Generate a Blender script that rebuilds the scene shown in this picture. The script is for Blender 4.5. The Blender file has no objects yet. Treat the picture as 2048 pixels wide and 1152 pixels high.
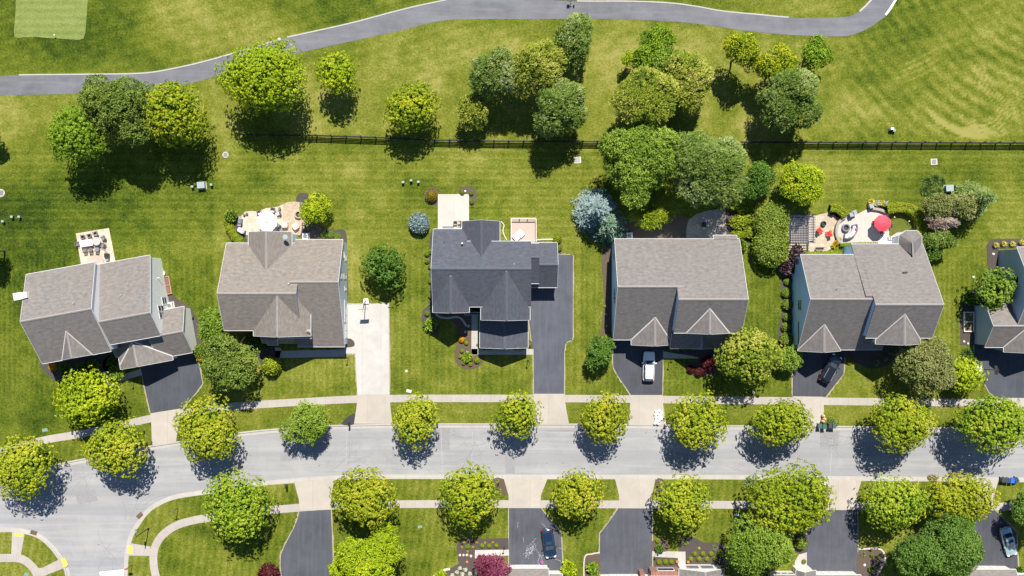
import bpy, math, random
import numpy as np
from mathutils import Vector, Matrix
from math import radians as R, sin, cos, pi
random.seed(7)
sc = bpy.context.scene
COL = sc.collection
# ---------------------------------------------------------------- camera, sky, sun, exposure
CAM_H, MPP = 150.0, 0.08          # height of the drone (m), metres per photo pixel at ground level
cam_d = bpy.data.cameras.new('camera'); cam = bpy.data.objects.new('camera', cam_d); COL.objects.link(cam)
cam.location = (0, 0, CAM_H); cam.rotation_euler = (0, 0, 0)
cam_d.sensor_width = 36; cam_d.lens = 36*(CAM_H/MPP)/2048; cam_d.clip_end = 6000; cam_d.clip_start = 1
sc.camera = cam
SUN_EL, SUN_AZ = 56.5, 9.0        # sun in the +Y sky, 9 degrees towards +X
wd = bpy.data.worlds.new('World'); sc.world = wd; wd.use_nodes = True
nt = wd.node_tree; bg = nt.nodes['Background']
sky = nt.nodes.new('ShaderNodeTexSky'); sky.sky_type = 'NISHITA'; sky.sun_disc = False
sky.sun_elevation = R(SUN_EL); sky.sun_rotation = R(SUN_AZ); sky.air_density = 1.0; sky.dust_density = .1; sky.ozone_density = 6.0
nt.links.new(sky.outputs[0], bg.inputs[0]); bg.inputs[1].default_value = 0.075
sd = bpy.data.lights.new('sun', 'SUN'); sun = bpy.data.objects.new('sun', sd); COL.objects.link(sun)
sd.energy = 5.0; sd.angle = R(0.5); sd.color = (1.0, .955, .87)
d = Vector((sin(R(SUN_AZ))*cos(R(SUN_EL)), cos(R(SUN_AZ))*cos(R(SUN_EL)), sin(R(SUN_EL))))
sun.rotation_euler = d.to_track_quat('Z', 'Y').to_euler(); sun.location = (0, 0, 80)
sc.view_settings.view_transform = 'Standard'; sc.view_settings.look = 'None'; sc.view_settings.gamma = 1
sc.view_settings.exposure = 0.69
sc.cycles.max_bounces = 5; sc.cycles.diffuse_bounces = 3; sc.cycles.transparent_max_bounces = 4
sc.cycles.use_denoising = True

def P(px, py, z=0.0):
    """a point of the place: photo pixel seen at height z -> world x, y"""
    k = MPP*(1-z/CAM_H)
    return ((px-1024)*k, (576-py)*k)
def PP(pts, z=0.0): return [P(p[0], p[1], z) for p in pts]
def cr(pts, n=6, closed=False):
    """Catmull-Rom curve through points"""
    out = []; N = len(pts)
    rng = range(N) if closed else range(N-1)
    for i in rng:
        g = (lambda j: pts[j % N]) if closed else (lambda j: pts[min(max(j, 0), N-1)])
        a, b, c, d_ = (np.array(g(i+k), float) for k in (-1, 0, 1, 2))
        for t in np.linspace(0, 1, n, endpoint=False):
            out.append(tuple(.5*((2*b)+(c-a)*t+(2*a-5*b+4*c-d_)*t*t+(3*b-a-3*c+d_)*t**3)))
    if not closed: out.append(tuple(map(float, pts[-1])))
    return out
def offset(pts, dist):
    """polyline shifted to its left by dist"""
    p = np.array(pts, float); t = np.gradient(p, axis=0); t /= np.linalg.norm(t, axis=1)[:, None]+1e-9
    n = np.stack([-t[:, 1], t[:, 0]], 1)
    return [tuple(x) for x in p+n*dist]

# ---------------------------------------------------------------- materials
MATS = {}
def newmat(name):
    m = bpy.data.materials.new(name); m.use_nodes = True
    MATS[name] = m; return m, m.node_tree, m.node_tree.nodes['Principled BSDF']
def nd(t, typ, **kw):
    n = t.nodes.new(typ)
    for k, v in kw.items(): setattr(n, k, v)
    return n
def noise(t, vec, scale, detail=3, rough=.6, dist=0):
    n = nd(t, 'ShaderNodeTexNoise'); n.inputs['Scale'].default_value = scale
    n.inputs['Detail'].default_value = detail; n.inputs['Roughness'].default_value = rough; n.inputs['Distortion'].default_value = dist
    if vec is not None: t.links.new(vec, n.inputs['Vector'])
    return n.outputs['Fac']
def math_(t, op, a, b=None, clamp=False):
    n = nd(t, 'ShaderNodeMath', operation=op); n.use_clamp = clamp
    for i, v in enumerate((a, b)):
        if v is None: continue
        if isinstance(v, (int, float)): n.inputs[i].default_value = v
        else: t.links.new(v, n.inputs[i])
    return n.outputs[0]
def mixc(t, f, a, b, mode='MIX'):
    n = nd(t, 'ShaderNodeMix', data_type='RGBA'); n.blend_type = mode
    for i, v in ((0, f), (6, a), (7, b)):
        if isinstance(v, (int, float)): n.inputs[i].default_value = v
        elif isinstance(v, tuple): n.inputs[i].default_value = (*v[:3], 1)
        else: t.links.new(v, n.inputs[i])
    return n.outputs[2]
def ramp(t, fac, stops, interp='LINEAR'):
    n = nd(t, 'ShaderNodeValToRGB'); n.color_ramp.interpolation = interp; e = n.color_ramp.elements
    while len(e) < len(stops): e.new(.5)
    for el, (p, c) in zip(e, stops): el.position = p; el.color = (*c, 1) if len(c) == 3 else c
    t.links.new(fac, n.inputs[0]); return n.outputs[0]
def coords(t, which='Object', scale=None):
    o = nd(t, 'ShaderNodeTexCoord').outputs[which]
    if scale:
        m = nd(t, 'ShaderNodeMapping'); m.inputs['Scale'].default_value = scale
        t.links.new(o, m.inputs[0]); o = m.outputs[0]
    return o
def bump(t, b, h, strength=.3, dist=.02):
    n = nd(t, 'ShaderNodeBump'); n.inputs['Strength'].default_value = strength; n.inputs['Distance'].default_value = dist
    t.links.new(h, n.inputs['Height']); t.links.new(n.outputs[0], b.inputs['Normal'])
def dk(c, f): return tuple(min(1, x*f) for x in c[:3])

def plain(name, c, rough=.6, var=.12, scale=4.0, metal=0.0, coat=0.0):
    m, t, b = newmat(name); v = coords(t)
    f = noise(t, v, scale, 4)
    t.links.new(mixc(t, f, dk(c, 1-var), dk(c, 1+var)), b.inputs['Base Color'])
    b.inputs['Roughness'].default_value = rough; b.inputs['Metallic'].default_value = metal
    if coat: b.inputs['Coat Weight'].default_value = coat
    return m

def concrete(name, c, joint=0.0, dark=.8, stain=.12, uvj=True):
    m, t, b = newmat(name); v = coords(t)
    f1 = ramp(t, noise(t, v, .35, 6, .7, .5), [(.3, (0, 0, 0)), (.7, (1, 1, 1))]); f2 = noise(t, v, 7, 3)
    col = mixc(t, f1, dk(c, 1-stain), dk(c, 1+stain*.7))
    col = mixc(t, math_(t, 'MULTIPLY', f2, .3), col, dk(c, .72))
    if joint:
        uv = coords(t, 'UV'); s = nd(t, 'ShaderNodeSeparateXYZ'); t.links.new(uv, s.inputs[0])
        fr = math_(t, 'FRACT', math_(t, 'DIVIDE', s.outputs[0], joint)); l = math_(t, 'LESS_THAN', fr, .05/joint)
        col = mixc(t, math_(t, 'MULTIPLY', l, .45), col, dk(c, .45))
        cell = math_(t, 'FLOOR', math_(t, 'DIVIDE', s.outputs[0], joint))
        wn = nd(t, 'ShaderNodeTexWhiteNoise', noise_dimensions='1D'); t.links.new(cell, wn.inputs['W'])
        col = mixc(t, math_(t, 'MULTIPLY', wn.outputs[0], .16), col, dk(c, .6))
    t.links.new(col, b.inputs['Base Color']); b.inputs['Roughness'].default_value = .85
    bump(t, b, f2, .2, .01); return m

def blacktop(name, c, seed=0.0, st_=(1.6, .12, 1)):
    m, t, b = newmat(name); v = coords(t)
    mp = nd(t, 'ShaderNodeMapping'); mp.inputs['Location'].default_value = (seed, seed, 0); t.links.new(v, mp.inputs[0]); v = mp.outputs[0]
    f1 = noise(t, v, .25, 5, .7); f2 = noise(t, v, 9, 4, .8)
    st = coords(t, 'Object', st_); f3 = noise(t, st, 1.2, 3)
    col = mixc(t, ramp(t, f1, [(.3, (0, 0, 0)), (.7, (1, 1, 1))]), dk(c, .72), dk(c, 1.35)); col = mixc(t, ramp(t, f3, [(.45, (0, 0, 0)), (.75, (.5, .5, .5))]), col, dk(c, 1.8))
    col = mixc(t, math_(t, 'MULTIPLY', f2, .55), col, dk(c, .6))
    t.links.new(col, b.inputs['Base Color']); b.inputs['Roughness'].default_value = .8; bump(t, b, f2, .25, .01); return m

def shingle(name, c, warm=(1, 1, 1), c2=.68):
    m, t, b = newmat(name); uv = coords(t, 'UV'); v = coords(t)
    br = nd(t, 'ShaderNodeTexBrick'); t.links.new(uv, br.inputs[0])
    br.inputs['Scale'].default_value = 1; br.inputs['Brick Width'].default_value = .55; br.inputs['Row Height'].default_value = .2
    br.inputs['Mortar Size'].default_value = .012; br.inputs['Bias'].default_value = -.1; br.inputs['Mortar Smooth'].default_value = 0
    br.inputs['Color1'].default_value = (*dk(c, 1.2), 1); br.inputs['Color2'].default_value = (*dk(c, c2), 1); br.inputs['Mortar'].default_value = (*dk(c, .5), 1)
    mp = nd(t, 'ShaderNodeMapping'); mp.inputs['Scale'].default_value = (1, 1.9, 1); t.links.new(uv, mp.inputs[0])
    f = noise(t, mp.outputs[0], 1.3, 4, .65, .6); f2 = noise(t, v, .13, 3)
    fc = ramp(t, f, [(.38, (0, 0, 0)), (.62, (1, 1, 1))])
    col = mixc(t, .6, br.outputs[0], mixc(t, fc, dk(c, .74), tuple(x*w*1.24 for x, w in zip(c, warm))))
    col = mixc(t, math_(t, 'MULTIPLY', f2, .35), col, dk(c, .78))
    # streaks running down the slope
    ms = nd(t, 'ShaderNodeMapping'); ms.inputs['Scale'].default_value = (1.2, .12, 1); t.links.new(uv, ms.inputs[0])
    f3 = ramp(t, noise(t, ms.outputs[0], 1, 3), [(.5, (0, 0, 0)), (.8, (1, 1, 1))])
    col = mixc(t, math_(t, 'MULTIPLY', f3, .25), col, dk(c, .6))
    t.links.new(col, b.inputs['Base Color']); b.inputs['Roughness'].default_value = .9; bump(t, b, f, .3, .02); return m

def siding(name, c):
    m, t, b = newmat(name); v = coords(t); s = nd(t, 'ShaderNodeSeparateXYZ'); t.links.new(v, s.inputs[0])
    fr = math_(t, 'FRACT', math_(t, 'DIVIDE', s.outputs[2], .16)); l = math_(t, 'LESS_THAN', fr, .14)
    f = noise(t, v, .8, 4); col = mixc(t, f, dk(c, .92), dk(c, 1.06)); col = mixc(t, math_(t, 'MULTIPLY', l, .5), col, dk(c, .55))
    t.links.new(col, b.inputs['Base Color']); b.inputs['Roughness'].default_value = .55; return m

def brick(name, c, mortar, w=.22, h=.075, scale=1, coord='Object', rot=None):
    m, t, b = newmat(name); v = coords(t, coord)
    if rot:
        mp = nd(t, 'ShaderNodeMapping'); mp.inputs['Rotation'].default_value = rot; t.links.new(v, mp.inputs[0]); v = mp.outputs[0]
    br = nd(t, 'ShaderNodeTexBrick'); t.links.new(v, br.inputs[0]); br.inputs['Scale'].default_value = scale
    br.inputs['Brick Width'].default_value = w; br.inputs['Row Height'].default_value = h; br.inputs['Mortar Size'].default_value = h*.07
    br.inputs['Color1'].default_value = (*dk(c, 1.15), 1); br.inputs['Color2'].default_value = (*dk(c, .75), 1); br.inputs['Mortar'].default_value = (*mortar, 1)
    f = noise(t, v, .8, 4); col = mixc(t, math_(t, 'MULTIPLY', f, .45), br.outputs[0], dk(c, .7))
    t.links.new(col, b.inputs['Base Color']); b.inputs['Roughness'].default_value = .85; return m

def mulch_mat(name, c):
    m, t, b = newmat(name); v = coords(t)
    f = noise(t, v, 5, 5, .8); f2 = noise(t, v, .7, 3)
    col = mixc(t, f, dk(c, .4), dk(c, 1.7)); col = mixc(t, math_(t, 'MULTIPLY', f2, .4), col, (.11, .085, .06))
    t.links.new(col, b.inputs['Base Color']); b.inputs['Roughness'].default_value = .95; bump(t, b, f, .8, .06); return m

def leaf_mat(name, cols, trans=.13, rough=.5):
    m, t, b = newmat(name); t.nodes.remove(b)
    at = nd(t, 'ShaderNodeAttribute', attribute_name='tint'); n = len(cols)
    col = ramp(t, at.outputs['Fac'], [(i/(n-1), c) for i, c in enumerate(cols)])
    di = nd(t, 'ShaderNodeBsdfDiffuse'); tr = nd(t, 'ShaderNodeBsdfTranslucent'); gl = nd(t, 'ShaderNodeBsdfGlossy')
    gl.inputs['Roughness'].default_value = rough; gl.inputs['Color'].default_value = (.8, .8, .8, 1)
    t.links.new(col, di.inputs[0]); t.links.new(mixc(t, .5, col, (1, 1, .25), 'MULTIPLY'), tr.inputs[0])
    mx = nd(t, 'ShaderNodeMixShader'); mx.inputs[0].default_value = trans
    t.links.new(di.outputs[0], mx.inputs[1]); t.links.new(tr.outputs[0], mx.inputs[2])
    fr = nd(t, 'ShaderNodeMixShader'); fr.inputs[0].default_value = .012
    t.links.new(mx.outputs[0], fr.inputs[1]); t.links.new(gl.outputs[0], fr.inputs[2])
    t.links.new(fr.outputs[0], t.nodes['Material Output'].inputs[0]); return m

def grass_mat(name, stops, bias=.545, stripe=None):
    m, t, b = newmat(name); v = coords(t)
    at = nd(t, 'ShaderNodeAttribute', attribute_name='dry').outputs['Fac']
    n1 = noise(t, v, .09, 4, .6, .4); n2 = noise(t, v, .55, 4, .65); n3 = noise(t, v, 2.6, 4, .75); n4 = noise(t, v, 4.6, 3, .9)
    x = math_(t, 'MULTIPLY_ADD', at, .42); x.node.inputs[2].default_value = bias
    for n, a in ((n1, .5), (n2, .75), (n3, .95), (n4, 1.35)):
        k = math_(t, 'MULTIPLY_ADD', n, a); k.node.inputs[2].default_value = -a*.5
        x = math_(t, 'ADD', x, k)
    x = math_(t, 'MULTIPLY', x, 1.0, True)
    if stripe:
        s = nd(t, 'ShaderNodeSeparateXYZ'); t.links.new(v, s.inputs[0])
        w = math_(t, 'SINE', math_(t, 'MULTIPLY', s.outputs[stripe[0]], stripe[1])); x = math_(t, 'ADD', x, math_(t, 'MULTIPLY', w, stripe[2]))
    t.links.new(ramp(t, x, stops), b.inputs['Base Color']); b.inputs['Roughness'].default_value = .8
    b.inputs['Specular IOR Level'].default_value = .05
    bump(t, b, math_(t, 'ADD', n3, n4), .9, .05); return m

GR = [(0, (.014, .030, .005)), (.25, (.044, .070, .006)), (.5, (.094, .119, .011)), (.72, (.150, .162, .022)), (1, (.255, .235, .065))]
grass_mat('grass', GR)
grass_mat('putting_turf', [(0, (.09, .125, .025)), (.5, (.17, .205, .055)), (1, (.25, .27, .10))], .5, (1, 5.2, .10))
grass_mat('artificial_turf', [(0, (.05, .075, .012)), (1, (.14, .15, .03))], .5)
concrete('sidewalk_concrete', (.385, .345, .305), 1.55)
concrete('apron_concrete', (.41, .365, .31), 2.9)
concrete('white_concrete', (.47, .445, .415), 3.0, stain=.2)
concrete('kerb_concrete', (.40, .375, .34), 3.1)
concrete('patio_concrete', (.50, .43, .375), 3.1)
concrete('wall_stone', (.34, .29, .25), .45)
concrete('walk_concrete', (.42, .39, .36), 1.3)
brick('paver', (.46, .35, .25), (.30, .23, .17), .42, .21)
brick('paver_tan', (.58, .47, .36), (.42, .33, .25), .5, .5)
brick('paver_grey', (.36, .31, .26), (.2, .17, .14), .3, .3)
brick('flagstone', (.50, .40, .29), (.33, .27, .2), .8, .55)
brick('red_brick', (.30, .13, .09), (.4, .36, .32), .23, .08, rot=(pi/2, 0, 0))
blacktop('blacktop', (.052, .055, .070)); blacktop('blacktop_pale', (.063, .066, .080), 9); blacktop('blacktop_blue', (.070, .076, .095), 7); blacktop('blacktop_dark', (.050, .052, .064), 4); blacktop('path_asphalt', (.132, .132, .146), 2, (.10, .9, 1))
shingle('shingle_taupe', (.183, .166, .153), (1.05, 1.0, .96)); shingle('shingle_tan', (.200, .176, .153), (1.06, 1.0, .94))
shingle('shingle_slate', (.072, .077, .094), (.97, 1, 1.08), .6); shingle('shingle_grey', (.175, .159, .149), (1.04, 1.0, .97))
siding('siding_white', (.86, .85, .83)); siding('siding_grey', (.62, .70, .78)); siding('siding_blue', (.50, .70, .90)); siding('siding_slate', (.32, .42, .54)); siding('siding_cream', (.74, .71, .66))
plain('white_trim', (.62, .62, .61), .5, .05); plain('dark_glass', (.03, .045, .065), .08, .2, 1); plain('shade_line', (.10, .09, .085), .9)
plain('ridge_taupe', (.25, .225, .21), .9, .25, 3); plain('ridge_slate', (.085, .09, .105), .9, .2, 3); plain('valley_metal', (.55, .52, .49), .6, .15, 2)
mulch_mat('mulch', (.052, .042, .040)); mulch_mat('mulch_brown', (.085, .058, .042))
plain('bark', (.10, .075, .055), .9, .4, 6); plain('black_paint', (.012, .012, .013), .5, .2); plain('black_metal', (.02, .021, .024), .4, .2)
plain('grey_metal', (.32, .33, .34), .4, .15, 3, .4); plain('utility_green', (.17, .27, .22), .5, .1); plain('pale_metal', (.27, .33, .31), .45, .1)
plain('dark_green_plastic', (.04, .10, .075), .5, .15); plain('white_plastic', (.80, .81, .82), .4, .05); plain('rubber', (.014, .014, .015), .8)
plain('grey_wicker', (.16, .15, .155), .8, .3, 20); plain('pale_cushion', (.64, .58, .60), .8, .06); plain('white_fabric', (.82, .82, .82), .8, .03)
plain('beige_fabric', (.58, .47, .38), .85, .08); plain('lilac_cover', (.40, .38, .46), .7, .12); plain('grey_cover', (.17, .18, .20), .7, .15)
plain('red_fabric', (.72, .055, .085), .75, .12, 2); plain('red_paint', (.62, .03, .025), .45, .1); plain('pink_flower', (.45, .05, .22), .8, .4, 9)
plain('stone_top', (.38, .36, .35), .6, .25, 7); plain('bronze_mesh', (.15, .125, .115), .7, .25, 12); plain('deck_wood', (.46, .31, .26), .75, .14, 3); plain('deck_rail', (.66, .56, .47), .7, .1, 3)
plain('dark_timber', (.035, .042, .06), .7, .3, 4); plain('wood', (.32, .22, .13), .8, .25, 5); plain('soil', (.14, .10, .065), .95, .3, 6)
plain('blue_bin', (.02, .13, .62), .45, .08); plain('navy_bin', (.03, .045, .09), .5, .15); plain('char_bin', (.045, .047, .055), .5, .15)
plain('terracotta', (.40, .15, .08), .8, .2); plain('yellow_tactile', (.80, .58, .07), .8, .2, 5); plain('road_paint', (.78, .78, .76), .7, .08, 3)
plain('rust', (.16, .085, .055), .8, .35, 6); plain('grate', (.07, .055, .05), .7, .3, 8); plain('rock', (.50, .42, .36), .9, .3, 5); plain('white_rock', (.68, .66, .62), .9, .15, 5)
plain('tan_bag', (.62, .36, .20), .8, .3, 5); plain('snow_bag', (.84, .83, .82), .6, .1, 5); plain('red_glass', (.35, .01, .015), .15, .1); plain('chrome', (.75, .76, .78), .15, .05, 2, .9)
plain('car_white', (.80, .80, .80), .25, .02, 1, 0, .8); plain('car_black', (.012, .015, .02), .2, .1, 1, .2, 1); plain('car_blue', (.016, .045, .10), .22, .1, 1, .5, 1); plain('car_silver', (.40, .53, .58), .25, .04, 1, .4, .8)
plain('concrete_pad', (.47, .42, .37), .85, .15, 3); plain('chalk', (.34, .35, .38), .9, .2, 5); plain('crack', (.20, .195, .20), .95, .2, 6); plain('tar_patch', (.035, .034, .036), .9, .3, 5)
plain('seam_grey', (.33, .33, .335), .9, .2, 5)
plain('dry_edge', (.30, .27, .17), .95, .35, 2)
plain('path_edge', (.36, .35, .32), .9, .2, 2)
plain('asphalt_patch', (.235, .23, .232), .9, .18, 3)
plain('centre_seam', (.25, .245, .248), .9, .2, 3)
# street asphalt: pale, streaked along the travel direction
m, t, b = newmat('street_asphalt'); v = coords(t)
f1 = ramp(t, noise(t, v, .16, 6, .7, .8), [(.3, (0, 0, 0)), (.7, (1, 1, 1))]); fs = noise(t, coords(t, 'Object', (.05, .9, 1)), 1.6, 4, .7, .3); f2 = noise(t, v, 8, 3, .8)
f3 = noise(t, coords(t, 'Object', (.012, .5, 1)), 1.0, 3)
col = mixc(t, f1, (.195, .193, .194), (.31, .303, .296)); col = mixc(t, ramp(t, fs, [(.35, (0, 0, 0)), (.7, (.62, .62, .62))]), col, (.37, .36, .35))
col = mixc(t, ramp(t, f3, [(.46, (0, 0, 0)), (.60, (.6, .6, .6))]), col, (.215, .215, .226)); col = mixc(t, math_(t, 'MULTIPLY', f2, .4), col, (.27, .27, .275))
vo = nd(t, 'ShaderNodeTexVoronoi', feature='DISTANCE_TO_EDGE'); vo.inputs['Scale'].default_value = .16
dv = nd(t, 'ShaderNodeVectorMath', operation='ADD'); nn = nd(t, 'ShaderNodeTexNoise'); nn.inputs['Scale'].default_value = .8; t.links.new(v, nn.inputs[0])
sv = nd(t, 'ShaderNodeVectorMath', operation='SCALE'); sv.inputs['Scale'].default_value = 2.2; t.links.new(nn.outputs['Color'], sv.inputs[0])
t.links.new(v, dv.inputs[0]); t.links.new(sv.outputs[0], dv.inputs[1]); t.links.new(dv.outputs[0], vo.inputs[0])
ck = math_(t, 'LESS_THAN', vo.outputs[0], .005); msk = ramp(t, noise(t, v, .12, 2), [(.58, (0, 0, 0)), (.64, (1, 1, 1))])
col = mixc(t, math_(t, 'MULTIPLY', math_(t, 'MULTIPLY', ck, msk), .4), col, (.13, .125, .13))
t.links.new(col, b.inputs['Base Color']); b.inputs['Roughness'].default_value = .85; bump(t, b, f2, .25, .01)

# ---------------------------------------------------------------- mesh builder and tagging
def M(x): return MATS[x] if isinstance(x, str) else x
class MB:
    def __init__(s): s.v = []; s.f = []; s.m = []; s.uv = []; s.sm = []
    def face(s, pts, mat=0, uv=None, sm=False):
        i = len(s.v); s.v += [tuple(map(float, p)) for p in pts]; s.f.append(list(range(i, i+len(pts))))
        s.m.append(mat); s.uv.append(uv or [(p[0], p[1]) for p in pts]); s.sm.append(sm)
    def shared(s, vs, fs, mat=0, sm=True):
        i = len(s.v); s.v += [tuple(map(float, p)) for p in vs]
        for f in fs:
            s.f.append([i+k for k in f]); s.m.append(mat); s.uv.append([(vs[k][0], vs[k][1]) for k in f]); s.sm.append(sm)
    def prism(s, poly, z0, z1, mat=0, top_uv=None, bottom=True):
        a = sum(poly[i][0]*poly[(i+1) % len(poly)][1]-poly[(i+1) % len(poly)][0]*poly[i][1] for i in range(len(poly)))
        if a < 0: poly = poly[::-1]; top_uv = top_uv[::-1] if top_uv else None
        s.face([(x, y, z1) for x, y in poly], mat, top_uv)
        if bottom: s.face([(x, y, z0) for x, y in poly[::-1]], mat)
        for i in range(len(poly)):
            p, q = poly[i], poly[(i+1) % len(poly)]
            s.face([(*p, z0), (*q, z0), (*q, z1), (*p, z1)], mat)
        return s
    def box(s, c, size, z0, z1, rot=0, mat=0):
        hx, hy = size[0]/2, size[1]/2; ca, sa = cos(rot), sin(rot)
        return s.prism([(c[0]+x*ca-y*sa, c[1]+x*sa+y*ca) for x, y in ((-hx, -hy), (hx, -hy), (hx, hy), (-hx, hy))], z0, z1, mat)
    def obox(s, o, u, v_, w, mat=0):
        """box from centre o and three half-axis vectors"""
        o, u, v_, w = map(lambda a: np.array(a, float), (o, u, v_, w))
        if np.dot(np.cross(u, v_), w) < 0: w = -w
        c = lambda a, b_, e: tuple(o+a*u+b_*v_+e*w)
        for q in (((-1, -1, 1), (1, -1, 1), (1, 1, 1), (-1, 1, 1)), ((-1, 1, -1), (1, 1, -1), (1, -1, -1), (-1, -1, -1)), ((-1, -1, -1), (1, -1, -1), (1, -1, 1), (-1, -1, 1)),
                  ((1, -1, -1), (1, 1, -1), (1, 1, 1), (1, -1, 1)), ((1, 1, -1), (-1, 1, -1), (-1, 1, 1), (1, 1, 1)), ((-1, 1, -1), (-1, -1, -1), (-1, -1, 1), (-1, 1, 1))):
            s.face([c(*k) for k in q], mat)
        return s
    def beam(s, p, q, w, h, mat=0):
        p, q = np.array(p, float), np.array(q, float); d_ = q-p; L = np.linalg.norm(d_); d_ /= L
        up = np.array((0, 0, 1.)) if abs(d_[2]) < .95 else np.array((0, 1., 0)); sd_ = np.cross(d_, up); sd_ /= np.linalg.norm(sd_); up = np.cross(sd_, d_)
        return s.obox((p+q)/2, d_*L/2, sd_*w/2, up*h/2, mat)
    def tube(s, p, q, r0, r1=None, n=8, mat=0, cap=True):
        r1 = r0 if r1 is None else r1; p, q = np.array(p, float), np.array(q, float); d_ = (q-p)/np.linalg.norm(q-p)
        a = np.array((0, 0, 1.)) if abs(d_[2]) < .9 else np.array((1., 0, 0)); u = np.cross(a, d_); u /= np.linalg.norm(u); w = np.cross(d_, u)
        vs = [tuple(p+r0*(u*cos(2*pi*i/n)+w*sin(2*pi*i/n))) for i in range(n)]+[tuple(q+r1*(u*cos(2*pi*i/n)+w*sin(2*pi*i/n))) for i in range(n)]
        s.shared(vs, [(i, (i+1) % n, n+(i+1) % n, n+i) for i in range(n)], mat)
        if cap: s.face(vs[n:], mat); s.face(vs[:n][::-1], mat)
        return s
    def path(s, pts, r, n=6, mat=0):
        for a, b_ in zip(pts[:-1], pts[1:]): s.tube(a, b_, r, r, n, mat)
        return s
    def lathe(s, c, prof, n=16, mat=0, sx=1, sy=1):
        vs = [(c[0]+sx*r*cos(2*pi*i/n), c[1]+sy*r*sin(2*pi*i/n), z) for r, z in prof for i in range(n)]
        fs = [(k*n+i, k*n+(i+1) % n, (k+1)*n+(i+1) % n, (k+1)*n+i) for k in range(len(prof)-1) for i in range(n)]
        s.shared(vs, fs, mat)
        if prof[-1][0] > 1e-3: s.face(vs[-n:], mat)
        if prof[0][0] > 1e-3: s.face(vs[:n][::-1], mat)
        return s
    def strip(s, pts, w, z0, z1, mat=0):
        """flat ribbon along a ground polyline, uv = metres along / across"""
        a, b_ = offset(pts, w/2), offset(pts, -w/2); L = 0
        for i in range(len(pts)-1):
            l = math.dist(pts[i], pts[i+1]); 
            s.face([(*b_[i], z1), (*b_[i+1], z1), (*a[i+1], z1), (*a[i], z1)], mat, [(L, 0), (L+l, 0), (L+l, w), (L, w)]); L += l
            s.face([(*b_[i], z0), (*b_[i+1], z0), (*b_[i+1], z1), (*b_[i], z1)], mat); s.face([(*a[i+1], z0), (*a[i], z0), (*a[i], z1), (*a[i+1], z1)], mat)
        return s
    def mesh(s, name, mats):
        me = bpy.data.meshes.new(name); me.from_pydata(s.v, [], s.f)
        for x in mats: me.materials.append(M(x))
        me.polygons.foreach_set('material_index', s.m); me.polygons.foreach_set('use_smooth', s.sm)
        ul = me.uv_layers.new(name='UVMap'); ul.data.foreach_set('uv', [c for u in s.uv for p in u for c in p]); me.update(); return me
    def build(s, name, mats, parent=None, loc=(0, 0, 0), rot=0, bevel=0):
        if isinstance(mats, str): mats = [mats]
        return link(name, s.mesh(name, mats), parent, loc, rot, bevel)
def link(name, me, parent=None, loc=(0, 0, 0), rot=0, bevel=0):
    o = bpy.data.objects.new(name, me); COL.objects.link(o); o.parent = parent; o.location = loc; o.rotation_euler = (0, 0, rot)
    if bevel:
        w = o.modifiers.new('soft_edges', 'BEVEL'); w.width = bevel; w.segments = 2; w.limit_method = 'ANGLE'
    return o
def tag(o, label, cat, group=None, kind=None):
    o['label'] = label; o['category'] = cat
    if group: o['group'] = group
    if kind: o['kind'] = kind
    return o
def thing(name, label, cat, loc=(0, 0, 0), rot=0, group=None):
    o = bpy.data.objects.new(name, None); COL.objects.link(o); o.empty_display_size = .3
    o.location = loc; o.rotation_euler = (0, 0, rot); return tag(o, label, cat, group)
def dup(root, loc, rot=None, label=None, scale=None):
    """copy a thing with its parts and sub-parts"""
    r = root.copy(); COL.objects.link(r); r.location = loc
    if rot is not None: r.rotation_euler = (0, 0, rot)
    if scale: r.scale = scale
    if label: r['label'] = label
    for ch in root.children:
        c = ch.copy(); COL.objects.link(c); c.parent = r
        for g in ch.children:
            e = g.copy(); COL.objects.link(e); e.parent = c
    return r
ORD = 'first second third fourth fifth sixth seventh eighth ninth tenth eleventh twelfth thirteenth fourteenth'.split()
def ground(name, poly, z0, z1, mat, label, cat, closed_curve=0):
    if closed_curve: poly = cr(poly, closed_curve, True)
    return tag(MB().prism(poly, z0, z1).build(name, mat), label, cat, None, 'structure')

# ---------------------------------------------------------------- lawn (structured grid, edge snapped to the kerb line)
NK = cr([(-300, 1000), (-60, 975), (0, 962), (60, 944), (116, 928.5), (176, 916.5), (240, 903), (294, 893.6), (350, 885), (415, 874), (480, 865.5), (561, 857.5), (664, 851.5), (780, 849), (880, 848), (1135, 848.5), (1261, 849.4), (1451, 851.7), (1635, 852.7), (1713, 853.6), (1871, 856), (2048, 860), (2400, 868)], 5)
SKE = cr([(2400, 970), (2048, 963), (1880, 961.5), (1600, 959.5), (1454, 957.5), (1180, 957), (1000, 957), (780, 956.5), (667, 959), (574, 965.6), (525, 970), (470, 978), (420, 986), (355, 996), (322, 1008), (298, 1024), (280, 1047), (265, 1073), (257, 1105), (254, 1152), (252, 1300), (250, 1500)], 5)
SKW = cr([(133, 1500), (133, 1300), (134, 1200), (132, 1150), (121, 1124), (100, 1095), (72, 1073), (32, 1063.5), (0, 1063), (-60, 1066), (-300, 1085)], 5)
NKw, SEw, SWw = PP(NK), PP(SKE), PP(SKW)
ROADW = NKw + SEw + SWw                                            # closed outline of the carriageway incl. kerbs
def in_poly(x, y, poly):
    px, py = np.array(poly).T; ins = np.zeros(x.shape, bool); j = len(px)-1
    for i in range(len(px)):
        c = ((py[i] > y) != (py[j] > y)) & (x < (px[j]-px[i])*(y-py[i])/(py[j]-py[i]+1e-12)+px[i]); ins ^= c; j = i
    return ins
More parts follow.
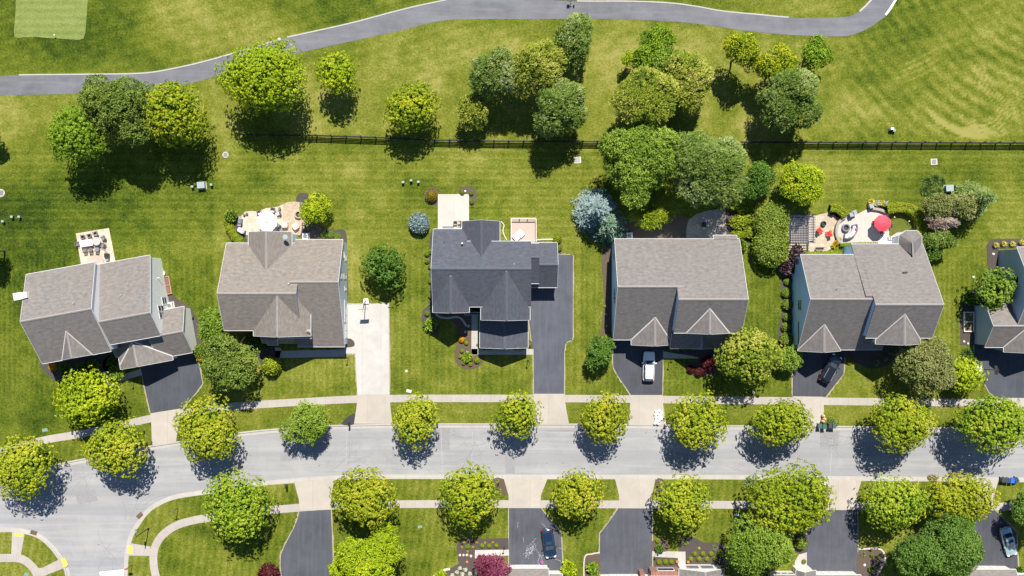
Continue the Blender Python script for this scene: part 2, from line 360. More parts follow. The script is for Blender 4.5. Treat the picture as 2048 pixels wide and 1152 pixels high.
def seg_near(x, y, poly, closed=True):
    bd = np.full(x.shape, 1e9); bx = x.copy(); by = y.copy(); n = len(poly)
    for i in range(n if closed else n-1):
        a, b_ = poly[i], poly[(i+1) % n]; dx, dy = b_[0]-a[0], b_[1]-a[1]; L = dx*dx+dy*dy+1e-9
        tt = np.clip(((x-a[0])*dx+(y-a[1])*dy)/L, 0, 1); qx, qy = a[0]+tt*dx, a[1]+tt*dy; d2 = (x-qx)**2+(y-qy)**2
        k = d2 < bd; bd[k] = d2[k]; bx[k] = qx[k]; by[k] = qy[k]
    return np.sqrt(bd), bx, by
def vnoise(x, y, s, seed):
    """smooth value noise"""
    rs = np.random.RandomState(seed); g = rs.rand(256, 256); X, Y = x/s+100, y/s+100
    i, j = np.floor(X).astype(int), np.floor(Y).astype(int); fx, fy = X-i, Y-j; fx = fx*fx*(3-2*fx); fy = fy*fy*(3-2*fy)
    q = lambda a, b_: g[(i+a) % 256, (j+b_) % 256]
    return (q(0, 0)*(1-fx)+q(1, 0)*fx)*(1-fy)+(q(0, 1)*(1-fx)+q(1, 1)*fx)*fy
def dryness(x, y):
    px, py = x/MPP+1024, 576-y/MPP
    bl = lambda cx, cy, rx, ry: np.exp(-(((px-cx)/rx)**2+((py-cy)/ry)**2))
    sm = lambda a, b_, q: np.clip((q-a)/(b_-a), 0, 1)
    n = vnoise(x, y, 9, 1)*.6+vnoise(x, y, 3.1, 2)*.4-.5
    d_ = .6*n
    rough = (1-sm(255, 300, py))*sm(-50, 60, py-(152-.11*px)*(px < 900)-40*(px >= 900))    # band between path and fence
    d_ += rough*(.26+.45*(vnoise(x, y, 4.2, 5)-.5))
    d_ -= .75*bl(100, 60, 150, 95) + .35*bl(330, 120, 120, 35) + .5*bl(250, 30, 60, 60)
    d_ += .75*bl(370, 30, 120, 60)*1.0 + .45*bl(520, 60, 70, 40) - .45*bl(640, 15, 160, 40)
    d_ += .35*bl(1650, 15, 80, 14) - .3*bl(1500, 10, 90, 20)
    d_ -= .55*bl(60, 470, 120, 150) + .3*bl(100, 800, 120, 90) + .35*bl(170, 400, 200, 45)
    d_ += .3*bl(90, 320, 110, 30) + .25*bl(40, 210, 60, 60)
    d_ += .2*bl(620, 350, 160, 50) - .35*bl(500, 350, 60, 60) + .25*bl(940, 330, 90, 50)
    d_ -= .35*bl(1840, 150, 160, 140) + .2*bl(1950, 500, 80, 120)
    d_ += .4*bl(1700, 230, 80, 35) + .3*bl(1990, 60, 60, 90) + .35*bl(1350, 120, 200, 60) + .35*bl(650, 190, 90, 60) + .3*bl(790, 120, 90, 60)
    d_ += .25*bl(1680, 340, 120, 40) + .22*bl(1190, 480, 14, 160) + .25*bl(1165, 700, 14, 90) + .15*bl(830, 700, 16, 160)
    d_ -= .2*bl(1530, 560, 50, 160)
    # mowing stripes
    back = sm(285, 300, py)*(1-sm(470, 520, py))
    d_ += back*.20*np.sin(py*2*pi/13.5+.6*np.sin(px*.004)) + (1-sm(90, 300, py))*.10*np.sin((py*.9+px*.25)*2*pi/19)
    side = sm(470, 540, py)*(1-sm(780, 800, py)); d_ += side*.20*np.sin(px*2*pi/(11+2.5*np.sin(np.floor(px/330.)*7)))
    d_ += (py > 870)*.2*np.sin((px+.15*py)*2*pi/15)
    lot = np.searchsorted(np.array([-5000, 425, 812, 1160, 1560, 1900]), px); owner = np.array([0, -.22, .10, .04, -.12, .06, -.02])[np.clip(lot, 0, 6)]
    d_ += owner*sm(285, 300, py)*(1-sm(845, 855, py)) + (py > 955)*np.array([0, .10, -.08, .12, -.05, .14, .0])[np.clip(np.searchsorted(np.array([-5000, 560, 860, 1150, 1500, 1730]), px), 0, 6)]
    d_ += .30*(vnoise(x, y, 1.7, 33)-.5) + .5*np.clip(vnoise(x, y, 6.5, 41)-.62, 0, 1)*2 - .5*np.clip(vnoise(x, y, 5.5, 43)-.66, 0, 1)*2
    # lot lines
    for lx in (812, 1160, 1157): d_ += .16*np.exp(-((px-lx)/2.2)**2)*(py > 300)*(py < 790)
    # sweeping mower tracks on the right-hand fairway
    east = sm(1640, 1760, px)*(1-sm(265, 290, py))
    r = np.hypot(px-2160, py+160); d_ += east*.34*np.sin(r*2*pi/24)*sm(0, .6, vnoise(x, y, 9, 11))
    r2 = np.hypot(px-1500, py-420); d_ += east*.12*np.sin(r2*2*pi/17)
    def arc(cx, cy, rad, a0, a1, w, amp):
        aa = np.degrees(np.arctan2(-(py-cy), px-cx)) % 360; rr = np.hypot(px-cx, py-cy)
        return amp*np.exp(-((rr-rad)/w)**2)*np.clip((aa-a0)/6, 0, 1)*np.clip((a1-aa)/6, 0, 1)
    for k in range(5): d_ += arc(1935+k*7, 150, 106+k*5, 215, 300, 2.2, .85)
    for k in range(4): d_ += arc(1960, 205+k*2, 38+k*7, 240, 345, 2.2, .8)
    for k in range(3): d_ += arc(2110, 90, 150+k*9, 190, 250, 2.2, .75)
    for k in range(4): d_ += arc(1700, -170+k*3, 318+k*8, 285, 305, 2.0, .7)
    d_ += arc(480, 45, 30, 0, 360, 2, .3) + arc(1200, 180, 34, 270, 450, 2, .3)+arc(1205, 185, 26, 285, 430, 2, .3)
    # fairway cut: pale bare specks
    d_ += .5*(vnoise(x, y, .55, 21) > .93)*rough
    return np.clip(d_, -1.4, 1.4)
def make_lawn():
    st = .4; xs = np.arange(-112, 112.01, st); ys = np.arange(-74, 74.01, st); nx, ny = len(xs), len(ys)
    X, Y = np.meshgrid(xs, ys); x, y = X.ravel().copy(), Y.ravel().copy()
    ins = in_poly(x, y, ROADW); near = np.zeros(len(x), bool); snapped = ins.copy()
    dist, qx, qy = seg_near(x[ins], y[ins], ROADW, False); idx = np.where(ins)[0]; k = dist < st*1.5
    x[idx[k]] = qx[k]; y[idx[k]] = qy[k]
    g = np.arange(nx*ny).reshape(ny, nx); F = np.stack([g[:-1, :-1], g[:-1, 1:], g[1:, 1:], g[1:, :-1]], -1).reshape(-1, 4)
    F = F[~ins[F].all(1)]; used = np.unique(F); remap = np.full(nx*ny, -1); remap[used] = np.arange(len(used)); F = remap[F]
    x, y = x[used], y[used]; n = len(x); co = np.zeros((n, 3)); co[:, 0] = x; co[:, 1] = y
    me = bpy.data.meshes.new('lawn'); me.vertices.add(n); me.vertices.foreach_set('co', co.ravel())
    me.loops.add(F.size); me.loops.foreach_set('vertex_index', F.ravel()); me.polygons.add(len(F))
    me.polygons.foreach_set('loop_start', np.arange(len(F))*4); me.polygons.foreach_set('loop_total', np.full(len(F), 4)); me.update()
    a = me.attributes.new('dry', 'FLOAT', 'POINT'); a.data.foreach_set('value', dryness(x, y)); me.materials.append(MATS['grass'])
    return tag(link('lawn', me), 'mown green and yellowing grass covering the yards and golf course', 'lawn', None, 'structure')
make_lawn()
tag(MB().prism([(-2500, -2500), (2500, -2500), (2500, 2500), (-2500, 2500)], -.6, -.35).build('ground', 'grass'), 'wide green ground reaching away beyond the neighbourhood', 'ground', None, 'structure')

# ---------------------------------------------------------------- street, kerbs, path, walks, drives
rd = MB().prism(ROADW, -.34, -.12).build('street', 'street_asphalt'); tag(rd, 'pale grey asphalt street with a side road leaving at lower left', 'street', None, 'structure')
for pts, lab in ((NKw, 'pale concrete kerb and gutter along the north side of the street'), (SEw, 'pale concrete kerb along the south side, curving into the side road'), (SWw, 'pale concrete kerb round the lower left corner of the side road')):
    k = MB(); road_side = -1; sgn = -1 if pts is not NKw else -1
    def off(dd): return offset(pts, sgn*dd)
    top_a, top_b, gut = off(-.12), off(.12), off(.60); L = 0
    for i in range(len(pts)-1):
        l = math.dist(pts[i], pts[i+1]); q = lambda a, z: ((*a[i], z), (*a[i+1], z))
        a0, a1 = q(top_a, .012); b0, b1 = q(top_b, .012); c0, c1 = q(top_b, -.105); g0, g1 = q(gut, -.112); e0, e1 = q(top_a, -.3); h0, h1 = q(gut, -.3)
        k.face([a0, b0, b1, a1], 0, [(L, 0), (L, .3), (L+l, .3), (L+l, 0)]); k.face([b0, c0, c1, b1], 0, [(L, .3), (L, .4), (L+l, .4), (L+l, .3)])
        k.face([c0, g0, g1, c1], 0, [(L, .4), (L, .9), (L+l, .9), (L+l, .4)]); k.face([e0, a0, a1, e1]); k.face([g0, h0, h1, g1]); L += l
    tag(k.build('kerb', 'kerb_concrete'), lab, 'kerb', None, 'structure')
# cracks and tar in the street surface
def crack_walk(m_, x, y, ang, n, w, step=.35, wob=.5, br=.12, depth=0):
    for i in range(n):
        x2, y2 = x+step*cos(ang), y+step*sin(ang); nx_, ny_ = -sin(ang)*w/2, cos(ang)*w/2
        m_.face([(x-nx_, y-ny_, -.1155), (x2-nx_, y2-ny_, -.1155), (x2+nx_, y2+ny_, -.1155), (x+nx_, y+ny_, -.1155)])
        if random.random() < br and depth < 2: crack_walk(m_, x2, y2, ang+random.choice((-1, 1))*random.uniform(.5, 1.3), n//2, w*.8, step, wob, br, depth+1)
        x, y = x2, y2; ang += random.uniform(-wob, wob)*.5
ck = MB()
for (px, py, a, n, w) in ((945, 862, 100, 14, .05), (945, 875, 180, 16, .06), (905, 888, 175, 14, .05), (940, 892, 5, 16, .05), (948, 880, -80, 20, .05), (960, 868, 10, 8, .05), (1665, 876, 180, 6, .05), (1668, 876, -85, 12, .05), (1600, 888, 5, 24, .05), (1700, 875, 178, 14, .05),
                          (1638, 918, -55, 6, .05), (700, 866, -88, 24, .05), (660, 942, 35, 14, .05), (690, 930, 20, 12, .05), (710, 926, 70, 6, .05), (270, 1022, 50, 12, .06), (262, 1035, 60, 10, .05), (285, 1012, 30, 14, .06), (250, 1040, 80, 10, .05), (55, 1048, 85, 22, .05),
                          (60, 1020, 120, 14, .05), (180, 1010, 95, 20, .04), (196, 1060, -85, 18, .05), (140, 965, 20, 14, .05), (70, 1000, 10, 20, .05), (1420, 928, 165, 10, .05), (1450, 930, -20, 10, .05), (1350, 898, 2, 30, .04), (1750, 893, 2, 34, .05), (840, 930, 3, 30, .04)):
    crack_walk(ck, *P(px, py, -.12), R(a), n, w)
for (px, py) in ((1094, 926), (1125, 926), (638, 931), (1292, 866), (1641, 888), (197, 1089), (500, 911), (1310, 873), (1185, 861)):
    x, y = P(px, py, -.12); ck.face([(x+random.uniform(.1, .22)*cos(a_*1.05), y+random.uniform(.08, .18)*sin(a_*1.05), -.1158) for a_ in range(6)])
for x0, x1, py in ((497, 522, 951), (1290, 1420, 953), (1090, 1150, 862)): ck.face([(*P(x0, py-.8, -.12), -.1157), (*P(x0, py+.8, -.12), -.1157), (*P(x1, py+.8, -.12), -.1157), (*P(x1, py-.8, -.12), -.1157)])
ck.build('crack', 'crack', rd)
# saw-cut seams across the street
se = MB()
for x0, y0, x1, y1 in ((882, 856, 885, 948), (1665, 880, 1660, 952), (945, 858, 943, 948), (694, 860, 692, 952), (1350, 866, 1349, 948)):
    a, b_ = P(x0, y0, -.12), P(x1, y1, -.12); se.face([(a[0]-.04, a[1], -.117), (b_[0]-.04, b_[1], -.117), (b_[0]+.04, b_[1], -.117), (a[0]+.04, a[1], -.117)])
se.build('seam', 'seam_grey', rd)
tag(MB().prism(PP([(199, 1144), (252, 1138.5), (252, 1160), (203, 1166)], -.12), -.119, -.112).build('stop_line', 'road_paint'), 'broad white stop line painted across the end of the side road', 'road marking', None, 'structure')
cs = MB(); cl = PP(cr([(300, 940), (420, 922), (520, 910), (660, 903), (900, 901), (1300, 903), (1700, 906), (2060, 910)], 6), -.12); cs.strip([(x, y+random.gauss(0, .03)) for x, y in cl], .10, -.119, -.1168); cs.build('centre_seam', 'centre_seam', rd)
for pts in ([(872, 855), (900, 855), (899, 900), (873, 900)], [(1340, 905), (1378, 905), (1378, 946), (1341, 947)], [(1640, 862), (1676, 862), (1675, 898), (1641, 898)], [(560, 905), (596, 902), (597, 920), (561, 923)], [(150, 985), (190, 978), (196, 1002), (156, 1009)], [(1010, 912), (1030, 912), (1030, 947), (1011, 947)]):
    MB().prism(PP(pts, -.12), -.1195, -.1175).build('patch', 'asphalt_patch', rd)
# golf cart path
UP = cr([(-300, 158), (-60, 152.5), (0, 152), (38, 150.5), (191, 149), (286, 147), (350, 137), (420, 120.5), (512, 93.5), (560, 79), (575, 75), (697, 48), (780, 26), (831, 13.4), (870, 5), (920, -3), (1020, -4), (1154, 2.5), (1250, 3), (1333, 6), (1390, 13), (1447, 23), (1520, 30), (1577, 35), (1640, 35.5), (1692, 33.5), (1712, 27), (1726, 16), (1742, 0), (1760, -40), (1775, -100), (1790, -260)], 5)
LO = cr([(-300, 198), (-60, 191.5), (0, 191), (176, 186.5), (302, 182.5), (359, 172), (454, 147), (530, 124), (602, 105), (697, 84), (793, 63), (860, 46), (910, 39), (1000, 38), (1184, 38), (1280, 40), (1371, 45), (1440, 54), (1504, 63), (1570, 69), (1638, 72.5), (1681, 72.5), (1705, 69.5), (1730, 60), (1753, 46), (1776, 27), (1790, 0), (1808, -40), (1822, -100), (1838, -260)], 5)
tag(MB().prism(PP(UP)+PP(LO)[::-1], -.1, .014).build('cart_path', 'path_asphalt'), 'grey asphalt golf cart path winding across the top', 'path', None, 'structure')
for i, (a, b_) in enumerate(((38, 560), (575, 900), (1154, 1577))):
    pts = [p for p in UP if a-1 <= p[0] <= b_+1]
    tag(MB().strip(offset(PP(pts), .05), .22, -.05, .05).build('path_kerb', 'path_edge'), ('thin white kerb edging the left stretch of the cart path', 'thin white kerb edging the rising middle stretch of the cart path', 'thin white kerb edging the top middle stretch of the cart path')[i], 'kerb', None, 'structure')
tag(MB().strip(PP([(1719, 23), (1731, 12), (1742, 0), (1752, -20)]), .3, -.05, .05).build('path_kerb', 'kerb_concrete'), 'short pale kerb inside the cart path bend at top right', 'kerb', None, 'structure')
tag(MB().strip(PP([(1771, 30), (1780, 18), (1791, 0), (1799, -20)]), .35, -.05, .05).build('path_kerb', 'white_trim'), 'short white kerb outside the cart path bend at top right', 'kerb', None, 'structure')
ground('putting_green', cr(PP([(34, -40), (105, -42), (177, -40), (176, -10), (174, 20), (172, 50), (167, 77), (145, 79), (120, 77), (95, 76), (70, 73.5), (48, 74.5), (29, 74), (29, 50), (31, 25), (32, 0)]), 2, True), -.05, .018, 'putting_turf', 'pale smooth square golf green in the top left corner', 'golf green')
# sidewalks
SWN = cr([(-300, 975), (-60, 922), (0, 905), (60, 887.5), (97, 878.5), (158, 868.5), (215, 857), (274, 843), (310, 835.5), (370, 826), (448, 814.5), (538, 807.8), (620, 803), (703, 798.7), (800, 797), (1000, 796.8), (1200, 797.5), (1374, 799.7), (1540, 801.5), (1697, 803), (1842, 804.5), (2048, 806.5), (2400, 810)], 4)
tag(MB().strip(PP(SWN), 1.2, -.06, .022).build('sidewalk', 'sidewalk_concrete'), 'long tan concrete sidewalk north of the street', 'sidewalk', None, 'structure')
SWS = cr([(2400, 1019), (2048, 1013.5), (1800, 1012.5), (1454, 1009.6), (1180, 1008.6), (845, 1008), (670, 1011), (570, 1017.6), (480, 1026), (410, 1036.5), (381, 1042), (360, 1048), (345, 1055), (331, 1065), (320, 1076), (312, 1090), (307.5, 1105), (307, 1122), (310, 1145), (322, 1180), (350, 1240)], 4)
tag(MB().strip(PP(SWS), 1.25, -.06, .022).build('sidewalk', 'sidewalk_concrete'), 'tan concrete sidewalk south of the street, curving down by the side road', 'sidewalk', None, 'structure')
SWL = cr([(-200, 1116), (0, 1116), (32, 1116), (48, 1120), (60, 1129), (71, 1143), (85, 1180), (95, 1230)], 4)
tag(MB().strip(PP(SWL), 1.3, -.06, .021).build('sidewalk', 'sidewalk_concrete'), 'tan concrete sidewalk curving across the bottom left corner', 'sidewalk', None, 'structure')
def tri(name, pts, z, mat, lab, cat): return ground(name, PP(pts), -.06, z, mat, lab, cat)
tri('kerb_ramp', [(24.5, 1064), (49.5, 1067), (42, 1109), (22.5, 1109)], .018, 'sidewalk_concrete', 'concrete kerb ramp running up to the street at far lower left', 'kerb ramp')
tri('kerb_ramp', [(66, 1138), (86, 1135), (124, 1116), (136, 1133), (88, 1152), (76, 1156)], .018, 'sidewalk_concrete', 'concrete kerb ramp slanting to the west edge of the side road', 'kerb ramp')
tri('kerb_ramp', [(259, 1086), (301, 1093), (301, 1112), (256, 1111)], .018, 'sidewalk_concrete', 'concrete kerb ramp on the east side of the side road', 'kerb ramp')
tri('tactile_pad', [(29, 1066), (46, 1067), (45, 1073), (30, 1072)], .028, 'yellow_tactile', 'yellow tactile pad at the ramp in the far lower left', 'tactile pad')
tri('tactile_pad', [(122, 1119), (129, 1115), (136, 1129), (128, 1134)], .028, 'yellow_tactile', 'yellow tactile pad on the slanting ramp west of the side road', 'tactile pad')
tri('tactile_pad', [(256.5, 1091), (264.5, 1092), (264.5, 1107), (256, 1106)], .028, 'yellow_tactile', 'yellow tactile pad on the ramp east of the side road', 'tactile pad')
# driveways and aprons
DR = [('blacktop', [(281, 735), (385, 700), (390, 712), (397, 725), (405, 767), (392, 785), (365, 817), (357, 822), (302, 829), (289, 773)], 'dark blacktop drive of the leftmost house, widening to the garage'),
      ('white_concrete', [(688, 609.5), (777, 607), (778.5, 790), (715.4, 790), (710.6, 707), (690, 707)], 'bright white concrete drive with a basketball hoop at its top'),
      ('blacktop_blue', [(1040, 560), (1110, 509), (1141, 509.6), (1146, 513), (1145.5, 676), (1140, 681), (1131, 685), (1128.5, 704), (1128, 788.5), (1068, 788.5), (1067, 710), (1058, 640)], 'long blacktop drive right of the slate roofed house'),
      ('blacktop_dark', [(1228, 670), (1326, 670), (1326, 705), (1324.5, 791), (1262, 790), (1250, 772), (1236, 752), (1227, 735), (1226, 722)], 'blacktop drive under the white car'),
      ('blacktop_dark', [(1591, 690), (1688, 690), (1689, 714), (1687, 748), (1668, 772), (1651, 794), (1585, 793), (1586, 740)], 'blacktop drive under the black car'),
      ('blacktop', [(1948, 680), (2140, 680), (2140, 796), (1993, 796), (1978, 784), (1962, 752), (1950, 720)], 'blacktop drive cut by the right edge of the photo'),
      ('blacktop_pale', [(599.5, 1018), (661.5, 1018), (663.5, 1060), (665.7, 1119), (657, 1175), (566, 1175), (561, 1130), (562, 1109), (570, 1090), (586.6, 1059), (596, 1036)], 'blacktop drive south of the street, nearest the side road'),
      ('blacktop_pale', [(1018, 1014), (1080, 1014), (1092, 1030), (1122, 1066), (1126, 1160), (1018, 1160)], 'chalk stained blacktop drive under the navy car'),
      ('blacktop_pale', [(1238, 1015), (1303.6, 1015), (1304.5, 1160), (1199, 1160), (1200, 1067), (1215, 1048)], 'blacktop drive south of the street without any car, left of the brick porch'),
      ('blacktop_pale', [(1655, 1018), (1714.5, 1018), (1716, 1165), (1614, 1165), (1613, 1064), (1632, 1044)], 'blacktop drive south of the street left of the round planting bed'),
      ('blacktop_dark', [(1948, 1018), (1988, 1018), (2033, 1064), (2037, 1165), (1930, 1165), (1936, 1060)], 'blacktop drive under the pale silver car at lower right')]
for i, (mt, pts, lab) in enumerate(DR): ground('driveway', PP(pts), -.06, .012+.0005*i, mt, lab, 'driveway')
for i, (mt, pts, lab) in enumerate(DR):                            # worn pale margin where each drive meets the lawn
    w = PP(pts); w = [p for k in range(len(w)) for p in [tuple(np.array(w[k])*(1-f)+np.array(w[(k+1) % len(w)])*f) for f in np.linspace(0, 1, 9)[:-1]]]; w = [(x+random.gauss(0, .05), y+random.gauss(0, .05)) for x, y in w]
    tag(MB().strip(w+[w[0]], .34, -.04, .006+.0004*i).build('drive_margin', 'dry_edge'), 'thin worn pale margin round the '+lab, 'drive margin', None, 'structure')
AP = [([(302, 826.5), (361, 817), (357, 850), (352, 884), (304, 892), (303, 860)], 'leftmost tan concrete drive apron north of the street'), ([(715.5, 788.5), (778.5, 788.5), (781, 815), (785, 847.5), (708, 847.5), (713, 815)], 'tan concrete apron below the white drive'),
      ([(1068, 787.5), (1128, 787.5), (1132, 815), (1138, 847), (1063, 847), (1067, 815)], 'tan concrete apron below the long drive of the slate roofed house'), ([(1262, 790), (1324.5, 790), (1327, 815), (1332, 848.5), (1256, 848.5), (1260, 815)], 'tan concrete apron holding the heap of white bags'),
      ([(1586, 792.5), (1646, 793.5), (1648.5, 822), (1637, 851), (1583, 851), (1586, 820)], 'tan concrete apron below the black car'), ([(1998, 795.5), (2140, 797), (2140, 857), (1990, 857), (1996, 825)], 'tan concrete apron at the right edge of the photo'),
      ([(588, 962.5), (669, 959.5), (663.5, 985), (661.5, 1019), (599, 1020), (598, 1000)], 'tan concrete apron south of the street nearest the side road'), ([(1007.6, 957.5), (1095, 957.5), (1082, 990), (1080, 1016), (1018, 1016), (1017, 990)], 'tan concrete apron above the navy car'),
      ([(1230, 958), (1310.7, 958), (1304, 990), (1303.5, 1016.5), (1239, 1016.5), (1238, 990)], 'tan concrete apron above the empty drive left of the brick porch'), ([(1632, 960.5), (1723, 960.5), (1714, 990), (1711, 1020), (1653, 1020), (1650, 990)], 'tan concrete apron beside the white bin under a street tree'),
      ([(1930, 962.5), (1996, 962.5), (1990, 985), (1986.5, 1019.5), (1946, 1019.5), (1944, 990)], 'tan concrete apron beside the blue bins')]
for i, (pts, lab) in enumerate(AP): ground('drive_apron', PP(pts), -.06, .026+.0004*i, 'apron_concrete', lab, 'driveway apron')
# front walks
def walk(pts, w, lab, mat='walk_concrete', z=.03): return tag(MB().strip(PP(pts), w, -.05, z).build('garden_path', mat), lab, 'path', None, 'structure')
walk([(194, 700), (199, 722), (205, 745), (216, 758), (228, 768)], 1.0, 'concrete front path of the leftmost house')
walk([(216, 763), (240, 757), (283, 744)], 1.0, 'short concrete path from the front path to the leftmost drive')
walk([(547, 709), (620, 707.5), (690, 706)], 1.15, 'concrete front path shaded below the tan roofed house')
walk([(551, 716), (555, 695)], 1.3, 'short concrete path at the porch of the tan roofed house')
walk([(949, 628), (949, 709)], 1.0, 'concrete path running down beside the slate roofed garage'); walk([(943, 703.5), (1067, 703.5)], .95, 'concrete path in front of the slate roofed garage to the drive')
walk([(1326, 710), (1397, 710)], 1.1, 'concrete front path right of the white car'); walk([(1689, 702.5), (1760, 702.5)], 1.0, 'concrete front path right of the black car')
ground('garden_path', PP([(949, 1099.5), (1018, 1099), (1018, 1111), (961, 1112), (951, 1165), (948, 1165)]), -.05, .031, 'white_concrete', 'white L shaped path beside the purple tree', 'path')
ground('garden_path', PP([(1304.5, 1102), (1371, 1103), (1371, 1135), (1357, 1137), (1356, 1116), (1304.5, 1113)]), -.05, .031, 'walk_concrete', 'tan L shaped path in front of the brick porch', 'path')
ground('garden_path', PP([(1601, 1104), (1613.5, 1104), (1613.5, 1130), (1588, 1140), (1590, 1122)]), -.05, .031, 'walk_concrete', 'small concrete walk left of the drive near the lower middle tree', 'path')
# ---------------------------------------------------------------- vegetation
leaf_mat('leaf_lime', [(0.046, 0.114, 0.007), (0.148, 0.228, 0.010), (0.285, 0.348, 0.017), (0.422, 0.439, 0.030), (0.559, 0.445, 0.057)])
leaf_mat('leaf_bright', [(0.097, 0.194, 0.006), (0.238, 0.340, 0.011), (0.400, 0.475, 0.016), (0.540, 0.540, 0.032)])
leaf_mat('leaf_yellow', [(0.065, 0.130, 0.009), (0.184, 0.275, 0.013), (0.356, 0.400, 0.017), (0.562, 0.518, 0.024)])
leaf_mat('leaf_green', [(0.050, 0.112, 0.011), (0.129, 0.224, 0.020), (0.246, 0.347, 0.039), (0.381, 0.448, 0.090)])
leaf_mat('leaf_fresh', [(0.053, 0.126, 0.008), (0.126, 0.242, 0.013), (0.242, 0.357, 0.023), (0.378, 0.462, 0.053)])
leaf_mat('leaf_dark', [(0.029, 0.075, 0.009), (0.069, 0.149, 0.016), (0.127, 0.230, 0.032), (0.218, 0.322, 0.069)])
leaf_mat('leaf_silver', [(.022, .058, .006), (.072, .14, .014), (.16, .24, .036), (.28, .345, .09), (.42, .46, .24)])
leaf_mat('leaf_mixed', [(.032, .07, .008), (.11, .18, .014), (.25, .31, .028), (.42, .42, .06), (.54, .50, .20)])
leaf_mat('leaf_olive', [(.07, .095, .02), (.16, .19, .045), (.27, .285, .09), (.40, .40, .18)])
leaf_mat('leaf_spruce', [(.07, .12, .11), (.15, .22, .21), (.26, .35, .34), (.40, .50, .49)])
leaf_mat('leaf_spruce_green', [(.05, .10, .06), (.10, .18, .11), (.19, .28, .18), (.30, .39, .28)])
leaf_mat('leaf_purple', [(.07, .012, .025), (.16, .03, .06), (.28, .06, .12), (.38, .14, .20)])
leaf_mat('leaf_maroon', [(.04, .008, .010), (.09, .018, .02), (.15, .03, .035)]); leaf_mat('leaf_plum', [(.03, .016, .022), (.07, .04, .05), (.13, .08, .09), (.2, .14, .14)])
leaf_mat('leaf_hedge', [(.09, .15, .01), (.20, .27, .014), (.32, .36, .022), (.40, .40, .035)]); leaf_mat('leaf_box', [(0.055, 0.110, 0.013), (0.132, 0.209, 0.020), (0.231, 0.297, 0.039), (0.352, 0.396, 0.077)])
leaf_mat('leaf_gold', [(.30, .22, .01), (.50, .36, .012), (.62, .42, .02), (.5, .42, .05)]); leaf_mat('leaf_orange', [(.45, .25, .012), (.62, .30, .012), (.60, .20, .02)])
leaf_mat('leaf_dry', [(.18, .13, .09), (.30, .22, .17), (.44, .34, .28), (.22, .22, .11)]); leaf_mat('leaf_reed', [(.05, .11, .02), (.10, .18, .03), (.18, .26, .06), (.28, .34, .13)])
leaf_mat('leaf_bronze', [(.10, .09, .01), (.22, .18, .015), (.33, .25, .02)]); leaf_mat('leaf_white', [(.3, .36, .2), (.6, .6, .5), (.75, .72, .62)]); leaf_mat('leaf_lily', [(.10, .17, .05), (.22, .3, .12), (.38, .44, .25)])
leaf_mat('leaf_flower', [(.16, .26, .01), (.5, .46, .03), (.7, .6, .1), (.75, .7, .5)])

leaf_mat('leaf_mid', [(0.047, 0.100, 0.014), (0.118, 0.183, 0.026), (0.206, 0.277, 0.045), (0.330, 0.389, 0.088)]); leaf_mat('leaf_deep', [(.035, .085, .012), (.075, .155, .02), (.135, .235, .035), (.23, .33, .07)]); leaf_mat('leaf_pine', [(.04, .08, .02), (.10, .16, .035), (.19, .26, .07), (.30, .36, .14)])
leaf_mat('leaf_lime_warm', [(.048, .115, .007), (.158, .226, .010), (.295, .338, .017), (.445, .430, .028), (.575, .43, .055)]); leaf_mat('leaf_lime_cool', [(0.041, 0.110, 0.007), (0.122, 0.220, 0.012), (0.244, 0.348, 0.019), (0.383, 0.447, 0.035), (0.487, 0.464, 0.070)])
def rvec(rs, n):
    v = rs.normal(size=(n, 3)); return v/np.linalg.norm(v, axis=1)[:, None]
def unit(v): return v/(np.linalg.norm(v, axis=-1, keepdims=True)+1e-9)
def leaf_mesh(name, Cc, ax, L, Wd, tint, mat, rs, core=None, flat=None):
    """one rhombic leaf per row, growing from Cc along ax"""
    n = len(Cc); ax = unit(ax); L = np.broadcast_to(L, n)[:, None]; Wd = np.broadcast_to(Wd, n)[:, None]
    ref = rvec(rs, n) if flat is None else unit(flat+rvec(rs, n)*.35)
    nrm = unit(ref-ax*np.sum(ref*ax, 1, keepdims=True)); sd_ = np.cross(ax, nrm)
    droop = nrm*L*.10
    V = np.stack([Cc, Cc+ax*L*.5+sd_*Wd*.5+droop, Cc+ax*L, Cc+ax*L*.5-sd_*Wd*.5+droop], 1).reshape(-1, 3)
    F = np.arange(n*4).reshape(-1, 4); T = np.repeat(tint, 4)
    if core is not None:
        cv, cf = core; o = len(V); V = np.concatenate([V, cv]); F = np.concatenate([F, cf+o]); T = np.concatenate([T, np.full(len(cv), .12)])
    me = bpy.data.meshes.new(name); me.vertices.add(len(V)); me.vertices.foreach_set('co', V.ravel().astype(np.float32))
    me.loops.add(F.size); me.loops.foreach_set('vertex_index', F.ravel().astype(np.int32)); me.polygons.add(len(F))
    me.polygons.foreach_set('loop_start', (np.arange(len(F))*4).astype(np.int32)); me.polygons.foreach_set('loop_total', np.full(len(F), 4, np.int32)); me.update()
    a = me.attributes.new('tint', 'FLOAT', 'POINT'); a.data.foreach_set('value', np.clip(T, 0, 1).astype(np.float32)); me.materials.append(M(mat)); return me
def core_ellipsoid(c, r, n=10, m_=6):
    V = np.array([(c[0]+r[0]*sin(pi*j/m_)*cos(2*pi*i/n), c[1]+r[1]*sin(pi*j/m_)*sin(2*pi*i/n), c[2]+r[2]*cos(pi*j/m_)) for j in range(m_+1) for i in range(n)])
    F = np.array([(j*n+i, (j+1)*n+i, (j+1)*n+(i+1) % n, j*n+(i+1) % n) for j in range(m_) for i in range(n)]); return V, F
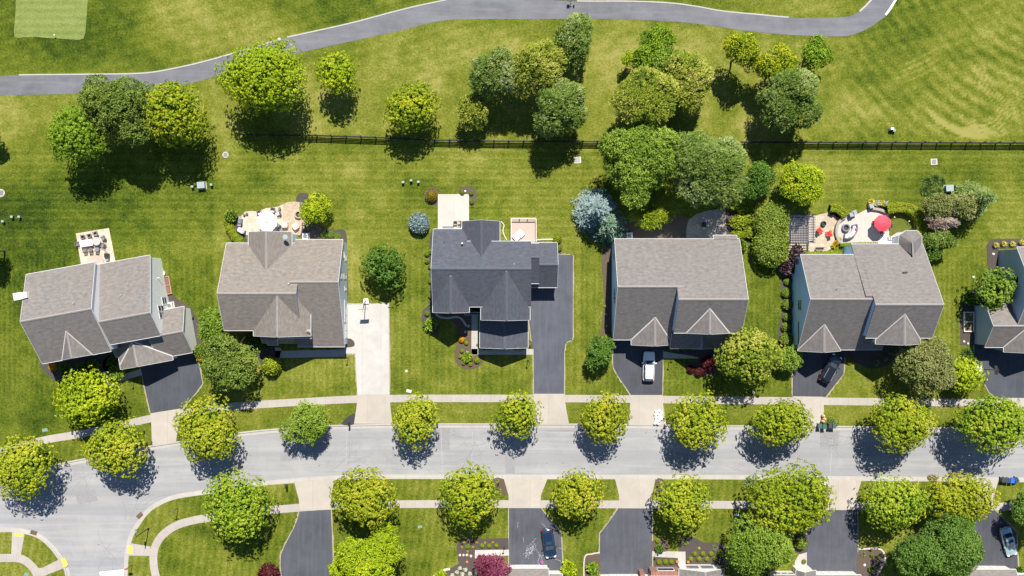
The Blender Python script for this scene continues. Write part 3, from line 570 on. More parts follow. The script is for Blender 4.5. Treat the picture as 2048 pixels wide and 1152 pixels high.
def crown_mesh(r, rz, zc, seed, style, mat, dens=1.0):
    """crown of many leaf clumps spread over overlapping lobes; origin on the ground under it"""
    rs = np.random.RandomState(seed); rx, ry = r
    nl = {'round': 12, 'loose': 15, 'streak': 14, 'fine': 15}[style]; spread = {'round': .48, 'loose': .74, 'streak': .68, 'fine': .56}[style]
    ld = rvec(rs, nl); ld[:, 2] = np.abs(ld[:, 2])*.9-.25*(rs.rand(nl) < .45)
    lc = ld*spread*rs.uniform(.70, 1.22, (nl, 1)); lr = rs.uniform(.30, .56, nl) if style != 'round' else rs.uniform(.44, .64, nl)
    lc = np.vstack([lc, [[0, 0, 0]]]); lr = np.append(lr, .84 if style == 'round' else .60)
    lean = rs.uniform(-.05, .05, 2)
    area = 2*pi*rx*(rz+rx)*.62; per = {'round': 17, 'loose': 13, 'streak': 11, 'fine': 11}[style]
    nc = int(area*{'round': 6.2, 'loose': 8.6, 'streak': 9.0, 'fine': 9.5}[style]*dens); which = rs.choice(len(lr), nc*2, p=lr**2/np.sum(lr**2)); dr = rvec(rs, nc*2)
    dr[:, 2] = np.where(dr[:, 2] < -.45, -dr[:, 2], dr[:, 2])
    sub = vnoise(dr[:, 0]*3+which*7, dr[:, 1]*3+dr[:, 2]*2, 1.0, seed % 50)
    p = lc[which]+dr*(lr[which]*(.80+.34*sub*rs.uniform(.6, 1.25, nc*2)))[:, None]
    depth = np.min(np.linalg.norm(p[:, None, :]-lc[None], axis=2)/lr[None], axis=1)
    keep = np.where((depth > .74) | (rs.rand(nc*2) < .12))[0][:nc]; p = p[keep]; dr = dr[keep]; nc = len(p)
    qn = np.percentile(np.hypot(p[:, 0], p[:, 1]), 95)/1.0; p = p/qn
    out = unit(p*np.array([1, 1, 1.1])+dr*.6)
    P3 = p*np.array([rx, ry, rz]); P3[:, :2] += lean*rx; P3[:, 2] += zc
    low = vnoise(P3[:, 0]+P3[:, 2]*.7, P3[:, 1], .5*rx+.4, seed % 90)
    low2 = vnoise(P3[:, 0]-P3[:, 1]*.4, P3[:, 2]+P3[:, 1], .8, 7+seed % 60)
    ct = np.clip((.02+.40*low+.30*low2+.34*rs.beta(2, 2.2, nc)) if style == 'streak' else (.08+.36*low+.14*low2+.44*rs.beta(2, 2.2, nc)), 0, 1)
    C_ = np.repeat(P3, per, 0); O = np.repeat(out, per, 0); n = len(C_); T = np.repeat(ct, per)+rs.normal(0, .055, n)
    if style == 'streak':
        wind = np.array([.75, .55, -.1]); ax = O*.55+wind*.9*rs.uniform(.4, 1.2, (n, 1))+rvec(rs, n)*.42; L = rs.uniform(.24, .46, n); Wd = L*.32; C_ = C_+rvec(rs, n)*.24
        T = T+.25*(rs.rand(n) < .18); flat = O+np.array([0, 0, .5])
    elif style == 'fine':
        ax = O*.6+rvec(rs, n)*.85; L = rs.uniform(.16, .32, n); Wd = L*.5; C_ = C_+rvec(rs, n)*.20; flat = O+np.array([0, 0, .6])
    elif style == 'loose':
        hd = unit(rvec(rs, n)+O*.9); C_ = C_+hd*np.repeat(rs.uniform(.15, .38, nc), per)[:, None]; ax = unit(np.cross(hd, rvec(rs, n)))+hd*.45; L = rs.uniform(.16, .29, n); Wd = L*.7; flat = hd*1.6
    else:
        # each clump is a small dome of leaves lying over one another, pushed out by its own stalk
        pr = np.repeat(rs.uniform(.16, .34, nc), per)[:, None]; hd = rvec(rs, n); hd = unit(hd+O*1.15); stalk = np.repeat(rs.uniform(-.1, .5, nc), per)[:, None]
        C_ = C_+O*stalk+hd*pr*np.array([1, 1, .9]); ax = unit(np.cross(hd, rvec(rs, n)))+hd*.30; L = rs.uniform(.15, .24, n); Wd = L*.74; flat = hd*2.2; C_ = C_-ax*L[:, None]*.4
    # leaves deep inside the crown close it up
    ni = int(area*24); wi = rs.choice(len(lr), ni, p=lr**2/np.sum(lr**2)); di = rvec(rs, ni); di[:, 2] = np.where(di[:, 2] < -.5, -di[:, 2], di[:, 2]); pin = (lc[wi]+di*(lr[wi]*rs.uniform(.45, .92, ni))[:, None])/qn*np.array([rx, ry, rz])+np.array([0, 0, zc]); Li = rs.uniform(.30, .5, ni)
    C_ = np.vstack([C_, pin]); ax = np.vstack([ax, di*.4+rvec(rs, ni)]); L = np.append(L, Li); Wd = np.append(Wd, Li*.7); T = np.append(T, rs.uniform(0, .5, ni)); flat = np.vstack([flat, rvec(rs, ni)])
    # loose sprigs that break the outline
    ns = int(nc*(.13 if style == 'round' else .14)); q = rs.choice(nc, ns); L2 = 6; s0 = P3[q]; sdv = unit(out[q]+rvec(rs, ns)*.5); tt = np.tile(np.linspace(.05, .40, L2), ns)[:, None]
    C2 = np.repeat(s0, L2, 0)+np.repeat(sdv, L2, 0)*tt*(1.25 if style == 'streak' else .95); A2 = np.repeat(sdv, L2, 0)*.6+rvec(rs, ns*L2)*.8
    C_ = np.vstack([C_, C2]); ax = np.vstack([ax, A2]); L = np.append(L, rs.uniform(.2, .36, ns*L2)); Wd = np.append(Wd, rs.uniform(.10, .2, ns*L2)); T = np.append(T, np.repeat(ct[q], L2)+.1); flat = np.vstack([flat, rvec(rs, ns*L2)])
    return leaf_mesh('crown', C_, ax, L, Wd, T, mat, rs, None, flat)
def trunk_mesh(r, rz, zc, seed):
    rs = random.Random(seed); m_ = MB(); h = zc+rz*.15; tr = .07+.028*max(r)
    pts = [(rs.uniform(-.08, .08)*i, rs.uniform(-.08, .08)*i, -.1+i*(h+.1)/5) for i in range(6)]
    for i in range(5): m_.tube(pts[i], pts[i+1], tr*(1.25 if i == 0 else 1-.13*i), tr*(1-.13*(i+1)), 8, 0, False)
    for i in range(9):
        a = i*2.4+rs.random(); z = h*rs.uniform(.42, .95); L = rs.uniform(.5, .85)
        e = (cos(a)*r[0]*L, sin(a)*r[1]*L, min(z+rz*rs.uniform(.2, .7), zc+rz*.7)); mid = (e[0]*.5, e[1]*.5, z+(e[2]-z)*.62)
        m_.tube((0, 0, z), mid, tr*.5, tr*.33, 6, 0, False); m_.tube(mid, e, tr*.33, tr*.1, 5, 0, False)
        for s_ in (-1, 1): m_.tube(mid, (e[0]*.8+s_*.4*r[0]*sin(a)*.6, e[1]*.8-s_*.4*r[1]*cos(a)*.6, e[2]+.2), tr*.22, tr*.07, 5, 0, False)
    return m_.mesh('trunk', ['bark'])
def tree(px, py, rpx, rypx, zc, style, mat, label, name='tree', group=None, seed=None, dens=1.0, rzf=.85):
    """photo centre and radii of the crown, crown centre height zc"""
    k = MPP*(1-zc/CAM_H)*.975; r = (rpx*k, rypx*k); rz = min(zc-1.1, rzf*(r[0]+r[1])/2); rzf = 1.12 if (zc >= 5.6 and py < 240) else rzf; rz = min(zc-1.1, rzf*(r[0]+r[1])/2); seed = seed if seed is not None else int(px*13+py*7) % 9973
    t_ = thing(name, label, 'tree', (*P(px, py, zc), 0), 0, group)
    link('crown', crown_mesh(r, rz, zc, seed, style, mat, dens), t_); link('trunk', trunk_mesh(r, rz, zc, seed), t_); return t_
G1, G2 = 'maples along the north verge', 'maples along the south verge'
for a in [
 (45, 932, 62, 66, 5.4, 'round', 'leaf_lime', 'big yellow-green maple cut by the left edge of the photo, over the road bend', G1), (236, 895, 60, 56, 5.2, 'round', 'leaf_lime', 'yellow-green verge maple between the left edge tree and the leftmost drive apron', G1),
 (415, 863, 64, 63, 5.2, 'round', 'leaf_lime', 'full round yellow-green maple just right of the leftmost drive apron', G1), (608, 845, 46, 46, 4.2, 'fine', 'leaf_green', 'sparse grey-green young tree on the north verge left of the white drive', G1),
 (830, 838, 47, 48, 4.6, 'round', 'leaf_lime', 'yellow-green maple on the north verge just right of the white drive', G1), (1031, 831, 45, 46, 4.6, 'round', 'leaf_lime', 'yellow-green maple on the verge below the slate roofed house, left of its apron', G1),
 (1209, 838, 47, 48, 4.8, 'round', 'leaf_lime', 'yellow-green maple on the verge left of the apron with white bags', G1), (1394, 842, 56, 54, 5.3, 'round', 'leaf_lime', 'yellow-green maple on the verge right of the apron with white bags', G1),
 (1561, 845, 58, 49, 5.2, 'round', 'leaf_lime', 'yellow-green maple on the verge left of the apron below the black car', G1), (1804, 844, 66, 52, 5.8, 'round', 'leaf_lime', 'wide yellow-green maple on the north verge right of the brown bag', G1),
 (1985, 847, 74, 56, 6.2, 'round', 'leaf_lime', 'largest verge maple, reaching the right edge of the photo north of the street', G1),
 (476, 1014, 65, 66, 5.5, 'round', 'leaf_lime', 'first maple south of the street, beside the curve into the side road', G2), (733, 990, 61, 59, 5.2, 'round', 'leaf_lime', 'yellow-green maple south of the street between the two left drives', G2),
 (940, 991, 59, 59, 5.2, 'round', 'leaf_lime', 'yellow-green maple south of the street left of the navy car apron', G2), (1149, 990, 50, 49, 4.6, 'round', 'leaf_lime', 'smaller yellow-green maple south of the street right of the navy car apron', G2),
 (1366, 998, 54, 52, 5.0, 'round', 'leaf_lime', 'yellow-green maple above the empty drive and the brick porch', G2), (1574, 997, 83, 67, 6.2, 'round', 'leaf_lime', 'largest south verge maple, left of the apron with the white bin', G2),
 (1786, 1000, 62, 51, 5.4, 'round', 'leaf_lime', 'yellow-green maple south of the street above the round planting bed', G2), (1916, 997, 67, 46, 5.6, 'round', 'leaf_lime', 'yellow-green maple left of the apron beside the blue bins', G2),
 ]:
    a = list(a); a[6] = ('leaf_lime', 'leaf_lime_warm', 'leaf_lime_cool', 'leaf_lime')[int(a[0]*7+a[1]) % 4] if a[6] == 'leaf_lime' else a[6]
    tree(*a[:8], name='street_tree', group=a[8], rzf=.78+.02*(int(a[0]) % 9), dens=.92+.03*(int(a[0]) % 7))
for a in [
 (160, 270, 57, 60, 6.4, 'round', 'leaf_fresh', 'bright green dense maple, lowest of the left group by the cart path'), (240, 222, 72, 78, 8.0, 'loose', 'leaf_mid', 'tall deep green tree in the middle of the left group by the cart path'),
 (357, 236, 62, 62, 6.6, 'round', 'leaf_yellow', 'yellowing green tree on the right of the left group by the cart path'), (533, 158, 84, 68, 6.8, 'round', 'leaf_bright', 'broad bright green tree overhanging the rising cart path'),
 (673, 145, 39, 41, 5.0, 'round', 'leaf_bright', 'small vivid yellow-green tree standing alone right of the broad path tree'), (824, 213, 53, 50, 4.9, 'round', 'leaf_yellow', 'golden green tree casting its shadow across the black fence, standing alone'),
 (987, 150, 48, 56, 5.8, 'streak', 'leaf_silver', 'wind ruffled grey-green tree on the left of the central group'), (1078, 143, 58, 60, 6.6, 'streak', 'leaf_mixed', 'green and yellow tree in the middle of the central group'), (1150, 90, 40, 58, 7.0, 'streak', 'leaf_silver', 'tall narrow grey-green tree nearest the top middle of the cart path'),
 (944, 222, 30, 36, 3.6, 'streak', 'leaf_mixed', 'small green tree just above the fence at the left foot of the central group'), (1122, 218, 55, 60, 6.0, 'streak', 'leaf_silver', 'silvery tree shading the fence at the foot of the central group'),
 (1310, 84, 33, 32, 5.0, 'loose', 'leaf_fresh', 'small light green tree topping the right central group'), (1258, 117, 14, 14, 3.2, 'loose', 'leaf_bright', 'tiny bright lime tree at the left tip of the right central group'), (1296, 112, 30, 32, 5.2, 'loose', 'leaf_fresh', 'mid green tree just below the topmost tree of the right central group'),
 (1370, 168, 52, 58, 6.4, 'streak', 'leaf_mixed', 'green tree with yellow edges on the right of the right central group'), (1345, 130, 40, 34, 5.6, 'loose', 'leaf_green', 'dark green tree in the centre of the right central group'), (1290, 206, 70, 62, 6.6, 'streak', 'leaf_mixed', 'large ruffled olive tree just above the fence in the right central group'),
 (1480, 105, 31, 42, 6.0, 'loose', 'leaf_yellow', 'small half yellow tree alone between the two right tree groups'), (1552, 130, 42, 42, 5.4, 'loose', 'leaf_yellow', 'bright yellow tree at the top left of the rightmost path group'), (1626, 106, 32, 34, 4.8, 'loose', 'leaf_fresh', 'small light green tree at the top right of the rightmost path group'),
 (1580, 205, 66, 58, 6.2, 'streak', 'leaf_silver', 'large silvery tree above the fence in the rightmost path group'),
 (1292, 308, 80, 66, 8.0, 'loose', 'leaf_green', 'big light green tree right below the fence behind the grey roofed house'), (1270, 352, 66, 64, 7.0, 'loose', 'leaf_green', 'light green tree between the blue spruce and the large silver tree'), (1410, 342, 82, 82, 7.8, 'streak', 'leaf_silver', 'large silver leaved tree overhanging the shaded brick patio'),
 (1607, 368, 48, 40, 4.4, 'fine', 'leaf_bright', 'airy yellow-green tree above the dark pergola'), (1515, 362, 36, 36, 3.6, 'loose', 'leaf_dark', 'dense dark green rounded tree left of the airy tree by the pergola'), (1540, 357, 13, 18, 2.8, 'fine', 'leaf_bright', 'bright lime upright shrub on the right side of the dense dark tree'),
 (632, 418, 28, 31, 3.2, 'loose', 'leaf_bright', 'small lime green tree beside the fire pit patio'), (768, 534, 44, 40, 3.4, 'round', 'leaf_dark', 'round dark green tree alone in the lawn left of the slate roofed house'),
 (180, 795, 58, 58, 5.0, 'round', 'leaf_bright', 'bright yellow maple in the front lawn of the leftmost house'), (432, 655, 38, 38, 4.2, 'fine', 'leaf_green', 'green tree at the left corner of the tan roofed house'), (462, 710, 60, 60, 4.8, 'loose', 'leaf_mid', 'large deep green tree below the left corner of the tan roofed house'),
 (1197, 708, 32, 36, 2.8, 'fine', 'leaf_dark', 'small grey-green tree left of the white car drive'), (1494, 714, 60, 58, 5.4, 'round', 'leaf_mixed', 'broad green tree at the right front of the grey roofed house'), (1577, 718, 25, 26, 2.4, 'fine', 'leaf_green', 'small rounded green tree left of the black car drive'),
 (1845, 735, 62, 56, 5.0, 'fine', 'leaf_olive', 'olive brown tree in the front lawn right of the black car'), (1927, 750, 33, 33, 3.2, 'round', 'leaf_bright', 'small bright yellow-green maple left of the right edge drive'), (1986, 582, 40, 39, 4.6, 'round', 'leaf_green', 'round green tree leaning over the roof at the right edge'),
 (740, 1118, 68, 62, 5.4, 'loose', 'leaf_bright', 'bright green tree at the bottom edge right of the nearest south drive'), (690, 1142, 30, 24, 3.6, 'loose', 'leaf_bright', 'lime green small tree at the bottom edge beside the nearest south drive'), (985, 1134, 35, 28, 3.4, 'fine', 'leaf_purple', 'purple leaved tree at the bottom edge beside the white path'),
 (1521, 1090, 68, 62, 5.8, 'fine', 'leaf_green', 'large green tree below the largest south verge maple'), (1876, 1082, 84, 76, 7.2, 'loose', 'leaf_deep', 'largest deep green tree, at lower right between the two last drives'), (2046, 1010, 22, 26, 3.0, 'loose', 'leaf_dark', 'dark tree cut by the right edge right of the blue bins'),
 (2062, 1035, 40, 34, 5.0, 'loose', 'leaf_dark', 'dark green tree mostly beyond the right edge near the silver car'), (-12, 280, 16, 18, 3.0, 'loose', 'leaf_dark', 'tree cut by the left edge level with the fence'), (-18, 500, 22, 34, 4.0, 'loose', 'leaf_dark', 'tree cut by the left edge level with the leftmost house')]:
    tree(*a)

def conifer(px, py, rpx, h, mat, label, seed, dens=1.0):
    """whorls of drooping boughs; px, py = photo position of the foot"""
    r = rpx*MPP; rs = np.random.RandomState(seed); t_ = thing('conifer', label, 'conifer', (*P(px, py), 0)); C_, A, L, T = [], [], [], []
    nw = int(h*2.1)
    for k in range(nw):
        z = .35+(h-.4)*k/nw; rr = r*(1-z/h)**.8+.12; nb = max(6, int(rr*7))
        for b_ in range(nb):
            a = 2*pi*(b_+rs.rand()*.8)/nb; ln = rr*rs.uniform(.75, 1.12); m_ = max(5, int(ln*11*dens)); tt = rs.uniform(.12, 1, m_); dirv = np.array([cos(a), sin(a), 0]); side = np.array([-sin(a), cos(a), 0])
            p = dirv*tt[:, None]*ln+side*rs.normal(0, .10*ln, (m_, 1))*(1.1-tt[:, None]*.6); p[:, 2] = z+rs.uniform(-.1, .1)-.16*ln*tt**2+.10*tt
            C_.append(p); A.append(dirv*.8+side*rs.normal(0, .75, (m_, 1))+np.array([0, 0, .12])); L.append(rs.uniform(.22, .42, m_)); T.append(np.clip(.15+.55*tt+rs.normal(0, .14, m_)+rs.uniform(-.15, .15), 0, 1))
    C_, A, L, T = np.vstack(C_), np.vstack(A), np.concatenate(L), np.concatenate(T)
    link('crown', leaf_mesh('crown', C_, A, L, L*.36, T, mat, rs, None, np.tile([0, 0, 1.], (len(C_), 1))), t_)
    link('trunk', MB().tube((0, 0, -.1), (0, 0, h*.96), .05+.02*h, .02, 8).mesh('trunk', ['bark']), t_); return t_
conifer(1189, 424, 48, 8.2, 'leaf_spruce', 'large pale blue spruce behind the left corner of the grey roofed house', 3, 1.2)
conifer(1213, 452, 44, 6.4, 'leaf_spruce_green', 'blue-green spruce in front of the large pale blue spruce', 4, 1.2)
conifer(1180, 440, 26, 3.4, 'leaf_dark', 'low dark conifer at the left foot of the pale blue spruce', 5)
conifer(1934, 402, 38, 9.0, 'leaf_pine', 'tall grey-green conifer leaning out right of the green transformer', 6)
for a in [(1888, 410, 40, 24, 3.4, 'fine', 'leaf_olive', 'grey-green bushy tree just left of the tall conifer near the curved hedge'), (1874, 480, 32, 21, 3.0, 'fine', 'leaf_silver', 'silvery bushy tree at the right rear corner of the turret house'), (1862, 497, 18, 24, 2.6, 'fine', 'leaf_dark', 'dark bush tight against the right wall of the turret house'), (1930, 412, 26, 26, 4.2, 'fine', 'leaf_olive', 'olive bushy tree at the right foot of the tall conifer')]: tree(*a, dens=1.2)
tree(1882, 447, 34, 11, 3.4, 'streak', 'leaf_dry', 'dead pinkish brown bushy tree between two grey-green trees', dens=.8)
tree(1296, 430, 45, 26, 2.4, 'fine', 'leaf_hedge', 'low yellow-green bushy tree right of the blue spruces behind the house', dens=.8)

# shrubs: one mesh per kind, every plant an object of its own
def shrub_mesh(mat, seed, style='ball', n=420, L=.16):
    rs = np.random.RandomState(seed); dr = rvec(rs, n); dr[:, 2] = np.abs(dr[:, 2])*1.1-.12; dr = unit(dr)
    if style == 'ball':
        C_ = dr*(.84+.14*rs.rand(n, 1)); ax = dr*.6+rvec(rs, n)*.9; core = core_ellipsoid((0, 0, .62), (.86, .86, .7)); Ls = rs.uniform(.7, 1.3, n)*L; W_ = Ls*.6
    elif style == 'tuft':                                          # blades arching out
        C_ = dr*.2*rs.rand(n, 1); ax = dr+rvec(rs, n)*.25; core = None; Ls = rs.uniform(.6, 1.05, n); W_ = Ls*.09
    else:                                                          # loose leafy
        lob = rvec(rs, 9)*.45; lob[:, 2] = np.abs(lob[:, 2]); w = rs.choice(9, n); C_ = lob[w]+dr*.45*(.7+.4*rs.rand(n, 1)); ax = dr*.6+rvec(rs, n)*.8; core = core_ellipsoid((0, 0, .5), (.55, .55, .5)); Ls = rs.uniform(.7, 1.4, n)*L; W_ = Ls*.6
    C_ = C_*np.array([1, 1, .8])+np.array([0, 0, .62 if style != 'tuft' else .05])
    return leaf_mesh('shrub', C_, ax, Ls, W_, np.clip(rs.beta(2, 2, n), 0, 1), mat, rs, core, dr if style == 'ball' else None)
SM = {}
def shrub(px, py, rpx, kind, label, group=None, hf=1.0, name='shrub', cat='shrub', rot=None, sy=1.0):
    if kind not in SM:
        mat, style, n, L = {'box': ('leaf_box', 'ball', 700, .2), 'lime': ('leaf_hedge', 'ball', 700, .2), 'bright': ('leaf_bright', 'loose', 600, .3), 'gold': ('leaf_gold', 'loose', 380, .32), 'orange': ('leaf_orange', 'ball', 420, .26), 'green': ('leaf_green', 'loose', 600, .32), 'dark': ('leaf_dark', 'loose', 600, .32),
                           'maroon': ('leaf_maroon', 'ball', 800, .2), 'plum': ('leaf_plum', 'loose', 900, .24), 'bronze': ('leaf_bronze', 'ball', 900, .16), 'spruce': ('leaf_spruce', 'ball', 1500, .16), 'lily': ('leaf_lily', 'tuft', 260, .3), 'reed': ('leaf_reed', 'tuft', 700, .3), 'white': ('leaf_white', 'loose', 320, .3), 'flower': ('leaf_flower', 'loose', 420, .3), 'fresh': ('leaf_fresh', 'loose', 600, .34)}[kind]
        SM[kind] = shrub_mesh(mat, 11+len(SM), style, n, L)
    r = rpx*MPP; z = r*.7*hf; o = link(name, SM[kind], None, (*P(px, py, z), .03), random.uniform(0, 6) if rot is None else rot); o.scale = (r, r*sy, r*hf); return tag(o, label, cat, group)
def row(pts, r, kind, fmt, group, hf=1.0, cat='shrub', name='shrub'):
    for i, p in enumerate(pts): shrub(p[0], p[1], p[2] if len(p) > 2 else r, kind, fmt.format(ORD[i]), group, hf, name, cat)
def hedge(name, pts, w, h, mat, label, seed, n):
    """clipped hedge along a ground polyline: solid core, leaves all over it"""
    rs = np.random.RandomState(seed); p = np.array(cr(PP(pts, h*.6), 6)); seg = np.linalg.norm(np.diff(p, axis=0), axis=1); cum = np.r_[0, np.cumsum(seg)]; Lt = cum[-1]
    q = rs.rand(n)*Lt; k = np.clip(np.searchsorted(cum, q)-1, 0, len(seg)-1); f = (q-cum[k])/seg[k]; base = p[k]+(p[k+1]-p[k])*f[:, None]; tg = (p[k+1]-p[k])/seg[k][:, None]; nr = np.stack([-tg[:, 1], tg[:, 0]], 1)
    th = rs.uniform(-.35*pi, 1.35*pi, n); c, s_ = np.cos(th), np.sin(th); e = .42; sx = np.sign(c)*np.abs(c)**e; sz = np.sign(s_)*np.abs(s_)**e
    nz = vnoise(base[:, 0]*1.0+th, base[:, 1]+th*2, .7, 3)*.14+.90
    C_ = np.column_stack([base+nr*(sx*w/2*nz)[:, None], (.5+.5*sz*nz)*h]); out = np.column_stack([nr*c[:, None], s_]); ax = out*.6+rvec(rs, n)*.9
    m_ = MB().strip([tuple(x) for x in p], w*.78, 0, h*.88); cv = np.array(m_.v); cf = np.array([f_ for f_ in m_.f if len(f_) == 4])
    L = rs.uniform(.10, .20, n); me = leaf_mesh(name, C_, ax, L, L*.6, np.clip(rs.beta(2, 2, n)*.8+.3, 0, 1), mat, rs, (cv, cf), out)
    return tag(link(name, me), label, 'hedge')
hedge('hedge', [(1773, 419), (1795, 415), (1815, 417), (1832, 427), (1841, 445), (1842, 468)], 1.4, 1.6, 'leaf_hedge', 'curved clipped hedge round the little putting lawn by the red umbrella', 1, 9000)
hedge('hedge', [(1660, 416), (1672, 417), (1682, 423), (1690, 432)], 1.15, 1.2, 'leaf_hedge', 'short curved clipped hedge above the red chairs patio', 2, 3000)
hedge('hedge', [(1680, 490), (1720, 488), (1756, 488)], .5, .7, 'leaf_box', 'low thin hedge along the back wall of the turret house', 3, 700)
hedge('hedge', [(1602, 506), (1640, 506), (1682, 506)], .4, .5, 'leaf_hedge', 'thin low hedge along the back of the pale blue wing', 4, 700)
def mound(px, py, rx, ry, h, mat, label, seed, name='hedge', cat='hedge', zc=None):
    k = MPP*(1-h*.5/CAM_H); t_ = crown_mesh((rx*k, ry*k), h*.52, h*.5, seed, 'fine', mat, 1.5); o = link(name, t_, None, (*P(px, py, h*.5), 0)); return tag(o, label, cat)
# the big clipped hedge between the grey roofed and turret houses: one mesh of three merged mounds
def big_hedge():
    rs = np.random.RandomState(8); n = 15000; (x0, y0), (x1, y1) = P(1546, 432, 3), P(1545, 506, 3); p0, p1 = np.array([x0, y0]), np.array([x1, y1])
    dr = rvec(rs, n); dr[:, 2] = np.where(dr[:, 2] < -.3, -dr[:, 2], dr[:, 2]); s_ = rs.rand(n); base = p0+(p1-p0)*s_[:, None]
    bul = 1+.10*np.sin(s_*9+1)+.16*(vnoise(base[:, 0]+dr[:, 0]*2, base[:, 1]+dr[:, 1]*2, .8, 4)-.5)
    C_ = np.column_stack([base+dr[:, :2]*np.array([2.5, 2.4])*bul[:, None], 2.0+dr[:, 2]*1.9*bul]); L = rs.uniform(.16, .34, n)
    T = np.clip(.15+rs.beta(2, 2, n)*.6+.35*vnoise(C_[:, 0], C_[:, 1], .7, 9), 0, 1); cv, cf = core_ellipsoid(((x0+x1)/2, (y0+y1)/2, 1.9), (2.1, 5.2, 1.6), 16, 8)
    return tag(link('hedge', leaf_mesh('hedge', C_, dr*.55+rvec(rs, n)*.9, L, L*.6, T, 'leaf_box', rs, (cv, cf), dr)), 'tall thick clipped hedge between the grey roofed house and the pergola', 'hedge')
big_hedge()
# ---------------------------------------------------------------- houses
class House:
    """walls and roofs gathered mass by mass in a local frame; each mass is a gabled box"""
    def __init__(s, label, px, py, rot, wall, roof, ridge):
        s.c = P(px, py); s.a = R(rot); s.t = thing('house', label, 'house', (*s.c, 0), s.a, 'two storey suburban houses')
        s.W, s.Rf, s.F, s.C, s.V = MB(), MB(), MB(), [], []; s.wall, s.roofm, s.ridge = wall, roof, ridge
    def loc(s, px, py, z):
        x, y = P(px, py, z); dx, dy = x-s.c[0], y-s.c[1]; return (dx*cos(s.a)+dy*sin(s.a), -dx*sin(s.a)+dy*cos(s.a))
    def mass(s, pts, ridge, rz, ea, eb, axis='x', oh=.32, rake=.14, th=.2, wall=True, cap=True, ext=(0, 0), nr=''):
        """pts: roof corners as (px, py, z); ridge: a pixel on the ridge; ea / eb eave heights at the low / high side of the cross axis"""
        L = [s.loc(*p) for p in pts]; u0, u1 = min(p[0] for p in L), max(p[0] for p in L); v0, v1 = min(p[1] for p in L), max(p[1] for p in L); rp = s.loc(ridge[0], ridge[1], rz)
        if axis == 'y': u0, u1, v0, v1 = v0, v1, u0, u1; r = rp[0]
        else: r = rp[1]
        u0 -= ext[0]; u1 += ext[1]; r = min(max(r, v0+.3), v1-.3)
        S = (lambda u, v, z: (u, v, z)) if axis == 'x' else (lambda u, v, z: (v, u, z))
        sa, sb = (rz-ea)/(r-v0), (rz-eb)/(v1-r)
        top = lambda v: rz-(r-v)*sa if v < r else rz-(v-r)*sb
        la, lb = math.hypot(r-v0, rz-ea), math.hypot(v1-r, rz-eb)
        # roof slab
        s.Rf.face([S(u0, v0, ea), S(u1, v0, ea), S(u1, r, rz), S(u0, r, rz)], 0, [(u0, 0), (u1, 0), (u1, la), (u0, la)])
        s.Rf.face([S(u1, v1, eb), S(u0, v1, eb), S(u0, r, rz), S(u1, r, rz)], 0, [(u1, 0), (u0, 0), (u0, lb), (u1, lb)])
        s.Rf.face([S(u0, v0, ea-th), S(u0, r, rz-th), S(u1, r, rz-th), S(u1, v0, ea-th)]); s.Rf.face([S(u1, v1, eb-th), S(u1, r, rz-th), S(u0, r, rz-th), S(u0, v1, eb-th)])
        # fascia: eaves and rakes in white, just outside the slab and a little below its top
        g = .06
        for (v, z, o) in ((v0, ea, -1), (v1, eb, 1)):
            s.F.obox(np.array(S((u0+u1)/2, v+o*g/2, z-th/2-.01)), np.array(S((u1-u0)/2, 0, 0)), np.array(S(0, g/2, 0)), np.array((0, 0, th/2+.01)))
        for (u, o) in ((u0, -1), (u1, 1)):
            if ('l' if o < 0 else 'r') in nr: continue
            for (va, za, vb, zb) in ((v0, ea, r, rz), (v1, eb, r, rz)):
                a, b_ = np.array(S(u+o*.02, va, za-th/2+.004)), np.array(S(u+o*.02, vb, zb-th/2+.004)); dd = (b_-a)/2; up = np.array((0, 0, th/2))
                s.F.obox((a+b_)/2, dd, np.array(S(.02, 0, 0)), up)
        # walls
        if wall:
            p0, p1, w0, w1 = v0+oh, v1-oh, u0+rake, u1-rake; prof = [(p0, -.05), (p1, -.05), (p1, top(p1)-th), (r, rz-th), (p0, top(p0)-th)]
            n = len(prof)
            s.W.face([S(w0, v, z) for v, z in prof]); s.W.face([S(w1, v, z) for v, z in prof][::-1])
            for i in (0, 1, 4):
                a, b_ = prof[i], prof[(i+1) % n]; s.W.face([S(w0, *a), S(w1, *a), S(w1, *b_), S(w0, *b_)])
        if cap:
            kc = MB(); kc.obox(np.array(S((u0+u1)/2, r-.09, rz-.09*sa+.035)), np.array(S((u1-u0)/2, 0, 0)), np.array(S(0, .09, .09*sa)), np.array((0, 0, .018)))
            kc.obox(np.array(S((u0+u1)/2, r+.09, rz-.09*sb+.035)), np.array(S((u1-u0)/2, 0, 0)), np.array(S(0, .09, -.09*sb)), np.array((0, 0, .018))); s.C.append(kc)
        d_ = dict(u0=u0, u1=u1, v0=v0, v1=v1, r=r, rz=rz, ea=ea, eb=eb, sa=sa, sb=sb, oh=oh, rake=rake, axis=axis, top=top); return d_
    def valleys(s, main, gab, mat=True, w=.16):
        """flashing along the two valleys where a cross gable (axis y) dies into the front slope of main (axis x)"""
        for side in (0, 1):
            e, z = (gab['v0'], gab['ea']) if side == 0 else (gab['v1'], gab['eb'])
            vy = lambda zz: main['r']-(main['rz']-zz)/main['sa']
            a = np.array((gab['r'], vy(gab['rz']), gab['rz']+.03)); b_ = np.array((e, max(vy(z), gab['u0']), z+.03))
            s.V.append(MB().beam(a, b_, w, .03))
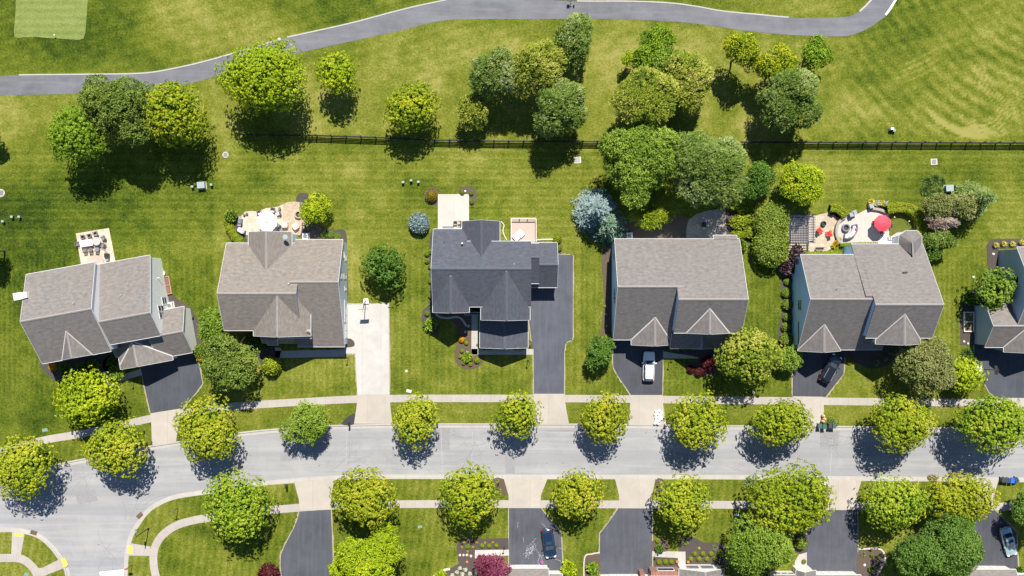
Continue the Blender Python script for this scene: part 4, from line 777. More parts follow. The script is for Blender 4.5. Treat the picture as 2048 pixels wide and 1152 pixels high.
    def win(s, u, v, z, w, h, nx, panes=2, door=False, name='window', glass='dark_glass', frame='white_trim'):
        """window centred at (u, v, z) on a wall whose outward normal is nx = (x, y)"""
        n = np.array((nx[0], nx[1], 0.)); t_ = np.array((-nx[1], nx[0], 0.)); c = np.array((u, v, z)); f = MB(); up = np.array((0, 0, 1.))
        for sg in (-1, 1):
            f.obox(c+t_*sg*(w/2+.05), t_*.05, n*.05, up*(h/2+.1)); f.obox(c+up*sg*(h/2+.05), t_*w/2, n*.05, up*.05)
        if panes == 2 and not door: f.obox(c, t_*w/2, n*.045, up*.03)
        o = f.build(name, frame, s.t); g = MB().obox(c, t_*w/2, n*.02, up*h/2).build('pane', glass, o); return o
    def panel(s, name, u, v, z, w, h, nx, mat, rows=0):
        n = np.array((nx[0], nx[1], 0.)); t_ = np.array((-nx[1], nx[0], 0.)); c = np.array((u, v, z)); f = MB().obox(c, t_*w/2, n*.04, np.array((0, 0, h/2))); o = f.build(name, mat, s.t)
        if rows:
            q = MB()
            for i in range(rows):
                for j in range(4): q.obox(c+t_*w*(j-1.5)/4+np.array((0, 0, h*((i+.5)/rows-.5)))+n*.045, t_*w*.105, n*.012, np.array((0, 0, h/rows*.36)))
            q.build('door_panel', mat, o)
        return o
    def vent(s, px, py, z, r=.06, h=.45, mat='white_trim', name='vent_pipe'):
        x, y = s.loc(px, py, z); return MB().tube((x, y, z-.3), (x, y, z+h), r, r, 8).build(name, mat, s.t)
    def done(s):
        s.W.build('wall', s.wall, s.t); r = s.Rf.build('roof', s.roofm, s.t); s.F.build('fascia', 'white_trim', s.t); [k.build('ridge_cap', s.ridge, r) for k in s.C]; [k.build('valley_flashing', 'valley_metal', r) for k in s.V]
    def faces(s, m_, side, pts, w=1.0, h=1.35):
        """windows on one side of a mass; pts = (position along the wall 0..1, z)"""
        for f, z in pts:
            if m_['axis'] == 'x':
                if side in 'fb': u = m_['u0']+(m_['u1']-m_['u0'])*f; v = m_['v0']+m_['oh'] if side == 'f' else m_['v1']-m_['oh']; s.win(u, v, z, w, h, (0, -1 if side == 'f' else 1))
                else: v = m_['v0']+(m_['v1']-m_['v0'])*f; u = m_['u0']+m_['rake'] if side == 'l' else m_['u1']-m_['rake']; s.win(u, v, z, w, h, (-1 if side == 'l' else 1, 0))
            else:
                if side == 'f': u = m_['v0']+(m_['v1']-m_['v0'])*f; s.win(u, m_['u0']+m_['rake'], z, w, h, (0, -1))
                elif side == 'b': u = m_['v0']+(m_['v1']-m_['v0'])*f; s.win(u, m_['u1']-m_['rake'], z, w, h, (0, 1))

# --- leftmost house, turned ten degrees
H = House('leftmost house, turned askew, taupe roof in two steps and a white side wall', 200, 625, 10.3, 'siding_white', 'shingle_taupe', 'ridge_taupe')
A = H.mass([(52, 549, 6.8), (188, 527, 6.8), (88, 727, 6.8), (222, 701, 6.8)], (111, 630.5), 11.0, 6.8, 6.8)
B = H.mass([(201, 529, 4.8), (300, 510, 4.8), (317, 672, 6.4), (219, 689, 6.4)], (246, 635), 8.9, 6.4, 4.8, ext=(.5, 0))
D1 = H.mass([(124, 720, 6.9), (184, 708, 6.9), (132, 664, 9.3)], (137, 690), 9.4, 6.86, 6.86, 'y', th=.16)
H.valleys(A, D1)
C1 = H.mass([(300, 625, 3), (367, 616, 3), (385, 705, 3)], (369, 662), 5.6, 3.0, 3.0)
DG = H.mass([(241.5, 739, 3), (346, 719, 3), (262, 684, 5.8)], (268, 700), 5.5, 3.05, 3.05, 'y'); H.valleys(C1, DG, w=.2)
H.mass([(226, 690, 3.2), (250, 690, 3.2), (245, 712, 3.0)], (240, 693), 3.8, 3.0, 3.5, cap=False)
u, v = B['u1']-B['rake'], B['v0']
[H.win(u, H.loc(310, yy, 3.9)[1], 3.9, .9, 2.3, (1, 0)) for yy in (620, 632)]; H.win(u, H.loc(323, 603, 1.9)[1], 1.9, 1.1, 1.8, (1, 0))
H.faces(A, 'f', [(.2, 1.7), (.5, 1.7), (.2, 4.6), (.8, 4.6)]); H.faces(A, 'b', [(.2, 1.6), (.5, 1.6), (.8, 1.6), (.3, 4.6), (.7, 4.6)]); H.faces(B, 'b', [(.3, 1.6), (.7, 1.6)]); H.faces(A, 'l', [(.3, 1.7), (.7, 1.7), (.3, 4.6), (.7, 4.6)])
gm = (DG['v0']+DG['v1'])/2; H.panel('garage_door', gm, DG['u0']+DG['rake'], 1.15, 4.9, 2.3, (0, -1), 'white_trim', 4); H.panel('front_door', A['u1']-1.0, A['v0']+A['oh'], 1.1, 1.0, 2.1, (0, -1), 'red_brick')
cx, cy = H.loc(36, 592.5, 9.4); c_ = MB().prism([(cx-.55, cy-.45), (cx+1.3, cy-.45), (cx+1.3, cy+.45), (cx-.55, cy+.45)], -.1, 9.4).build('chimney', 'siding_white', H.t)
MB().prism([(cx-.65, cy-.55), (cx+.5, cy-.55), (cx+.5, cy+.55), (cx-.65, cy+.55)], 9.4, 9.55).build('chimney_cap', 'white_trim', c_)
H.vent(149, 606, 10.2); H.vent(243, 590, 7.2); x, y = H.loc(310, 581, 3); MB().tube((u, B['v0']+9, 3.2), (u+.4, B['v0']+9, 3.2), .07, .07, 8).build('wall_vent', 'white_trim', H.t); H.done()

# --- tan roofed house
H = House('tan roofed house with a shaded front porch beside the white concrete drive', 560, 580, 0, 'siding_grey', 'shingle_tan', 'ridge_taupe')
A = H.mass([(452.7, 486, 4.8), (606, 486, 4.8), (460, 661, 6.0)], (441, 587), 9.4, 6.0, 4.8, nr='r')
C2 = H.mass([(606, 479, 4.75), (666, 479, 4.75), (689.4, 693.5, 3.2)], (650, 564), 8.68, 3.2, 4.75, ext=(1.2, 0), nr='l')
E = H.mass([(507, 665, 6.0), (621.5, 672, 6.0), (549.7, 587, 9.2)], (553.7, 640), 9.2, 6.0, 6.0, 'y'); D2 = H.mass([(497, 464, 5), (583.6, 464, 5), (537, 546, 7.5)], (531.7, 466), 7.4, 5.0, 5.0, 'y')
F2 = H.mass([(556, 660, 5.6), (622.5, 677, 5.6)], (590, 664), 6.6, 5.5, 6.4, cap=False)
H.mass([(535, 675, 3.1), (556, 690, 3.1)], (545, 676), 3.9, 3.1, 3.7, cap=False, wall=False); H.mass([(524, 672, 3.2), (618, 686, 2.9)], (560, 674), 4.0, 2.9, 3.8, cap=False)
H.mass([(664, 600, 3.0), (689, 643, 3.0)], (670, 620), 3.9, 3.0, 3.0, 'y', cap=False)
xw = C2['u1']-C2['rake']
for yy, z, w, h in ((508, 3.6, 1.1, 1.3), (551, 5.4, .9, 1.2), (553, 2.2, .6, 1.8), (577, 1.8, .5, 1.2), (515, 1.5, .9, 1.4)): H.win(xw, H.loc(670, yy, z)[1], z, w, h, (1, 0))
H.faces(A, 'b', [(.15, 1.6), (.15, 4.0), (.9, 1.6)]); H.faces(A, 'f', [(.15, 1.7), (.15, 4.5)]); H.faces(A, 'l', [(.3, 1.7), (.7, 1.7), (.5, 4.6)]); H.faces(E, 'f', [(.3, 4.6), (.7, 4.6)]); H.faces(D2, 'b', [(.3, 1.6), (.7, 1.6)])
H.panel('garage_door', xw, (C2['v0']+3.6), 1.15, 4.8, 2.3, (1, 0), 'white_trim', 4); H.faces(C2, 'f', [(.7, 1.6)])
x, y = H.loc(568, 477, 6.2); d_ = MB(); d_.lathe((x+.35, y+.2), [(.05, 6.75), (.36, 6.86), (.40, 6.92)], 12); d_.tube((x, y, 5.7), (x+.35, y+.2, 6.8), .04, .04, 6); d_.build('satellite_dish', 'pale_metal', H.t); H.vent(578, 567, 8.7, .08, .3, 'white_plastic'); H.vent(535, 472, 7.0, .05, .3); H.done()

# --- slate roofed house
H = House('dark slate roofed house with twin front gables and a long blacktop drive', 970, 575, 0, 'siding_grey', 'shingle_slate', 'ridge_slate')
A = H.mass([(866.7, 458, 5), (935, 458, 5), (868, 613.75, 6.0)], (900, 537.5), 9.1, 6.0, 5.0, nr='r'); A2 = H.mass([(934, 482.5, 6.3), (1062, 482.5, 6.3), (935, 613.75, 6.0)], (1000, 537.5), 9.1, 6.0, 6.3, nr='lr')
B3 = H.mass([(1058, 485.4, 3.2), (1114.6, 485.4, 3.2), (1112.9, 575, 3.2)], (1090, 529.5), 5.8, 3.2, 3.2, nr='l'); H.mass([(1050, 487, 4.6), (1078, 567, 4.2)], (1070, 514.6), 6.8, 4.2, 4.8, nr='lr')
D3 = H.mass([(924, 442.5, 5), (999.6, 442.5, 5), (962, 509, 7.9)], (962.5, 470), 7.9, 5.0, 5.0, 'y', ext=(.3, 0)); E3 = H.mass([(865.5, 625, 6.0), (938.5, 625, 6.0), (901, 552, 8.6)], (901, 600), 8.7, 6.0, 6.0, 'y')
F3 = H.mass([(961.7, 637.5, 5.8), (1060, 640, 5.8), (1013, 543, 8.9)], (1013, 600), 8.95, 5.8, 5.8, 'y'); G3 = H.mass([(959.6, 630, 2.8), (1056, 695.8, 2.8)], (1009, 690), 5.0, 2.8, 2.8, 'y'); H.mass([(930, 625, 3.0), (964, 630, 3.0)], (940, 626), 3.3, 3.0, 3.2, cap=False)
H.faces(A, 'b', [(.3, 1.6), (.7, 1.6)]); H.faces(A2, 'b', [(.7, 1.6), (.7, 4.4)]); H.faces(D3, 'b', [(.25, 1.6), (.75, 1.6)]); H.faces(E3, 'f', [(.3, 1.7), (.7, 1.7), (.5, 4.6)]); H.faces(F3, 'f', [(.3, 4.8), (.7, 4.8)]); H.faces(G3, 'f', [(.25, 1.5), (.75, 1.5)]); H.faces(A, 'l', [(.3, 1.7), (.7, 1.7), (.3, 4.4), (.7, 4.4)])
xr = F3['v1']-F3['oh']; H.panel('garage_door', xr, F3['u0']+2.0, 1.15, 2.7, 2.3, (1, 0), 'white_trim', 4); H.panel('garage_door', B3['u0']+2.6, B3['v0']+B3['oh'], 1.15, 2.7, 2.3, (0, -1), 'white_trim', 4); H.panel('front_door', H.loc(949, 622, 1)[0], A['v0']+A['oh'], 1.1, 1.0, 2.1, (0, -1), 'black_paint')
H.vent(925, 487, 6.5, .13, 1.0); H.vent(889, 484, 6.4, .05, .35, 'black_paint'); H.vent(1028, 528, 8.5, .06, .4); H.done()

# --- grey roofed house in the middle right
H = House('broad grey roofed house with a white car on its drive', 1360, 575, 0, 'siding_blue', 'shingle_grey', 'ridge_taupe')
B = H.mass([(1229.8, 477.6, 5.57), (1226.5, 679.6, 3.6), (1357, 477.6, 5.57)], (1300, 573.5), 9.97, 3.6, 5.57, nr='r')
A = H.mass([(1357, 599, 11.1), (1357, 477.6, 5.6), (1475, 477.6, 5.6), (1497, 599, 11.1), (1481, 666, 7.0)], (1430, 599), 11.1, 7.0, 5.6, nr='l')
GB = H.mass([(1262.5, 687, 3.6), (1340, 690, 3.6), (1310.6, 635.5, 6.4)], (1310.6, 690), 6.35, 3.62, 3.62, 'y'); H.valleys(B, GB, w=.2); GA = H.mass([(1373, 665.5, 7.0), (1459, 666.5, 7.0), (1424, 616, 10.1)], (1420, 650), 10.0, 7.03, 7.03, 'y'); H.valleys(A, GA, w=.2)
H.mass([(1340, 664, 3), (1468.6, 697, 3)], (1400, 667), 4.6, 3.0, 4.4, cap=False); PG = H.mass([(1377, 697, 3), (1430, 697, 3), (1405, 672, 4.4)], (1404, 690), 4.5, 3.0, 3.0, 'y', wall=False); H.mass([(1426, 470.5, 5.25), (1475, 482, 5.8)], (1450, 478.5), 5.72, 5.5, 5.25, cap=False, wall=False)
xl = B['u0']+B['rake']
for yy, z, w, h in ((513, 3.5, .9, 1.5), (583, 4.3, .95, 1.5), (592, 4.3, .95, 1.5), (600, 4.3, .95, 1.5)): H.win(xl, H.loc(1230, yy, z)[1], z, w, h, (-1, 0))
H.faces(A, 'b', [(.2, 1.6), (.5, 1.6), (.8, 1.6)]); H.faces(B, 'b', [(.2, 1.6), (.5, 1.6), (.3, 4.2), (.7, 4.2)]); H.faces(GA, 'f', [(.3, 5.2), (.7, 5.2)]); H.faces(A, 'r', [(.3, 1.7), (.7, 1.7), (.4, 4.5)])
H.panel('garage_door', (GB['v0']+GB['v1'])/2, GB['u0']+GB['rake'], 1.15, 4.9, 2.3, (0, -1), 'white_trim', 4); H.vent(1320, 565, 9.2, .06, .35, 'black_paint'); H.vent(1388, 582, 9.9, .06, .35, 'black_paint'); H.done()

# --- turret house
H = House('grey roofed house with an octagonal turret bay and a pale blue left wall', 1740, 590, 0, 'siding_blue', 'shingle_grey', 'ridge_taupe')
B = H.mass([(1600.9, 509, 5.0), (1596, 699.6, 3.7), (1735, 509, 5.0)], (1670, 598.7), 9.97, 3.7, 5.0, nr='r')
A = H.mass([(1751, 609.4, 11.0), (1760, 488, 3.8), (1845, 488, 3.8), (1888, 609.4, 11.0), (1864, 676, 7.0)], (1820, 609.4), 11.0, 7.0, 3.8, nr='l')
A2 = H.mass([(1702, 488, 3.77), (1765, 488, 3.77), (1745, 699.6, 3.68)], (1745, 592), 9.95, 3.68, 3.77, nr='lr', cap=False)
GB = H.mass([(1595.7, 702, 3.7), (1680.9, 702, 3.7), (1649.8, 645, 7.0)], (1649, 690), 6.95, 3.72, 3.72, 'y'); H.valleys(B, GB, w=.12); GA = H.mass([(1751, 688, 6.8), (1841, 688, 6.8), (1812, 627, 10)], (1810, 660), 9.9, 6.82, 6.82, 'y'); H.valleys(A, GA, w=.12)
xl = B['u0']+B['rake']
for yy, z, w, h in ((610, 4.3, 1.5, 1.7), (523, 3.0, .9, 1.5)): H.win(xl, H.loc(1609, yy, z)[1], z, w, h, (-1, 0))
H.faces(A, 'b', [(.3, 1.5), (.5, 1.5)]); H.faces(B, 'b', [(.2, 1.6), (.5, 1.6)]); H.faces(A, 'r', [(.3, 1.7), (.7, 1.7), (.5, 4.8)]); H.faces(GA, 'f', [(.3, 5.0), (.7, 5.0), (.5, 1.7)]); H.panel('garage_door', (GB['v0']+GB['v1'])/2, GB['u0']+GB['rake'], 1.15, 4.9, 2.3, (0, -1), 'white_trim', 4)
oc = [H.loc(px, py, 3.7) for px, py in ((1796.5, 489), (1796.6, 480), (1799, 470), (1812, 461), (1834, 461), (1843.8, 472), (1843.8, 489))]; ap, bk = (*H.loc(1825, 486, 5.9), 5.9), (*H.loc(1827, 512, 5.9), 5.7)
T_ = MB()
for i in range(6): T_.face([(*oc[i], 3.7), (*oc[i+1], 3.7), ap], 0, [(0, 0), (2, 0), (1, 2.5)])
T_.face([(*oc[0], 3.7), ap, bk], 0, [(0, 0), (2, 2), (3, 2)]); T_.face([(*oc[6], 3.7), bk, ap], 0, [(0, 0), (3, 2), (2, 2)]); rf = T_.build('turret_roof', 'shingle_grey', H.t)
q = MB().beam((ap[0], ap[1], ap[2]+.03), (bk[0], bk[1], bk[2]+.03), .2, .04); q.build('ridge_cap', 'ridge_taupe', rf)
cen = np.mean(oc, 0); MB().prism([tuple(cen+(np.array(o)-cen)*.88) for o in oc], -.05, 3.62).build('turret_wall', 'siding_white', H.t)
f_ = MB()
for i in range(6): f_.beam((*oc[i], 3.62), (*oc[i+1], 3.62), .1, .16)
f_.build('fascia', 'white_trim', H.t)
x, y = H.loc(1809, 545, 8); q = MB(); q.path([(x, y, 6.6), (x, y, 7.6), (x+.7, y+.1, 7.6)], .07, 6); q.build('vent_pipe', 'black_paint', H.t); H.vent(1765, 592, 9.8, .06, .3, 'black_paint'); H.vent(1672, 579, 8.9, .06, .3, 'black_paint'); H.vent(1617, 520, 5.4, .06, .3, 'black_paint'); H.done()

# --- house cut by the right edge
H = House('slate blue walled house cut by the right edge of the photo', 2100, 590, 0, 'siding_slate', 'shingle_taupe', 'ridge_taupe')
A = H.mass([(2033.6, 494, 5.8), (2033.6, 656, 5.8), (2210, 494, 5.8)], (2100, 576), 10.2, 5.8, 5.8); B = H.mass([(1973.7, 607.7, 3.8), (1969.7, 694.7, 3.6), (2080, 607.7, 3.8)], (2010, 652.4), 6.3, 3.6, 3.8)
G6 = H.mass([(2007, 704, 3.6), (2112, 704, 3.6), (2060, 640, 6.6)], (2062, 690), 6.5, 3.65, 3.65, 'y'); H.valleys(B, G6, w=.18); xl = A['u0']+A['rake']; H.win(xl, H.loc(2026, 560, 5)[1], 5.4, 1.0, 1.3, (-1, 0), 1)
H.panel('garage_door', (G6['v0']+G6['v1'])/2, G6['u0']+G6['rake'], 1.15, 4.9, 2.3, (0, -1), 'white_trim', 4); H.done()

# --- houses along the bottom edge, only their north fronts in the picture
H = House('house at the bottom edge with white garage front right of the purple tree', 1040, 1240, 0, 'siding_cream', 'shingle_taupe', 'ridge_taupe')
A = H.mass([(1013, 1137, 3.0), (1097.5, 1137, 3.0), (1050, 1270, 3.0)], (1050, 1205), 6.2, 3.0, 3.0, th=.16); H.mass([(860, 1168, 5.0), (1030, 1330, 5.0)], (950, 1250), 8.6, 5.0, 5.0); H.mass([(1092, 1148, 2.9), (1125, 1290, 2.9)], (1105, 1210), 5.0, 2.9, 2.9)
H.faces(A, 'b', [(.8, 1.5)], .8, 1.0); H.panel('garage_door', (A['u0']+A['u1'])/2+.2, A['v1']-A['oh'], 1.15, 4.6, 2.3, (0, 1), 'white_trim', 4); H.done()
H = House('house at the bottom edge with a brick porch wall and white window bay', 1330, 1250, 0, 'siding_cream', 'shingle_taupe', 'ridge_taupe')
A = H.mass([(1196, 1156, 3.0), (1308, 1156, 3.0), (1250, 1290, 3.0)], (1250, 1225), 6.0, 3.0, 3.0); B = H.mass([(1358, 1138, 3.0), (1448, 1138, 3.0), (1400, 1250, 3.0)], (1411, 1150), 4.6, 3.0, 3.0, 'y'); H.mass([(1300, 1153, 3.0), (1460, 1300, 3.0)], (1380, 1230), 7.0, 3.0, 3.0)
x0, y0 = H.loc(1297, 1133, 0); x1, y1 = H.loc(1361, 1146, 0); MB().prism([(x0, y0), (x1, y0), (x1, y1-.8), (x0, y1-.8)], -.05, 2.9).build('brick_wall', 'red_brick', H.t); H.win((x0+x1)/2-.1, y0+.02, 1.6, 2.5, 1.3, (0, 1), 1); MB().box((x0-1.3, y0-.75), (.7, .8), -.05, 2.7).build('brick_pier', 'red_brick', H.t)
for k in (-1, 1): H.win((B['v0']+B['v1'])/2+k*1.15, B['u1']-B['rake'], 1.6, 1.9, 1.7, (0, 1), 2)
MB().box(H.loc(1373, 1139, 0), (.35, .9), 0, 2.7, -.5).build('porch_column', 'white_trim', H.t); H.panel('garage_door', (A['u0']+A['u1'])/2, A['v1']-A['oh'], 1.15, 4.9, 2.3, (0, 1), 'white_trim', 4); H.done()
H = House('house at the bottom edge with a small white front gable under the large green tree', 1620, 1260, 0, 'siding_cream', 'shingle_taupe', 'ridge_taupe')
A = H.mass([(1614, 1150, 3.0), (1722, 1150, 3.0), (1660, 1280, 3.0)], (1660, 1215), 6.0, 3.0, 3.0); G = H.mass([(1592, 1140.5, 3.0), (1632, 1140.5, 3.0), (1610, 1210, 3.0)], (1610, 1150), 4.2, 3.0, 3.0, 'y'); B = H.mass([(1548, 1149, 3.0), (1600, 1149, 3.0), (1560, 1260, 3.0)], (1570, 1200), 5.6, 3.0, 3.0)
for k in (.25, .5, .75): H.win(B['u0']+(B['u1']-B['u0'])*k, B['v1']-B['oh'], 1.7, .8, 1.4, (0, 1))
H.panel('garage_door', (A['u0']+A['u1'])/2, A['v1']-A['oh'], 1.15, 4.9, 2.3, (0, 1), 'white_trim', 4); H.done()
H = House('house at the bottom right with a white garage front below the silver car', 1990, 1250, 0, 'siding_cream', 'shingle_taupe', 'ridge_taupe')
A = H.mass([(1930, 1139, 3.0), (2032, 1139, 3.0), (1980, 1270, 3.0)], (1980, 1205), 6.0, 3.0, 3.0); H.mass([(2026, 1149, 3.0), (2150, 1300, 3.0)], (2090, 1220), 6.4, 3.0, 3.0); H.panel('garage_door', (A['u0']+A['u1'])/2-.2, A['v1']-A['oh'], 1.15, 4.9, 2.3, (0, 1), 'white_trim', 4); H.done()
# ---------------------------------------------------------------- planting beds and patios
def bed(pts, label, mat='mulch', n=5, z=.045): return ground('mulch_bed', cr(PP(pts), n, True) if n else PP(pts), -.05, z, mat, label, 'planting bed')
bed([(84, 726), (90, 745), (101, 756), (120, 763), (140, 762), (170, 752), (195, 745), (216, 740), (215, 705), (150, 715)], 'dark planting bed along the front of the leftmost house'); bed([(212, 715), (236, 708), (246, 750), (232, 764), (222, 752), (206, 735)], 'small dark planting bed beside the garage of the leftmost house')
bed([(330, 592), (344, 590), (386, 618), (388, 640), (350, 640), (335, 620)], 'dark gravelly bed round the air conditioner of the leftmost house', n=0); bed([(383, 640), (397, 640), (408, 700), (409, 712), (398, 717), (386, 705)], 'thin dark bed right of the leftmost garage', n=3)
bed([(596, 472), (606, 459), (625, 448), (650, 455), (668, 461), (684, 458), (693, 470), (695, 530), (695, 608), (672, 610), (668, 500), (640, 485)], 'long dark bed wrapping the right wall of the tan roofed house', n=3); bed([(592, 400), (598, 388), (608, 386), (618, 390), (612, 405), (604, 410)], 'dark round bed behind the small lime tree by the fire pit')
bed([(456, 430), (474, 428), (480, 450), (490, 468), (494, 490), (470, 490), (456, 470)], 'dark bed under the small evergreens left of the umbrella patio', n=3); bed([(508, 670), (547, 676), (547, 724), (525, 730), (512, 712), (500, 690)], 'dark bed in front of the tan roofed house', n=3); bed([(691, 680), (700, 677), (708, 683), (708, 692), (691, 694)], 'tiny dark half round bed at the white drive corner', n=4)
bed([(849, 385), (862, 375), (876, 381), (877, 408), (864, 409), (852, 402)], 'round mulch ring under the bronze bush', 'mulch_brown'); bed([(918, 377), (932, 373), (950, 376), (953, 392), (952, 404), (946, 411), (939, 408), (938, 388), (920, 388)], 'corner bed with three small box bushes', 'mulch_brown', 3)
bed([(868, 470), (859, 480), (858, 600), (846, 620), (844, 640), (851, 660), (868, 668), (880, 655), (870, 600)], 'narrow bed down the left wall of the slate roofed house', 'mulch', 3)
bed([(872, 622), (934, 628), (943, 632), (943, 709), (956, 709), (965, 718), (963, 727), (954, 735), (939, 738.5), (922, 735), (912, 723), (910, 708), (913, 692), (917, 675), (908, 645)], 'kidney shaped mulch bed in the front lawn of the slate roofed house', 'mulch_brown', 3); bed([(1056, 678), (1065, 684), (1067, 698), (1056, 698)], 'tiny bed at the right corner of the slate roofed garage', 'mulch_brown', 0); bed([(958, 690), (1050, 690), (1050, 699), (958, 699)], 'thin bed along the front of the slate roofed garage', 'mulch', 0)
bed([(1112, 478), (1122, 486), (1123, 508), (1112, 508)], 'small bed at the rear right corner of the slate roofed house', 'mulch_brown', 0)
bed([(1205, 505), (1224, 480), (1224, 690), (1200, 690), (1202, 660), (1208, 600), (1204, 540)], 'long brown bed down the left wall of the grey roofed house', 'mulch_brown', 2); bed([(1232, 462), (1260, 440), (1330, 430), (1376, 436), (1374, 480), (1230, 480)], 'shaded brown bed behind the grey roofed house', 'mulch_brown', 3); bed([(1440, 400), (1470, 385), (1500, 410), (1500, 480), (1478, 500), (1452, 470), (1452, 430)], 'bed under the layered evergreens', 'mulch', 3)
bed([(1328, 690), (1440, 690), (1450, 715), (1435, 745), (1405, 752), (1378, 746), (1372, 728), (1398, 715), (1330, 703)], 'dark bed with maroon bushes in front of the grey roofed house', 'mulch', 3); bed([(1562, 540), (1580, 500), (1600, 500), (1598, 690), (1562, 690), (1556, 660), (1564, 620)], 'long bed with round bushes left of the turret house', 'mulch', 3)
bed([(1690, 690), (1800, 688), (1810, 705), (1790, 722), (1760, 735), (1735, 736), (1712, 725), (1692, 718)], 'dark bed in front of the turret house', 'mulch', 3); bed([(1982, 478), (2060, 477), (2060, 496), (1998, 497), (1998, 690), (1921, 690), (1920, 640), (1924, 605), (1938, 585), (1970, 568), (1976, 540), (1973, 490)], 'dark bed wrapping the house at the right edge', 'mulch', 0)
bed([(913, 1095), (917.5, 1079), (942, 1073.5), (967, 1077.5), (1017, 1076), (1017.5, 1099), (950, 1100), (949, 1165), (870, 1165), (899, 1138), (917, 1127)], 'dark bed with gold flowers above the white path', 'mulch', 0); bed([(1170, 1114), (1184, 1108), (1199, 1106), (1199, 1165), (1168, 1165)], 'bed left of the empty drive at the bottom edge', 'mulch_brown', 2)
bed([(1357, 1103), (1360, 1080), (1376, 1073), (1389, 1075), (1407, 1085), (1436, 1085), (1452, 1093), (1460, 1106), (1462, 1140), (1372, 1140), (1371, 1103)], 'wide bed with two rows of lime bushes above the white window bay', 'mulch', 0); bed([(1304.5, 1082), (1318, 1076), (1334, 1082), (1336, 1102), (1304.5, 1102)], 'small bed at the corner of the empty drive', 'mulch_brown', 2); bed([(1308, 1115), (1354, 1116), (1356, 1134), (1308, 1133)], 'bed with three lime bushes before the brick wall', 'mulch', 0)
bed([(1717, 1099), (1755, 1098), (1766, 1106), (1768, 1122), (1752, 1151), (1735, 1170), (1717, 1170)], 'round ended dark bed right of the lower right drive', 'mulch_brown', 3); bed([(1590, 1072), (1614, 1070), (1614, 1104), (1588, 1104)], 'bed left of the lower right drive', 'mulch', 2); bed([(985, 958), (1007, 958), (1014, 990), (1000, 985), (990, 975)], 'small bed round the mailbox beside the navy car apron', 'mulch_brown', 2)
bed([(684, 849), (690, 838), (701, 830), (711, 829), (707, 849)], 'black tar coloured patch beside the white drive apron', 'tar_patch', 3, .02); bed([(1312, 960), (1322, 957), (1330, 965), (1324, 985), (1310, 990)], 'small bed round the mailbox left of the south maples', 'mulch_brown', 2)
def edge(pts, label, w=.22, z=.14, mat='concrete_pad', name='stone_edging'): return tag(MB().strip(cr(PP(pts), 4), w, -.05, z).build(name, mat), label, 'edging')
edge([(872, 627), (876, 632), (884, 635), (898, 636), (912, 634), (922, 637), (930, 647), (932, 652)], 'curved row of pale edging stones in the shade of the slate roofed house', .3); edge([(1717, 1098), (1755, 1097), (1767, 1105), (1769, 1122), (1753, 1152)], 'pale curved stone edging of the round ended bed', .25); edge([(1168, 1165), (1169, 1115), (1184, 1107.5), (1199, 1105)], 'pale stone edging of the bottom bed left of the empty drive', .2)
edge([(1002, 443), (1008, 450), (1006, 462), (1010, 474), (1014, 480)], 'pale curved stone edging behind the slate roofed house', .16); edge([(865, 1155), (885, 1141), (900, 1137.5)], 'pale stone edging at the foot of the gold flower bed', .35); edge([(1072, 480), (1085, 479), (1108, 478.5)], 'pale stone strip right of the wooden deck', .2)
ground('patio', PP([(152, 467), (218, 456), (232, 528), (164, 540)]), -.05, .05, 'paver_tan', 'square tan patio with dining table behind the leftmost house', 'patio')
ground('patio', PP([(474, 443), (482, 433), (489, 424), (500, 422), (516, 423), (531, 417), (557, 413), (566, 409), (566, 470), (489, 470)]), -.05, .05, 'paver_tan', 'pale patio under the white umbrella', 'patio'); ground('patio', cr(PP([(566, 409), (573, 405), (590, 403), (606, 406), (609, 444), (609, 456), (600, 470), (566, 471)]), 1, True), -.05, .052, 'paver', 'tan brick patio round the fire pit', 'patio')
ground('patio', PP([(875.8, 388.3), (938, 388.3), (938, 465), (875.8, 465)]), -.05, .06, 'patio_concrete', 'square pale concrete patio behind the slate roofed house', 'patio')
ground('patio', PP([(1372, 480), (1373, 455), (1377, 440), (1393, 428), (1417, 421), (1439, 418), (1442, 404), (1449, 408), (1452, 433), (1453, 480)]), -.05, .06, 'paver_grey', 'grey brick patio in tree shade behind the grey roofed house', 'patio')
ground('patio', PP([(1578, 430), (1632, 431), (1655, 425), (1672, 424), (1682, 436), (1669, 450), (1666, 468), (1671, 481), (1675, 489), (1654, 502), (1612, 504), (1578, 500)]), -.05, .05, 'flagstone', 'flagstone patio with red chairs beside the pergola', 'patio')
ground('patio', cr(PP([(1674, 449), (1684, 437), (1696, 432.5), (1715, 428), (1731, 419.5), (1747, 417), (1765, 422), (1776, 428), (1780, 450), (1777, 469), (1777, 487), (1682, 488), (1673, 470)]), 2, True), -.05, .12, 'patio_concrete', 'raised curved pale patio with the red umbrella', 'patio')
ground('patio', PP([(1576, 430), (1630, 431), (1630, 486), (1576, 486)]), -.05, .066, 'patio_concrete', 'pale paved floor under the dark pergola', 'patio')
ground('putting_lawn', cr(PP([(1777, 430), (1790, 425), (1809, 430), (1825, 443), (1831, 462), (1828, 475), (1777, 476)]), 3, True), -.05, .04, 'artificial_turf', 'small olive putting lawn inside the curved hedge', 'putting lawn')

